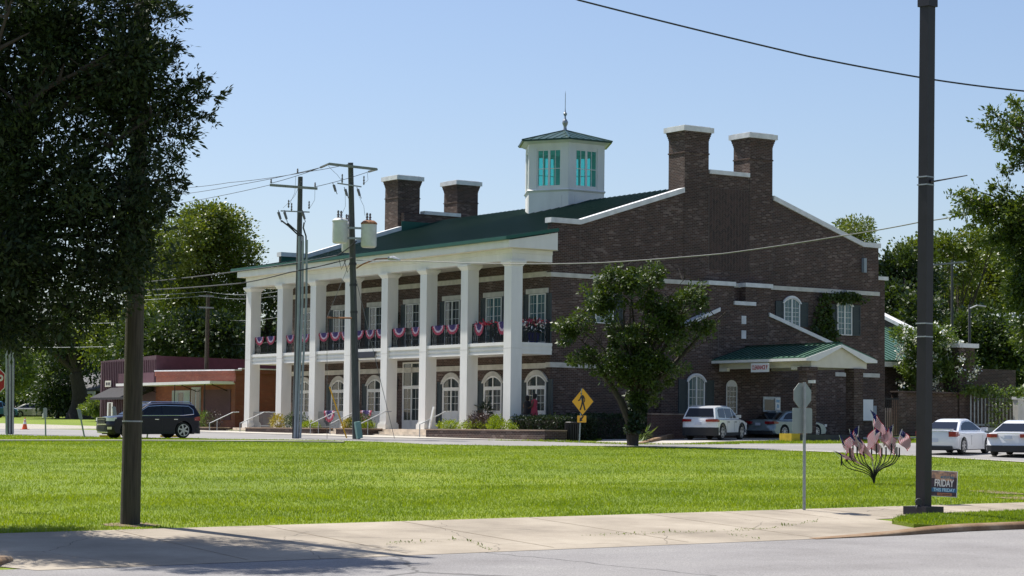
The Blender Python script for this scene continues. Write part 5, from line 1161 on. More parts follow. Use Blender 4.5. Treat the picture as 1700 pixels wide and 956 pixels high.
# ------------------------------------------------------------------ poles, wires
def pole(name, lab, px, py, topy, r0, r1, mat, group='wooden utility poles', lean=(0, 0), xy=None):
    x, y = xy or gpt(px, py); D = float(np.dot([x, y, zt(x, y)], _F)); z = zt(x, y)
    tp = atD(px+lean[0], topy, D); t = thing(name, lab, 'utility pole', (x, y, z), group)
    top = (x+(float(tp[0])-x)*(1 if lean[0] else .0), y+(float(tp[1])-y)*(1 if lean[0] else 0.0), float(tp[2]))
    if not lean[0]: top = (x, y, float(tp[2]))
    mb = MB(); n = 9; pts = [(x+(top[0]-x)*k/n, y+(top[1]-y)*k/n, (z-.3)+(top[2]-z+.3)*k/n) for k in range(n+1)]
    mb.tube(pts, [r0+(r1-r0)*k/n for k in range(n+1)], 16); mb.build('pole_shaft', M[mat], t, smooth=True)
    return t, (x, y, z), top
WR = Vector((_R[0], _R[1], 0)).normalized(); WF = Vector((_F[0], _F[1], 0)).normalized()
def insul(mb, p, h=.22, r=.055):
    mb.lathe([(r*.5, 0), (r, h*.2), (r*.5, h*.35), (r, h*.5), (r*.5, h*.65), (r*.8, h*.85), (r*.4, h)], 8, p)
# foreground wooden pole (left), its top is lost in the oak
tA, bA, topA = pole('utility_pole', 'thick brown wooden pole standing in the grass in front of the oak foliage', 216, 872, -260, .205, .15, 'woodpole')
mb = MB(); mb.tube([(bA[0], bA[1], zt(bA[0], bA[1])+2.1), (bA[0], bA[1], zt(bA[0], bA[1])+2.13)], .208, 16); mb.build('wire_band', M['galv'], tA)
dp = thing('soil_patch', 'bare soil patch around the foot of the thick brown wooden pole', 'soil patch', (bA[0], bA[1], bA[2])); rg = np.random.default_rng(3)
mb = MB(); vs = []
for k in range(20): a = 2*PI*k/20; r_ = .5+.22*rg.random(); vs.append((bA[0]+math.cos(a)*r_*1.0, bA[1]+math.sin(a)*r_*.9, 0))
mb.add([(v[0], v[1], zt(v[0], v[1])+.012) for v in vs]+[(bA[0], bA[1], bA[2]+.03)], [(k, (k+1) % 20, 20) for k in range(20)]); mb.build('soil', M['dirt'], dp)
# pole 1 with conduits
t1, b1, top1 = pole('utility_pole', 'grey wooden pole with riser conduits and one crossarm', 491, 728, 290, .17, .12, 'woodpole2')
D1 = float(np.dot(b1, _F))
def at1(px, py, D=None, d=0): p = atD(px, py, (D or D1)+d); return Vector((float(p[0]), float(p[1]), float(p[2])))
mb = MB(); a_ = at1(448, 307, d=-.2); b_ = at1(527, 313, d=-.2); dd = (b_-a_).normalized(); up = Vector((0, 0, 1)); sd = dd.cross(up)
def beam(mb, a, b, w_, h):
    a, b = Vector(a), Vector(b); d = (b-a).normalized(); u = Vector((0, 0, 1)); s_ = d.cross(u).normalized(); u = s_.cross(d)
    P = [a-s_*w_-u*h, a+s_*w_-u*h, a+s_*w_+u*h, a-s_*w_+u*h]; Q = [p+(b-a) for p in P]
    mb.add(P+Q, [(0, 1, 2, 3), (7, 6, 5, 4)]+[(i, (i+1) % 4, (i+1) % 4+4, i+4) for i in range(4)])
beam(mb, a_, b_, .06, .06); mb.build('crossarm', M['greywood'], t1)
for px, py in ((450, 304), (494, 287), (523, 310)): mb = MB(); p = at1(px, py, d=-.2); insul(mb, tuple(p)); mb.build('insulator', M['porcelain'], t1)
for px in (462, 472, 502): 
    mb = MB(); p = at1(px, 352, d=-.3); mb.tube([p+WR*.0, p+Vector((0, 0, -.35))+WR*.12], [.07, .06], 7); mb.tube([p+Vector((0, 0, .1)), p-Vector((0, 0, .5))+WR*.16], .02, 5); mb.build('fuse_cutout', M['porcelain'], t1)
mb = MB(); beam(mb, at1(466, 350, d=-.2), at1(514, 352, d=-.2), .03, .03); mb.build('cutout_bracket', M['galv'], t1)
for k, (px, py) in enumerate(((479, 345), (484, 350), (513, 347))): mb = MB(); p = at1(px, py, d=-.3); insul(mb, tuple(p), .4, .05); mb.build('surge_arrester', M['porcelain'], t1)
for k, (x0, y0, dx) in enumerate(((467, 366, 497), (477, 370, 503), (505, 369, 508))):
    mb = MB(); mb.tube([at1(x0, y0, d=-.3), at1((x0+dx)/2-3, y0+9, d=-.3), at1(dx, 392, d=-.3), at1(dx, 430, d=-.3)], .04, 6); mb.build('riser_cable', M['cable'], t1)
for k, (xa, xb2, ytop) in enumerate(((497, 489.5, 392), (503, 494, 400), (509.5, 498.5, 398))):
    mb = MB(); mb.tube([at1(xa, ytop, d=-.3), at1(xa-1, 500, d=-.32), at1(xb2+3, 640, d=-.36), at1(xb2, 727, d=-.36)], .055+.012*(k == 0), 8); mb.build('conduit', M['conduit'], t1)
mb = MB(); mb.tube([at1(487, 690, d=-.2), at1(486.5, 729, d=-.2)], .05, 8); mb.build('short_conduit', M['black'], t1)
# pole 2 with transformers
t2, b2, top2 = pole('utility_pole', 'dark wooden pole carrying three grey transformer cans', 592, 729, 270, .2, .13, 'woodpole2', lean=(-10, 0))
D2 = float(np.dot(b2, _F))
def at2(px, py, d=0): p = atD(px, py, D2+d); return Vector((float(p[0]), float(p[1]), float(p[2])))
mb = MB(); beam(mb, at2(546, 272, -.3), at2(626, 281, -.3), .06, .06); beam(mb, at2(546, 272, -.3), at2(532, 278, .3), .04, .04); beam(mb, at2(626, 281, -.3), at2(612, 285, .3), .04, .04); mb.build('crossarm', M['greywood'], t2)
def can(px, ytop, ybot, wpx, d, rustm, nm='transformer'):
    a = at2(px, ybot, d); b = at2(px, ytop, d); r = wpx/2/ (FPX/(D2+d)); h = b.z-a.z
    mb = MB(); mb.lathe([(r*.8, 0), (r*.96, .05), (r, .12), (r, h*.86)], 20, tuple(a)); c = mb.build(nm, M['transf'], t2, smooth=True)
    mb = MB(); mb.lathe([(r*1.04, h*.86), (r*1.06, h*.9), (r*1.0, h*.93), (r*.7, h), (.02, h*1.02)], 20, tuple(a)); mb.build('transformer_lid', rustm, c, smooth=True)
    mb = MB(); insul(mb, (a.x-r*.3, a.y, a.z+h*.97), .42, .075); insul(mb, (a.x+r*.3, a.y+.1, a.z+h*.97), .42, .075); mb.build('bushing', M['porcelain'], c)
    mb = MB(); q = a-WR*r*1.0+Vector((0, 0, h*.15)); q2 = q+Vector((0, 0, h*.55)); beam(mb, q, q2, .12, .12); mb.build('radiator_box', M['transf'], c)
can(564, 362, 404, 25, -.6, M['transf']); can(612, 366, 411, 26, -.4, M['rust']); can(577, 368, 419, 20, .6, M['transf'])
mb = MB(); beam(mb, at2(575, 378, -.3), at2(604, 379, -.3), .05, .05); beam(mb, at2(575, 395, -.3), at2(604, 396, -.3), .05, .05); mb.build('mounting_bracket', M['galv'], t2)
mb = MB(); beam(mb, at2(560, 304, -.2), at2(600, 310, -.2), .03, .03); mb.build('cutout_bracket', M['galv'], t2)
for px, py in ((554, 307), (573, 314), (594, 314)): mb = MB(); p = at2(px, py, -.3); mb.tube([p, p+Vector((0, 0, -.32))+WR*.1], [.07, .06], 7); mb.tube([p+Vector((0, 0, .1))-WR*.05, p-Vector((0, 0, .45))+WR*.18], .02, 5); mb.build('fuse_cutout', M['porcelain'], t2)
for px, py in ((568, 304), (604, 307)): mb = MB(); p = at2(px, py, -.3); insul(mb, tuple(p), .45, .05); mb.build('surge_arrester', M['porcelain'], t2)
mb = MB(); mb.tube([at2(543, 527, -.3), at2(588, 528, -.1)], .045, 6); mb.build('standoff_arm', M['rust'], t2)
mb = MB(); mb.tube([at2(592, 445, -.1), at2(603, 438, -.4), at2(625, 430, -.9), at2(645, 429, -1.2)], .035, 6); lamp = mb.build('lamp_arm', M['rust'], t2)
mb = MB(); p = at2(645, 429, -1.2); q = at2(664, 432, -1.5); mb.tube([p, p.lerp(q, .4)+Vector((0, 0, .04)), q], [.09, .13, .05], 8); mb.build('lamp_head', M['galv'], lamp, smooth=True)
for k, (xs, ys2) in enumerate(((( 563, 567, 574), (431, 447, 432)), ((571, 577, 583), (430, 452, 440)))):
    mb = MB(); mb.tube([at2(x, y, -.3) for x, y in zip(xs, ys2)], .02, 5); mb.build('drip_loop', M['cable'], t2)
for zpx in (440, 475, 520, 600, 700): mb = MB(); p = at2(592-(729-zpx)*.022, zpx); mb.lathe([(.19, 0), (.19, .12)], 12, tuple(p)); mb.build('pole_band', M['cable'], t2)
bx = thing('pedestal_box', 'small green telephone pedestal leaning at the foot of the transformer pole', 'utility box', tuple(at2(596, 729, -.6)))
mb = MB(); p = at2(597, 727.5, -.6); p2 = at2(593, 700, -.6); beam(mb, p, p2, .13, .13); mb.build('pedestal_body', pmat('faded_green', (.16, .3, .27), .6), bx)
gg = thing('guy_guard', 'yellow guy-wire guard leaning beside the transformer pole', 'guy wire guard', tuple(at2(575, 727, -.5)))
mb = MB(); mb.tube([at2(575.5, 727, -.5), at2(547, 642, -.5)], .035, 6); mb.build('guard', M['yellow'], gg)
wires = []
def wire(lab, pts, r=.02, mat='cable', sag=.0, name='overhead_wire'):
    """pts: world points, sag between consecutive ones"""
    P = []
    for a, b in zip(pts[:-1], pts[1:]):
        a, b = Vector(a), Vector(b); n = 14
        for k in range(n): t = k/n; p = a.lerp(b, t); p.z -= sag*4*t*(1-t); P.append(p)
    P.append(Vector(pts[-1])); mb = MB(); mb.tube(P, r, 5); o = mb.build(name, M[mat]); tag(o, lab, 'wire', 'overhead wires'); return o
def W_(px, py, D): p = atD(px, py, D); return Vector(tuple(map(float, p)))
wire('thin guy wire from the pole standoff arm to the pavement', [at2(543, 527, -.3), at2(543, 600, -.3), at2(543, 728, -.3)], .012, 'steelcable')
wire('steel guy wire running from the transformer pole down to the lawn on its right', [at2(583, 430), at2(655, 728, -1.0)], .015, 'steelcable')
wire('steel guy wire running from the transformer pole down left to the standoff arm', [at2(583, 430), at2(543, 527, -.3)], .012, 'steelcable')
wire('thick twisted cable across the sky at the top right', [W_(700, -110, 60), W_(960, 0, 62), W_(1340, 93, 64), W_(1549, 132, 66), W_(1700, 151, 68), W_(2100, 185, 72)], .026, 'cable', .02)
wire('twisted service cable crossing the portico from the transformer pole to the right', [at2(592, 432), W_(690, 433, 100), W_(850, 438, 92), W_(1000, 436, 86), W_(1200, 421, 80), W_(1400, 391, 75), W_(1530, 368, 71), W_(1640, 350, 68), W_(1900, 300, 64)], .02, 'steelcable', .02)
for k, (pts, r) in enumerate([(((300, 312), (380, 303), (494, 288), (546, 273)), .014), (((295, 323), (400, 306), (532, 278)), .014), (((300, 337), (448, 307)), .014), (((220, 470), (420, 447), (560, 424), (592, 400)), .03), (((230, 482), (400, 470), (480, 452), (585, 428)), .03), (((523, 310), (612, 285)), .014), (((494, 287), (580, 272)), .014), (((450, 304), (532, 278)), .014)]):
    labs = ['topmost thin wire running left from the crossarms into the oak', 'second thin wire running left from the crossarms', 'lowest thin wire running left from the grey pole crossarm', 'thick cable sloping from the transformer pole down to the left', 'lower thick cable sloping left just under the roof edge', 'thin wire between the right ends of the two crossarms', 'thin wire between the tops of the two utility poles', 'thin wire between the left ends of the two crossarms'][k]
    n = len(pts)
    Ds = [D2-.3 if x > 520 else (D1-.2 if x > 440 else D1+(440-x)*.12) for x, y in pts]
    wire(labs, [W_(x, y, d) for (x, y), d in zip(pts, Ds)], r, 'cable', .04)
for k, (a, b, c, d) in enumerate(((491, 293, 480, 340), (500, 300, 470, 345), (545, 275, 568, 300), (610, 287, 604, 304), (594, 320, 606, 358), (573, 320, 566, 358), (523, 312, 514, 345))):
    D_ = D1-.3 if a < 530 else D2-.3
    wire('thin jumper lead at the pole tops, ' + ['left of the grey pole', 'lowest left of the grey pole', 'left end of the transformer pole crossarm', 'right end of the transformer pole crossarm', 'above the right transformer can', 'above the left transformer can', 'right of the grey pole'][k], [W_(a, b, D_), W_((a+c)/2+4, (b+d)/2+3, D_), W_(c, d, D_)], .009, 'steelcable', .02)
# wires on the far left between the trees and the columns
for k, y in enumerate((484, 491, 527, 566)):
    wire('far wire %s before the trees behind the left end column' % ['highest', 'second highest', 'second lowest', 'lowest'][k], [W_(-40, y+8, 190), W_(343, y, 178), W_(470, y-2, 170), W_(700, y-12, 160)], .02, 'galv', .3)
# background poles
tb_, bb, tt = pole('utility_pole', 'distant brown pole with small crossarms beside the brick shop', 341, 711, 487, .17, .12, 'woodpole', xy=tuple(map(float, atD(341, 708, 150.)[:2])))
D3 = float(np.dot(bb, _F)); 
for py in (491, 510): mb = MB(); beam(mb, W_(330, py, D3-.2), W_(355, py+1, D3-.2), .05, .05); mb.build('crossarm', M['greywood'], tb_)
xy = tuple(map(float, atD(1581, 700, 150.)[:2])); tb_, bb, tt = pole('utility_pole', 'distant pole with crossarm among the trees right of the lamp post', 1581, 711, 430, .11, .08, 'woodpole2', xy=xy)
D4 = float(np.dot(bb, _F)); mb = MB(); beam(mb, W_(1548, 440, D4-.2), W_(1604, 434, D4-.2), .05, .05); mb.build('crossarm', M['greywood'], tb_)
xy = tuple(map(float, atD(1610, 700, 140.)[:2])); tb_, bb, tt = pole('utility_pole', 'short distant pole with a street light arm among the right-hand trees', 1610, 711, 505, .10, .08, 'woodpole2', xy=xy)
mb = MB(); mb.tube([W_(1610, 512, 140), W_(1622, 507, 140), W_(1637, 509, 140)], .05, 6); mb.build('lamp_arm', M['galv'], tb_)
# pole cluster at far left
xy = gpt(17, 721); tc, bc, tcp = pole('utility_pole', 'grey wooden pole with metal conduits at the left edge', 16, 721, 250, .19, .14, 'woodpole2')
D5 = float(np.dot(bc, _F))
for k, px in enumerate((11, 17, 22)):
    mb = MB(); mb.tube([W_(px, 470, D5-.3), W_(px-.5, 720, D5-.3)], .055, 8); mb.build('conduit', M['galv'], tc)
# ------------------------------------------------------------------ dark metal lamp post on the right
x, y = gpt(1533, 856); z = zt(x, y)
lp = thing('lamp_post', 'tall dark bronze square lamp post standing at the kerb', 'lamp post', (x, y, z)); Dl = float(np.dot([x, y, z], _F))
rot = math.radians(8)
mb = MB(); sw = .33; ang = [PI/4+k*PI/2+rot for k in range(4)]
Zt = float(atD(1540, -60, Dl)[2]); tp = atD(1540.5, -60, Dl)
def sq(cx_, cy_, z_, h): return [(cx_+math.cos(a)*h*1.414/1, cy_+math.sin(a)*h*1.414, z_) for a in ang]
mb.add(sq(x, y, z+.1, .135)+sq(float(tp[0]), float(tp[1]), Zt, .13), [(0, 3, 2, 1), (4, 5, 6, 7), (0, 1, 5, 4), (1, 2, 6, 5), (2, 3, 7, 6), (3, 0, 4, 7)]); mb.build('post', M['bronze'], lp)
mb = MB(); mb.add(sq(x, y, z-.1, .34)+sq(x, y, z+.22, .34), [(0, 3, 2, 1), (4, 5, 6, 7), (0, 1, 5, 4), (1, 2, 6, 5), (2, 3, 7, 6), (3, 0, 4, 7)]); mb.build('base_plinth', M['bronze'], lp)
pc = W_(1540, 6, Dl); mb = MB(); mb.add(sq(pc.x, pc.y, pc.z-.08, .17)+sq(pc.x, pc.y, pc.z+.1, .17), [(0, 3, 2, 1), (4, 5, 6, 7), (0, 1, 5, 4), (1, 2, 6, 5), (2, 3, 7, 6), (3, 0, 4, 7)]); mb.build('collar', M['bronze'], lp)
for px_, py in ((1536.5, 294), (1536.5, 307), (1534.5, 537), (1534.5, 559)): pc = W_(px_, py, Dl); mb = MB(); mb.add(sq(pc.x, pc.y, pc.z-.015, .146)+sq(pc.x, pc.y, pc.z+.015, .146), [(0, 3, 2, 1), (4, 5, 6, 7), (0, 1, 5, 4), (1, 2, 6, 5), (2, 3, 7, 6), (3, 0, 4, 7)]); mb.build('steel_band', M['galv'], lp)
mb = MB(); mb.tube([W_(1545, 301, Dl-.1), W_(1550, 301, Dl-.1), W_(1606, 291, Dl-.1)], [.05, .02, .012], 6); mb.build('banner_rod', M['cable'], lp)
mb = MB(); p = W_(1525, 833, Dl-.24); mb.tube([p, p+Vector((-WF.x*.04, -WF.y*.04, 0))], [.09, .08], 10); p = W_(1525, 843, Dl-.24); mb.tube([p, p+Vector((-WF.x*.04, -WF.y*.04, 0))], [.08, .05], 10); mb.build('hand_hole_cover', M['cable'], lp)
# ------------------------------------------------------------------ signs
def post(t, x, y, z0, z1, r, mat='galv', top=None):
    mb = MB(); tx, ty = top or (x, y); mb.tube([(x, y, z0-.2), (tx, ty, z1)], r, 8); return mb.build('post', M[mat], t)
def board(name, parent, c, rvec, uvec, poly, mat, t=.012, d=0):
    """poly in (right,up) metres; slab facing the camera side by d"""
    r = Vector(rvec).normalized(); u = Vector(uvec).normalized(); n = r.cross(u).normalized(); c = Vector(c)+n*d
    mb = MB(); k = len(poly); V = [c+r*a+u*b for a, b in poly]; V2 = [v+n*t for v in V]
    mb.add(V+V2, [tuple(range(k))[::-1], tuple(range(k, 2*k))]+[(i, (i+1) % k, (i+1) % k+k, i+k) for i in range(k)]); return mb.build(name, mat, parent)
octa = lambda R: [(R*math.cos(PI/8+k*PI/4), R*math.sin(PI/8+k*PI/4)) for k in range(8)]
def rrect(w_, h, r, n=4):
    o = []
    for cx_, cy_, a0 in ((w_/2-r, h/2-r, 0), (-w_/2+r, h/2-r, PI/2), (-w_/2+r, -h/2+r, PI), (w_/2-r, -h/2+r, 1.5*PI)):
        for k in range(n+1): a = a0+PI/2*k/n; o.append((cx_+r*math.cos(a), cy_+r*math.sin(a)))
    return o
# back-facing octagon + plate, right foreground
x, y = gpt(1335, 848); z = zt(x, y); D = float(np.dot([x, y, z], _F))
t = thing('road_sign', 'bare metal back of an eight-sided road sign above a square plate on one post', 'sign', (x, y, z))
zt1 = float(atD(1334, 634, D)[2]); post(t, x, y, z, zt1, .037)
R_ = (WR*.80+WF*.60).normalized(); k_ = FPX/D
c = Vector((x, y, float(atD(1334, 656, D)[2]))); board('octagon_plate', t, c, R_, (0, 0, 1), octa(.32), M['signback'], .006, -.075); board('sign_face', t, c, R_, (0, 0, 1), octa(.318), M['red'], .003, -.079)
c = Vector((x, y, float(atD(1334, 698, D)[2]))); board('square_plate', t, c, R_, (0, 0, 1), rrect(.66, .61, .05), M['signback'], .006, -.075)
mb = MB()
for py in (644, 664, 684, 712): p = Vector((x, y, float(atD(1334, py, D)[2])))-WF*.03; mb.tube([p, p-WF*.03], .018, 6)
mb.build('bolt', M['galv'], t)
# stop sign at the left edge, facing us
xs = atD(-19, 632, 49.5); x, y = float(xs[0]), float(xs[1]); z = zt(x, y)
t = thing('stop_sign', 'red octagonal stop sign cut off by the left edge', 'sign', (x, y, z)); post(t, x+WF.x*.05, y+WF.y*.05, z, float(xs[2])+.3, .035)
c = Vector(tuple(map(float, xs))); board('sign_border', t, c, WR, (0, 0, 1), octa(.40), M['signwhite'], .006); board('sign_face', t, c, WR, (0, 0, 1), octa(.38), M['red'], .004, .007)
text_obj('STOP', 'lettering', .34, M['signwhite'], t, c+WR.cross(Vector((0, 0, 1)))*.014, WR, (0, 0, 1), sx=.8, bold=True)
# pedestrian crossing sign
x, y = gpt(961.5, 735); z = zt(x, y); D = float(np.dot([x, y, z], _F)); t = thing('crossing_sign', 'yellow diamond pedestrian crossing sign with a small arrow plate below', 'sign', (x, y, z))
post(t, x, y, z, float(atD(966, 645, D)[2]), .03, 'signback', top=tuple(map(float, atD(966, 645, D)[:2])))
R_ = (WR*.78-WF*.62).normalized(); U_ = Vector((0, 0, 1)); c = W_(967.5, 666.5, D-.08); s_ = .66
board('diamond_border', t, c, R_, U_, [(0, -s_), (s_, 0), (0, s_), (-s_, 0)], M['black'], .006); board('diamond_plate', t, c, R_, U_, [(0, -s_+.05), (s_-.05, 0), (0, s_-.05), (-s_+.05, 0)], M['yellow'], .004, .006)
N_ = R_.cross(U_).normalized()
def mark(polys, c, sc, name, d=.012, mir=1):
    mb = MB()
    for poly in polys:
        k = len(poly); V = [c+N_*d+R_*a*sc*mir+U_*b*sc for a, b in poly]; V2 = [v+N_*.004 for v in V]
        mb.add(V+V2, [tuple(range(k))[::-1], tuple(range(k, 2*k))]+[(i, (i+1) % k, (i+1) % k+k, i+k) for i in range(k)])
    return mb.build(name, M['black'], t)
head = [(-.13+.075*math.cos(a*PI/5), .62+.085*math.sin(a*PI/5)) for a in range(10)]
walk = [head, [(-.16, .5), (.02, .52), (.09, .42), (.1, .02), (-.08, .02), (-.12, .3)], [(-.16, .5), (-.12, .34), (-.26, .1), (-.42, .06), (-.42, .14), (-.31, .19)], [(.04, .5), (.12, .44), (.24, .2), (.2, -.02), (.13, .0), (.16, .2), (.04, .38)],
        [(-.08, .04), (.06, .04), (-.02, -.25), (-.16, -.62), (-.3, -.6), (-.16, -.28)], [(-.04, .04), (.1, .04), (.16, -.2), (.3, -.6), (.17, -.64), (.04, -.24)]]
mark(walk, c-U_*.02, .62, 'walking_figure')
c2 = W_(966, 695.5, D-.08); board('plate_border', t, c2, R_, U_, rrect(.56, .36, .03), M['black'], .006); board('arrow_plate', t, c2, R_, U_, rrect(.52, .32, .03), M['yellow'], .004, .006)
mark([[(.2, .2), (.13, .27), (-.1, .06), (-.17, .13), (-.22, -.2), (.1, -.13), (.0, -.06)]], c2, .6, 'arrow')
# yard sign
x, y = gpt(1567, 838); z = zt(x, y); D = float(np.dot([x, y, z], _F)); t = thing('yard_sign', 'small square printed event sign on wire legs beside the lamp post', 'sign', (x, y, z))
R_ = (WR*.93+WF*.36); R_.z = -.045; R_.normalize(); U_ = Vector((0, 0, 1)); U_ = (U_-R_*U_.dot(R_)).normalized(); c = W_(1567, 803, D); k_ = FPX/D; hw_ = 24/k_/.93; hh = 21.5/k_; N_ = R_.cross(U_).normalized()
board('sign_board', t, c, R_, U_, [(-hw_, -hh), (hw_, -hh), (hw_, hh), (-hw_, hh)], M['signwhite'], .01)
def patch(nm, x0, x1, y0, y1, col, d): return board(nm, t, c, R_, U_, [(x0*hw_, y0*hh), (x1*hw_, y0*hh), (x1*hw_, y1*hh), (x0*hw_, y1*hh)], col, .0015, d)
def gradmat():
    m, N, L, b = newmat('sign_print'); tc = N.new('ShaderNodeTexCoord'); n = N.new('ShaderNodeTexNoise'); n.inputs['Scale'].default_value = 9; n.inputs['Detail'].default_value = 3; L.new(tc.outputs['Object'], n.inputs[0])
    cr = N.new('ShaderNodeValToRGB'); L.new(n.outputs[0], cr.inputs[0]); e = cr.color_ramp.elements; e[0].position = .35; e[0].color = (.25, .16, .14, 1); e[1].position = .62; e[1].color = (.62, .36, .22, 1); L.new(cr.outputs[0], b.inputs[0]); b.inputs['Roughness'].default_value = .5; return m
gm = gradmat()
patch('upper_print', -.94, .94, -.35, .95, gm, .011); dk = pmat('print_dark', (.05, .035, .05), .6, var=.5, scale=12); patch('dark_print', -.94, .94, -.96, .22, dk, .0125); patch('dark_print', -.94, -.7, .22, .4, dk, .0125); patch('dark_print', .72, .94, .22, .5, dk, .0125)
bl = pmat('print_blue', (.02, .13, .27), .5, var=.1); patch('blue_band', -.95, .96, -.64, -.34, bl, .0145)
patch('orange_band', -.5, .6, -.92, -.7, pmat('print_orange', (.42, .17, .08), .6), .0145)
def tx(s, size, xx, yy, col, sx, d=.0165): text_obj(s, 'lettering', size, col, t, c+N_*d+R_*xx*hw_+U_*yy*hh, R_, U_, sx=sx, depth=.001, bold=True)
tx('MOSS POINT', .085, .22, .48, pmat('print_teal', (.02, .22, .33), .5), .82); tx('FRIDAY', .25, -.02, .02, M['signwhite'], .68); tx('THIS FRIDAY', .125, .0, -.49, pmat('print_pale_blue', (.45, .7, .85), .5), .9); tx('Food Trucks & Live Music', .05, .05, -.81, dk, .62)
mb = MB(); ring = [c+N_*.014+R_*(.62+.2*math.cos(a))*hw_+U_*(.62+.22*math.sin(a))*hh for a in [2*PI*k/16 for k in range(17)]]; mb.tube(ring, .004, 4); mb.tube([c+N_*.014+R_*.62*hw_+U_*.4*hh, c+N_*.014+R_*.62*hw_+U_*.84*hh], .004, 4); mb.build('anchor_emblem', M['navy'], t)
mb = MB()
for s_ in (-.55, .55): mb.tube([c+R_*hw_*s_-U_*hh*.8-N_*.004, Vector((c.x+R_.x*hw_*s_, c.y+R_.y*hw_*s_, zt(c.x, c.y)-.1))], .004, 4)
mb.build('wire_leg', M['galv'], t)
# small parking posts along the road at left
for px, py, tpx, tpy, lab in ((76, 724, 75, 677, 'short grey sign post between the traffic cone and the leaning posts'), (141, 726, 131, 679, 'leaning short sign post left of the navy car front'), (197, 726, 189, 675, 'leaning short sign post just left of the thick wooden pole'), (244, 727, 249, 675, 'short sign post with pale plate in front of the navy car doors'), (12, 723, 9, 674, 'short grey post beside the pole with conduits at the left edge')):
    x, y = gpt(px, py); z = zt(x, y); D = float(np.dot([x, y, z], _F)); t = thing('sign_post', lab, 'sign post', (x, y, z), 'short parking sign posts'); tp = W_(tpx, tpy, D)
    mb = MB(); mb.tube([(x, y, z-.1), tuple(tp)], .04, 6); mb.build('post', M['signback'], t); d = (tp-Vector((x, y, z))).normalized(); c = tp-d*.25
    board('sign_plate', t, c-WF*.05, (WR*.45+WF*.9).normalized(), d, [(-.15, -.24), (.15, -.24), (.15, .24), (-.15, .24)], M['signback'], .01)
# traffic cone
x, y = gpt(41, 713); t = thing('traffic_cone', 'orange traffic cone with white collars on the far gravel at the left', 'traffic cone', (x, y, zt(x, y))); 
mb = MB(); mb.box(-.22, .22, -.22, .22, 0, .04); mb.build('cone_base', M['orange'], t, world=False)
mb = MB(); mb.lathe([(.17, .04), (.108, .34), (.083, .5), (.068, .56), (.048, .66), (.035, .74), (.0, .745)], 16); mb.build('cone_body', M['orange'], t, world=False, smooth=True)
mb = MB(); mb.lathe([(.11, .34), (.085, .5)], 16); mb.lathe([(.07, .56), (.05, .66)], 16); mb.build('reflective_collar', M['signwhite'], t, world=False, smooth=True)
# wheel stops under the navy car
for k, (px0, px1) in enumerate(((165, 200), (266, 306))):
    a, b = gpt(px0, 726), gpt(px1, 726); t = thing('wheel_stop', 'pale concrete wheel stop under the %s of the navy car' % ('front' if k == 0 else 'rear'), 'wheel stop', (a[0], a[1], zt(*a))); mb = MB(); beam(mb, (a[0], a[1], zt(*a)+.05), (b[0], b[1], zt(*b)+.05), .08, .06); mb.build('stop_block', M['yellowpaint'], t)
# ------------------------------------------------------------------ wire stand with small flags
x, y = gpt(1451, 804); z = zt(x, y); D = float(np.dot([x, y, z], _F)); st_ = thing('wire_stand', 'dark wrought-iron stand of many upward curling rods in the lawn', 'flag stand', (x, y, z))
base = Vector((x, y, z)); rg = np.random.default_rng(12)
tips = [(1397, 757, -.3), (1405, 751, .2), (1411, 744, -.2), (1416, 738, .4), (1423, 741, -.1), (1428, 739, .3), (1434, 741, .0), (1447, 738, .5), (1455, 737, -.4), (1462, 740, .3), (1464, 743, -.2), (1471, 742, .4), (1480, 736, -.2), (1486, 738, .3), (1489, 742, -.4), (1493, 743, .1)]
tipw = []
for px, py, dd in tips:
    tp = W_(px, py, D+dd); tipw.append(tp); h = tp-base; side = Vector((h.x, h.y, 0))
    P = [base+side*a_+Vector((0, 0, h.z*b_)) for a_, b_ in ((.01, .03), (.05, .2), (.16, .34), (.36, .44), (.6, .5), (.8, .57), (.94, .7), (1.0, .85), (1, 1))]
    mb = MB(); mb.tube([base+Vector((0, 0, -.1))]+P, [.02]+[.015]*9, 5); mb.build('rod', M['iron'], st_)
    mb = MB(); mb.tube([tp-Vector((0, 0, .28)), tp], .026, 6); mb.build('flag_holder', M['iron'], st_)
flags = [(1397, 757, 1383, 748, 1, 'fallen small flag drooping at the far left of the iron stand'), (1405, 751, 1393, 722, 1, 'small flag second from the left on the iron stand'), (1416, 738, 1410, 712, 1, 'thin furled small flag third from the left on the iron stand'), (1423, 741, 1426, 706, -1, 'small flag hanging over two rods left of the centre of the iron stand'), (1428, 739, 1420, 720, 1, 'low small flag overlapped by its neighbour left of centre on the iron stand'),
         (1455, 737, 1446, 680, 1, 'highest small flag on the iron stand'), (1462, 740, 1460, 702, -1, 'broad small flag just right of the highest one on the iron stand'), (1464, 743, 1465, 705, 1, 'small flag leaning right behind the centre of the iron stand'), (1471, 742, 1452, 716, 1, 'low small flag with mostly stripes at the centre of the iron stand'), (1480, 736, 1483, 704, -1, 'round furled small flag at the right of the iron stand'), (1486, 738, 1498, 712, 1, 'small flag at the far right tip of the iron stand'), (1447, 738, 1447, 722, 1, 'small folded flag low at the centre of the iron stand')]
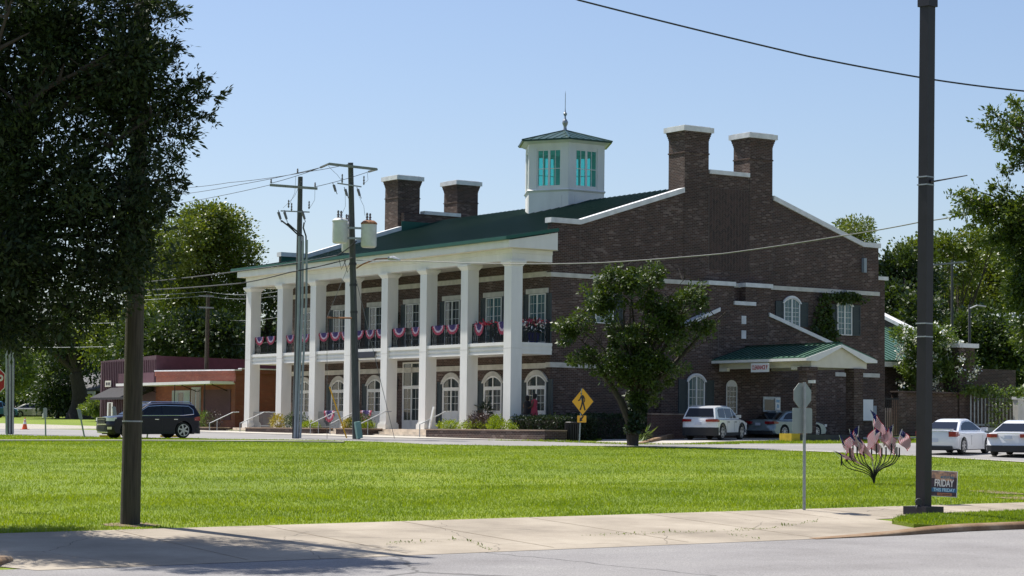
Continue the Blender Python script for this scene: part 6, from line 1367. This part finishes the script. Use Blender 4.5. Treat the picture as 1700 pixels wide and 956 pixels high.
for i, (px, py, tx_, ty_, sgn, lab) in enumerate(flags):
    a = W_(px, py, D+.1*(i % 4-1.5)); b = W_(tx_, ty_, D+.1*(i % 4-1.5)); t = thing('small_flag', lab, 'flag', tuple(a), 'small striped flags on the iron stand')
    mb = MB(); mb.tube([a-Vector((0, 0, .1)), b], .006, 5); mb.build('stick', M['signwhite'], t)
    d = (a-b).normalized(); fl = .58 if i < 9 else .45; hd = .46 if i < 9 else .36; down = Vector((0, 0, -1))
    # droopy cloth: hoist along the stick from its top, fly falling diagonally
    fly = (WR*sgn*.62+down*.7).normalized() if i else (WR*.85+down*.3).normalized()
    nu, nv = 13, 9; V = []
    for u in range(nu+1):
        for v in range(nv+1):
            uu, vv = v/nv, u/nu
            p = b+d*hd*vv+fly*fl*uu+WR*(.03*math.sin(uu*7+vv*5+i))+WF*(.05*math.sin(uu*9+vv*3+i*2))
            p += -d*.0
            V.append(p)
    groups = {'red_stripes': [], 'white_stripes': [], 'blue_canton': []}
    for u in range(nu):
        for v in range(nv):
            f = (u*(nv+1)+v, u*(nv+1)+v+1, (u+1)*(nv+1)+v+1, (u+1)*(nv+1)+v)
            if u < 7 and v < 3: groups['blue_canton'].append(f)
            elif u % 2 == 0: groups['red_stripes'].append(f)
            else: groups['white_stripes'].append(f)
    for nm, mt in (('red_stripes', 'clred'), ('white_stripes', 'clwhite'), ('blue_canton', 'clblue')):
        mb = MB(); mb.v = [tuple(v) for v in V]; mb.f = groups[nm]; mb.m = [0]*len(mb.f); off = rootloc(t); o = mb.build(nm, M[mt], t)
        bm = bmesh.new(); bm.from_mesh(o.data); bmesh.ops.delete(bm, geom=[v for v in bm.verts if not v.link_faces], context='VERTS')
        bm.to_mesh(o.data); bm.free(); md = o.modifiers.new('thick', 'SOLIDIFY'); md.thickness = .004
        if nm == 'blue_canton':
            ss = MB(); c0 = V
            for u in range(1, 7, 2):
                for v in range(4):
                    for sd_ in (-1, 1):
                        p = V[u*(nv+1)+v].lerp(V[u*(nv+1)+v+1], .5); q = d*.011; r_ = fly*.011; n_ = q.cross(r_).normalized()*.004*sd_
                        ss.quad(p+n_-q, p+n_+r_, p+n_+q, p+n_-r_)
            ss.build('stars', M['clwhite'], o)
# ------------------------------------------------------------------ trees
def limbs(base, targets, r0, rng, fork=.35, trunk_top=None, bend=.12):
    mb = MB(); base = Vector(base)
    top = Vector(trunk_top) if trunk_top else None
    for i, tg in enumerate(targets):
        tg = Vector(tg); start = top if top is not None else base
        f = start.lerp(top if top is not None else tg, 1.0)
        n = 6; pts = []
        mid = Vector((rng.normal()*bend, rng.normal()*bend, abs(rng.normal())*bend))*(tg-start).length
        for k in range(n+1): s = k/n; pts.append(start.lerp(tg, s)+mid*4*s*(1-s)*.5)
        mb.tube(pts, [r0*(.62*(1-k/n)**1.3+.06) for k in range(n+1)], 6)
        # twigs
        for w_ in range(4):
            s = .5+.5*rng.random(); p = start.lerp(tg, s)+mid*2*s*(1-s); q = p+Vector((rng.normal(), rng.normal(), .3+abs(rng.normal())))*min((tg-start).length*.14, .35); mb.tube([p, q], [r0*.2, r0*.04], 4)
    return mb
def tree(name, lab, base, blobs, nclump, nleaf, leaf, asp, mat, rng, trunk_r, trunk_top, cl_r, bark='bark', group=None, nlimb=14, cat='tree', shell=.45, droop=0., flat=.7, extra=None, up=.4):
    t = thing(name, lab, cat, tuple(base), group)
    C, d = in_blobs(blobs, nclump, rng, shell)
    per = max(1, nleaf//nclump); idx = np.repeat(np.arange(nclump), per)
    sz = cl_r*(.55+.9*rng.random(nclump))
    off_ = rng.normal(size=(len(idx), 3)); off_ /= np.linalg.norm(off_, axis=1)[:, None]; off_ *= (rng.random(len(idx))**.45)[:, None]; off_[:, 2] *= flat
    P = C[idx]+off_*sz[idx][:, None]; P[:, 2] -= droop*np.abs(off_[:, 0]*off_[:, 1])*sz[idx]
    leaves(P, leaf, asp, rng, 'crown', M[mat], t, dirs=off_+d[idx]*.6, up=up)
    tg = [tuple(C[i]) for i in rng.choice(nclump, min(nlimb, nclump), replace=False)]+(extra or [])
    mb = limbs(base, tg, trunk_r*.55, rng, trunk_top=trunk_top)
    b = Vector(base); tp = Vector(trunk_top); n = 8; pts = []; rr = []
    for k in range(n+1):
        s = k/n; pts.append(b.lerp(tp, s)+Vector((math.sin(s*4)*trunk_r*.25, math.cos(s*5)*trunk_r*.2, -.2 if k == 0 else 0))); rr.append(trunk_r*(1.35-.35*min(1, s*5))*(1-.35*s))
    mb.tube(pts, rr, 12); mb.build('trunk', M[bark], t, smooth=True)
    return t
def blob(px, py, D, rx, ry, rd=None, f=None):
    """ellipsoid given by photo size at distance D (radii px -> metres)"""
    p = atD(px, py, D); k = D/FPX; return (float(p[0]), float(p[1]), float(p[2]), rx*k, (rd or rx)*k, ry*k)
R1 = np.random.default_rng(104)
# near oak at upper left
b0 = atD(-150, 850, 44.5); ob = (float(b0[0]), float(b0[1]), zt(float(b0[0]), float(b0[1])))
blobs = [blob(-60, 150, 44, 230, 240), blob(90, 60, 43, 160, 170), blob(70, 300, 43, 170, 190), blob(-10, 450, 42.5, 150, 110), blob(200, 150, 43.5, 110, 120), blob(205, 380, 43, 85, 110), blob(120, 480, 43, 90, 60), blob(235, 30, 43.5, 45, 55), blob(215, 300, 42.3, 50, 110), blob(215, 100, 42.5, 60, 100), blob(262, 175, 42.8, 34, 36), blob(262, 235, 42.8, 26, 36), blob(255, 335, 42.6, 24, 40), blob(290, 165, 43, 24, 20), blob(0, 540, 42.6, 70, 40), blob(190, 440, 42.3, 60, 50), blob(-110, 470, 45.6, 120, 120), blob(-180, 300, 45, 200, 220), blob(20, -120, 45, 260, 160)]
oak = tree('oak_tree', 'large dark live oak overhanging the upper left corner', ob, blobs, 520, 165000, .115, .4, 'oakleaf', R1, .42, tuple(map(float, atD(-90, 420, 44.5))), .66, 'barkd', 'trees around the park', nlimb=40, shell=.15, flat=.8)
# long outer sprays on the right side
sp = []; sd = []; smb = MB()
sprays = [((215, 200), (368, 158)), ((215, 170), (340, 130)), ((220, 210), (355, 190)), ((230, 240), (335, 225)), ((210, 60), (298, 20)), ((200, 90), (300, 80)), ((200, 110), (290, 108)), ((220, 280), (305, 262)), ((225, 310), (310, 300)), ((220, 340), (300, 320)), ((210, 10), (290, 8)), ((190, 40), (270, -5)), ((240, 160), (330, 145)), ((200, 420), (250, 405)), ((180, 470), (240, 440)), ((220, 370), (270, 365)), ((150, 500), (200, 520)), ((60, 520), (110, 560)), ((-10, 540), (30, 585)), ((20, 500), (70, 575)), ((100, 505), (150, 545))]
for (a, b) in sprays:
    A, B_ = W_(a[0], a[1], 43.2+R1.normal()*.4), W_(b[0], b[1], 43.2+R1.normal()*.5); smb.tube([A, A.lerp(B_, .5)+Vector((0, 0, .1)), B_], [.03, .015, .004], 4)
    for k in range(34):
        s = R1.random()**.75; p = A.lerp(B_, s); L_ = .62*(1.1-s*.8); q = p+Vector(tuple(R1.normal(size=3)))*L_*.55
        for j in range(15): w_ = R1.random(); sp.append(tuple(p.lerp(q, w_)+Vector(tuple(R1.normal(size=3)))*.03)); sd.append(tuple((q-p).normalized()+(B_-A).normalized()*.5))
leaves(np.array(sp), .105, .32, R1, 'outer_sprays', M['oakleaf'], oak, dirs=np.array(sd)); smb.build('limb', M['barkd'], oak)
# tree in front of the side wall
x, y = gpt(1050, 740.5); z = zt(x, y); Dt = float(np.dot([x, y, z], _F))
R2 = np.random.default_rng(7)
blobs = [blob(1045, 560, Dt, 60, 60, 60), blob(1075, 610, Dt, 62, 38, 55), blob(1050, 465, Dt, 50, 34, 45), blob(955, 552, Dt, 30, 24, 30), blob(940, 535, Dt, 16, 16, 16), blob(985, 505, Dt, 36, 36, 36), blob(1008, 488, Dt, 36, 34, 36), blob(1010, 450, Dt, 24, 22, 25), blob(1140, 490, Dt, 30, 34, 32), blob(1120, 545, Dt, 36, 40, 38), blob(1170, 540, Dt, 24, 18, 20), blob(1010, 610, Dt, 40, 30, 38), blob(1085, 455, Dt, 28, 26, 30), blob(970, 600, Dt, 24, 18, 24), blob(1060, 655, Dt, 34, 22, 30), blob(1095, 510, Dt, 30, 40, 34)]
tp = W_(1062, 655, Dt)
tr1 = tree('street_tree', 'leafy medium tree with a thick leaning trunk in front of the brick side wall', (x, y, z), blobs+[blob(1055, 610, Dt, 62, 36, 50)], 230, 31000, .15, .5, 'treeleaf', R2, .22, tuple(tp), .40, 'barkd', 'trees around the park', nlimb=34, shell=.15, extra=[tuple(W_(1200, 520, Dt)), tuple(W_(1145, 455, Dt)), tuple(W_(1190, 560, Dt)), tuple(W_(1040, 430, Dt)), tuple(W_(935, 530, Dt))])
mb = MB(); a = W_(1048, 738, Dt); mb.tube([a, W_(1045, 700, Dt), W_(1030, 665, Dt), W_(1005, 625, Dt), W_(985, 590, Dt)], [.2, .19, .15, .1, .05], 9); mb.tube([W_(1062, 655, Dt), W_(1110, 615, Dt), W_(1160, 560, Dt), W_(1205, 518, Dt)], [.2, .13, .07, .02], 7); mb.build('limb', M['barkd'], tr1, smooth=True)
# ivy on the trunk
n = 2600; s = R2.random(n); a = R2.random(n)*2*PI; pts = np.array([(x+(tp.x-x)*q+math.cos(w_)*.42*(1-.3*q), y+(tp.y-y)*q+math.sin(w_)*.42*(1-.3*q), z+(tp.z-z)*q) for q, w_ in zip(s, a)])
pts = pts[(s > .25)]; leaves(pts, .15, .7, R2, 'trunk_ivy', M['hedge'], tr1)
# near tree at the right edge
R3 = np.random.default_rng(33); D = 66.0; gx = atD(1840, 760, D)
blobs = [blob(1735, 235, D, 60, 62), blob(1682, 205, D, 26, 26), blob(1690, 255, D, 18, 18), blob(1700, 350, D, 50, 42), blob(1650, 350, D, 36, 20), blob(1612, 335, D, 20, 14), blob(1715, 430, D, 52, 70), blob(1680, 395, D, 30, 30), blob(1720, 540, D, 42, 80), blob(1690, 480, D, 28, 40), blob(1800, 350, D, 110, 200), blob(1715, 630, D, 26, 45)]
oakr = tree('oak_tree', 'broad green oak reaching in from the right edge', (float(gx[0]), float(gx[1]), zt(float(gx[0]), float(gx[1]))), blobs, 560, 52000, .105, .5, 'treeleaf2', R3, .4, tuple(map(float, atD(1800, 450, D))), .36, 'bark', 'trees around the park', nlimb=40, shell=.2)
sp = []; sd = []; smb = MB()
for (a, b) in (((1700, 235), (1622, 205)), ((1700, 220), (1640, 185)), ((1710, 200), (1675, 160)), ((1690, 250), (1655, 235)), ((1700, 270), (1665, 285)), ((1690, 345), (1600, 310)), ((1680, 350), (1572, 322)), ((1670, 355), (1575, 355)), ((1660, 360), (1610, 372)), ((1640, 345), (1600, 335)), ((1700, 330), (1650, 312)), ((1700, 380), (1640, 400)), ((1690, 430), (1645, 440))):
    A, B_ = W_(a[0], a[1], D+R3.normal()*.4), W_(b[0], b[1], D+R3.normal()*.5); smb.tube([A, A.lerp(B_, .5)+Vector((0, 0, .06)), B_], [.04, .02, .005], 4)
    for k in range(22):
        q0 = R3.random()**.75; p = A.lerp(B_, q0); L_ = .42*(1.1-q0*.6); q = p+Vector(tuple(R3.normal(size=3)))*L_*.6
        for j_ in range(14): w_ = R3.random(); sp.append(tuple(p.lerp(q, w_)+Vector(tuple(R3.normal(size=3)))*.05)); sd.append(tuple((q-p).normalized()+(B_-A).normalized()*.5))
leaves(np.array(sp), .11, .5, R3, 'outer_sprays', M['treeleaf2'], oakr, dirs=np.array(sd)); smb.build('limb', M['barkd'], oakr)
# crepe myrtle with white blossom
R4 = np.random.default_rng(44); D = 131.; g = atD(1548, 700, D); bs = (float(g[0]), float(g[1]), zt(float(g[0]), float(g[1])))
blobs = [blob(1530, 580, D, 36, 34), blob(1560, 560, D, 30, 26), blob(1505, 560, D, 20, 20), blob(1575, 610, D, 36, 40), blob(1520, 620, D, 34, 32), blob(1600, 600, D, 18, 22)]
cm = tree('flowering_tree', 'light green flowering tree with white blossom behind the lamp post and garden wall', bs, blobs, 150, 15000, .17, .5, 'midshrub', R4, .14, tuple(W_(1545, 640, D)), .55, 'bark', 'trees behind the building', nlimb=20, shell=.3)
C, d = in_blobs(blobs, 60, R4, .95); C = C+d*.25; P = np.repeat(C, 24, 0)+R4.normal(size=(1440, 3))*.13; leaves(P, .13, .8, R4, 'blossom', M['bloom'], cm)
# far trees: (px, py base, D, crown blobs, mat, label)
R5 = np.random.default_rng(55)
def far(lab, D, bl, mat, n, leaf=.34, tr=.4, top=None, nl=10, cl=1.35, name='tree', bark='barkd', basepx=None, asp=.62, shell=.5):
    bp = basepx or bl[0][0]; g = atD(bp, 705, D); bx_, by_ = float(g[0]), float(g[1]); bs = (bx_, by_, zt(bx_, by_))
    bb = [blob(px, py, D+R5.normal()*1.5, rx, ry) for px, py, rx, ry in bl]
    ytop = top or (sum(b[1] for b in bl)/len(bl))
    return tree(name, lab, bs, bb, max(24, n//75), n, leaf, asp, mat, R5, tr, tuple(W_(bp, ytop+20, D)), cl, bark, 'background trees', nlimb=nl, shell=shell, flat=.6)
far('big rounded green tree rising behind the left end of the portico', 185, [(345, 440, 75, 95), (300, 400, 45, 50), (370, 390, 45, 42), (400, 440, 28, 50), (340, 360, 40, 22), (330, 520, 80, 60), (290, 470, 40, 70)], 'fargreen', 60000, .23, .5, cl=1.3, nl=24)
far('dark tree between the two left-most columns and the brick shop', 190, [(440, 530, 50, 70), (420, 590, 50, 40), (470, 480, 30, 40)], 'fardark', 9000, .3, .4)
far('dense green tree behind the thick wooden pole', 200, [(240, 420, 40, 70), (250, 520, 60, 80), (230, 370, 25, 30), (190, 560, 50, 60)], 'fargreen', 15000, .3, .45)
far('dark bushy tree above the maroon building', 178, [(300, 560, 70, 45), (240, 570, 45, 50), (370, 570, 55, 50)], 'fardark', 15000, .3, .4, top=600)
far('dark spreading oak with heavy limbs above the pale gold saloon', 215, [(130, 540, 70, 60), (70, 500, 70, 70), (150, 600, 40, 40), (20, 540, 50, 60)], 'fardark', 17000, .3, .9, top=600, nl=16, basepx=128)
far('light green sunlit tree at the far left edge', 240, [(20, 610, 45, 45), (50, 640, 35, 30), (0, 560, 40, 50)], 'faryellow', 11000, .3, .3)
far('green undergrowth tree left of the porch bungalow', 222, [(95, 640, 30, 45), (110, 670, 30, 22), (70, 655, 25, 25)], 'fardark', 8000, .28, .2)
far('tall pine-like tree peeking over the right end of the gable', 170, [(1425, 378, 34, 14), (1440, 392, 20, 12), (1405, 372, 20, 7)], 'fargreen', 2600, .22, .22, cl=.6, nl=14, asp=.4)
far('dark round tree right of the gable behind the chimney stub', 165, [(1505, 470, 55, 55), (1480, 520, 35, 50), (1530, 530, 40, 50), (1500, 440, 38, 24)], 'fardark', 16000, .27, .4)
far('light airy tree right of the dark lamp post', 175, [(1575, 410, 40, 22), (1600, 440, 45, 38), (1550, 400, 20, 12), (1630, 400, 35, 25), (1520, 415, 26, 14)], 'fargreen', 9000, .25, .3, cl=.9, nl=22, top=560)
far('tall green tree behind the distant crossarm pole', 185, [(1640, 470, 50, 65), (1670, 420, 35, 50), (1600, 500, 40, 45), (1690, 480, 30, 60)], 'fargreen', 16000, .28, .4, nl=16, top=560)
far('dark tree behind the vine fence at the far right', 160, [(1640, 570, 55, 50), (1690, 600, 35, 60), (1600, 560, 30, 40)], 'fardark', 16000, .26, .35)
far('dark tree filling the gap beside the garden wall pier', 168, [(1560, 560, 40, 50), (1620, 640, 40, 45), (1680, 650, 40, 50)], 'fardark', 12000, .26, .3)
far('small yellow-green bush beside the maroon building', 190, [(160, 672, 14, 16), (150, 680, 14, 10)], 'faryellow', 2600, .2, .1, cl=.5)
far('reddish bush left of the porch corner', 150, [(372, 695, 24, 12), (352, 690, 14, 12)], 'midshrub', 3000, .16, .08, cl=.4)
# far woods closing the view (one mass nobody could count)
def wood(lab, pts, D, h0, h1, n, mat, leaf):
    P = []
    for (x0, x1, yt, yb) in pts:
        m = int(n*(x1-x0)*(yb-yt)/sum((b-a)*(d-c) for a, b, c, d in pts))
        u = R5.uniform(x0, x1, m); edge = yt+14*np.sin(u*.045+D)+9*np.sin(u*.13+2*D); v = edge+(yb-edge)*R5.random(m)**.9; dd = D+R5.random(m)*9
        rr = _F[None]+_R[None]*((u-850)/FPX)[:, None]+_U[None]*((478-v)/FPX)[:, None]; P.append(rr*dd[:, None])
    o = leaves(np.concatenate(P), leaf, .7, R5, 'woods', M[mat], None); o['kind'] = 'stuff'; return o
wood('', [(-60, 300, 560, 705), (300, 480, 540, 705)], 262, 0, 0, 30000, 'fardark', .55)
wood('', [(1440, 1800, 475, 705)], 212, 0, 0, 52000, 'fargreen', .45)
cyc = thing('fan_palm', 'small low spiky plant at the foot of the side wall right of the street tree', 'plant', tuple(W_(1070, 727, Dt+6))); P = np.repeat(np.array([tuple(W_(1070, 722, Dt+6))]), 60, 0); leaves(P+R5.normal(size=P.shape)*.05, .6, .09, R5, 'fronds', M['midshrub'], cyc)
# ------------------------------------------------------------------ grass
def grass(name, poly, dens, h, seed, z_off=0., maxn=500000, hv=.35, wd=.35):
    rg = np.random.default_rng(seed); poly = np.array(poly); x0, y0 = poly.min(0); x1, y1 = poly.max(0)
    n = int((x1-x0)*(y1-y0)*dens); n = min(n, maxn*2); X = rg.uniform(x0, x1, n); Y = rg.uniform(y0, y1, n)
    ins = np.zeros(n, bool); j = len(poly)-1
    for i in range(len(poly)):
        xi, yi = poly[i]; xj, yj = poly[j]; c = ((yi > Y) != (yj > Y)) & (X < (xj-xi)*(Y-yi)/(yj-yi+1e-12)+xi); ins ^= c; j = i
    # keep what the camera's neighbourhood can see
    d = X*_F[0]+Y*_F[1]; s = X*_R[0]+Y*_R[1]; keep = ins & (np.abs(s/d) < .36); X, Y = X[keep], Y[keep]; n = len(X)
    Z = -2.02+.0135*(X-16)+np.interp(Y, BPX, BPZ)+z_off
    a = rg.uniform(0, 2*PI, n); patch = .5+.5*np.sin(X*.9+1.7*np.sin(Y*.6))*np.sin(Y*1.1+1.3*np.sin(X*.5)); H = h*(1+hv*rg.normal(size=n)).clip(.3, 2.2)*(.75+.4*patch); Wd = H*wd
    lean = rg.normal(size=(n, 2))*H[:, None]*.45
    V = np.empty((n, 3, 3)); V[:, 0] = np.stack([X-np.cos(a)*Wd/2, Y-np.sin(a)*Wd/2, Z-.005], 1); V[:, 1] = np.stack([X+np.cos(a)*Wd/2, Y+np.sin(a)*Wd/2, Z-.005], 1); V[:, 2] = np.stack([X+lean[:, 0], Y+lean[:, 1], Z+H], 1)
    o = npmesh(name, V.reshape(-1, 3), np.arange(n*3).reshape(n, 3), M['grass'], None, rg.random(n), 3); o['kind'] = 'stuff'; return o
lawn = [(-10, 41.02), (63.4, 41.02)]+lawn_edge[1:]+[(28, 135), (-10, 60)]
near = [(0, 41.02), (63, 41.02), (63, 52), (0, 52)]
grass('grass', near, 460, .047, 1)
grass('grass', [(-10, 52), (63.1, 52)]+lawn_edge[2:]+[(-10, 118)], 430, .047, 2)
grass('grass', VERGE[:5]+[(62, 35.62), (62, 38.28)], 1400, .045, 3, .1)
grass('grass', [(5, 35.62)]+VERGE2[1:5]+[(5, 38.28)], 1400, .045, 4, .1)
grass('grass', [(60.5, 80.6), (64.1, 79.8), (66.5, 79.8), (68.5, 82), (63.5, 80.9), (60.9, 84), (60.5, 88), (58.5, 89)], 200, .07, 5)
grass('grass', [(66.5, 81.0), (72, 79.9), (85, 79.9), (84, 85.4), (73.5, 83.8), (70, 83.2)], 250, .07, 6)
grass('grass', [(64.5, 87.8), (66.5, 90.6), (70.8, 91.2), (64.4, 91.5)], 300, .07, 7)
grass('grass', [(30, 135), (66, 180), (95, 250), (60, 250)], 30, .12, 8)
for k, (px, py, rx, ry) in enumerate(((1650, 818, .6, 1.0), (1690, 828, .7, .7), (1060, 742.5, 1.2, .4))):
    g = gpt(px, py); rgp = np.random.default_rng(900+k); sheet('bare_patch', [(g[0]+math.cos(a)*rx*(.7+.5*rgp.random()), g[1]+math.sin(a)*ry*(.7+.5*rgp.random())) for a in [2*PI*q/14 for q in range(14)]], M['dirt'], .022)
# weeds in the pavement joints
wd_ = []
for (px0, py0, px1, py1, n) in ((635, 905, 770, 898, 60), (770, 898, 815, 915, 40), (965, 891, 1190, 884, 120), (1200, 884, 1290, 878, 60), (1290, 878, 1360, 866, 60), (1205, 888, 1265, 898, 30)):
    for k in range(n):
        s = R5.random(); g = gpt(px0+(px1-px0)*s, py0+(py1-py0)*s+R5.normal()*.6); wd_.append((g[0], g[1], zt(*g)+.03))
o = leaves(np.array(wd_), .05, .4, R5, 'weeds', M['faryellow'], None, up=1); o['kind'] = 'stuff'
# ------------------------------------------------------------------ lift everything so that the ground below the camera is near z=0
for o in list(S.objects):
    if o.parent is None and o.type not in ('CAMERA', 'LIGHT'): o.location.z += Z0
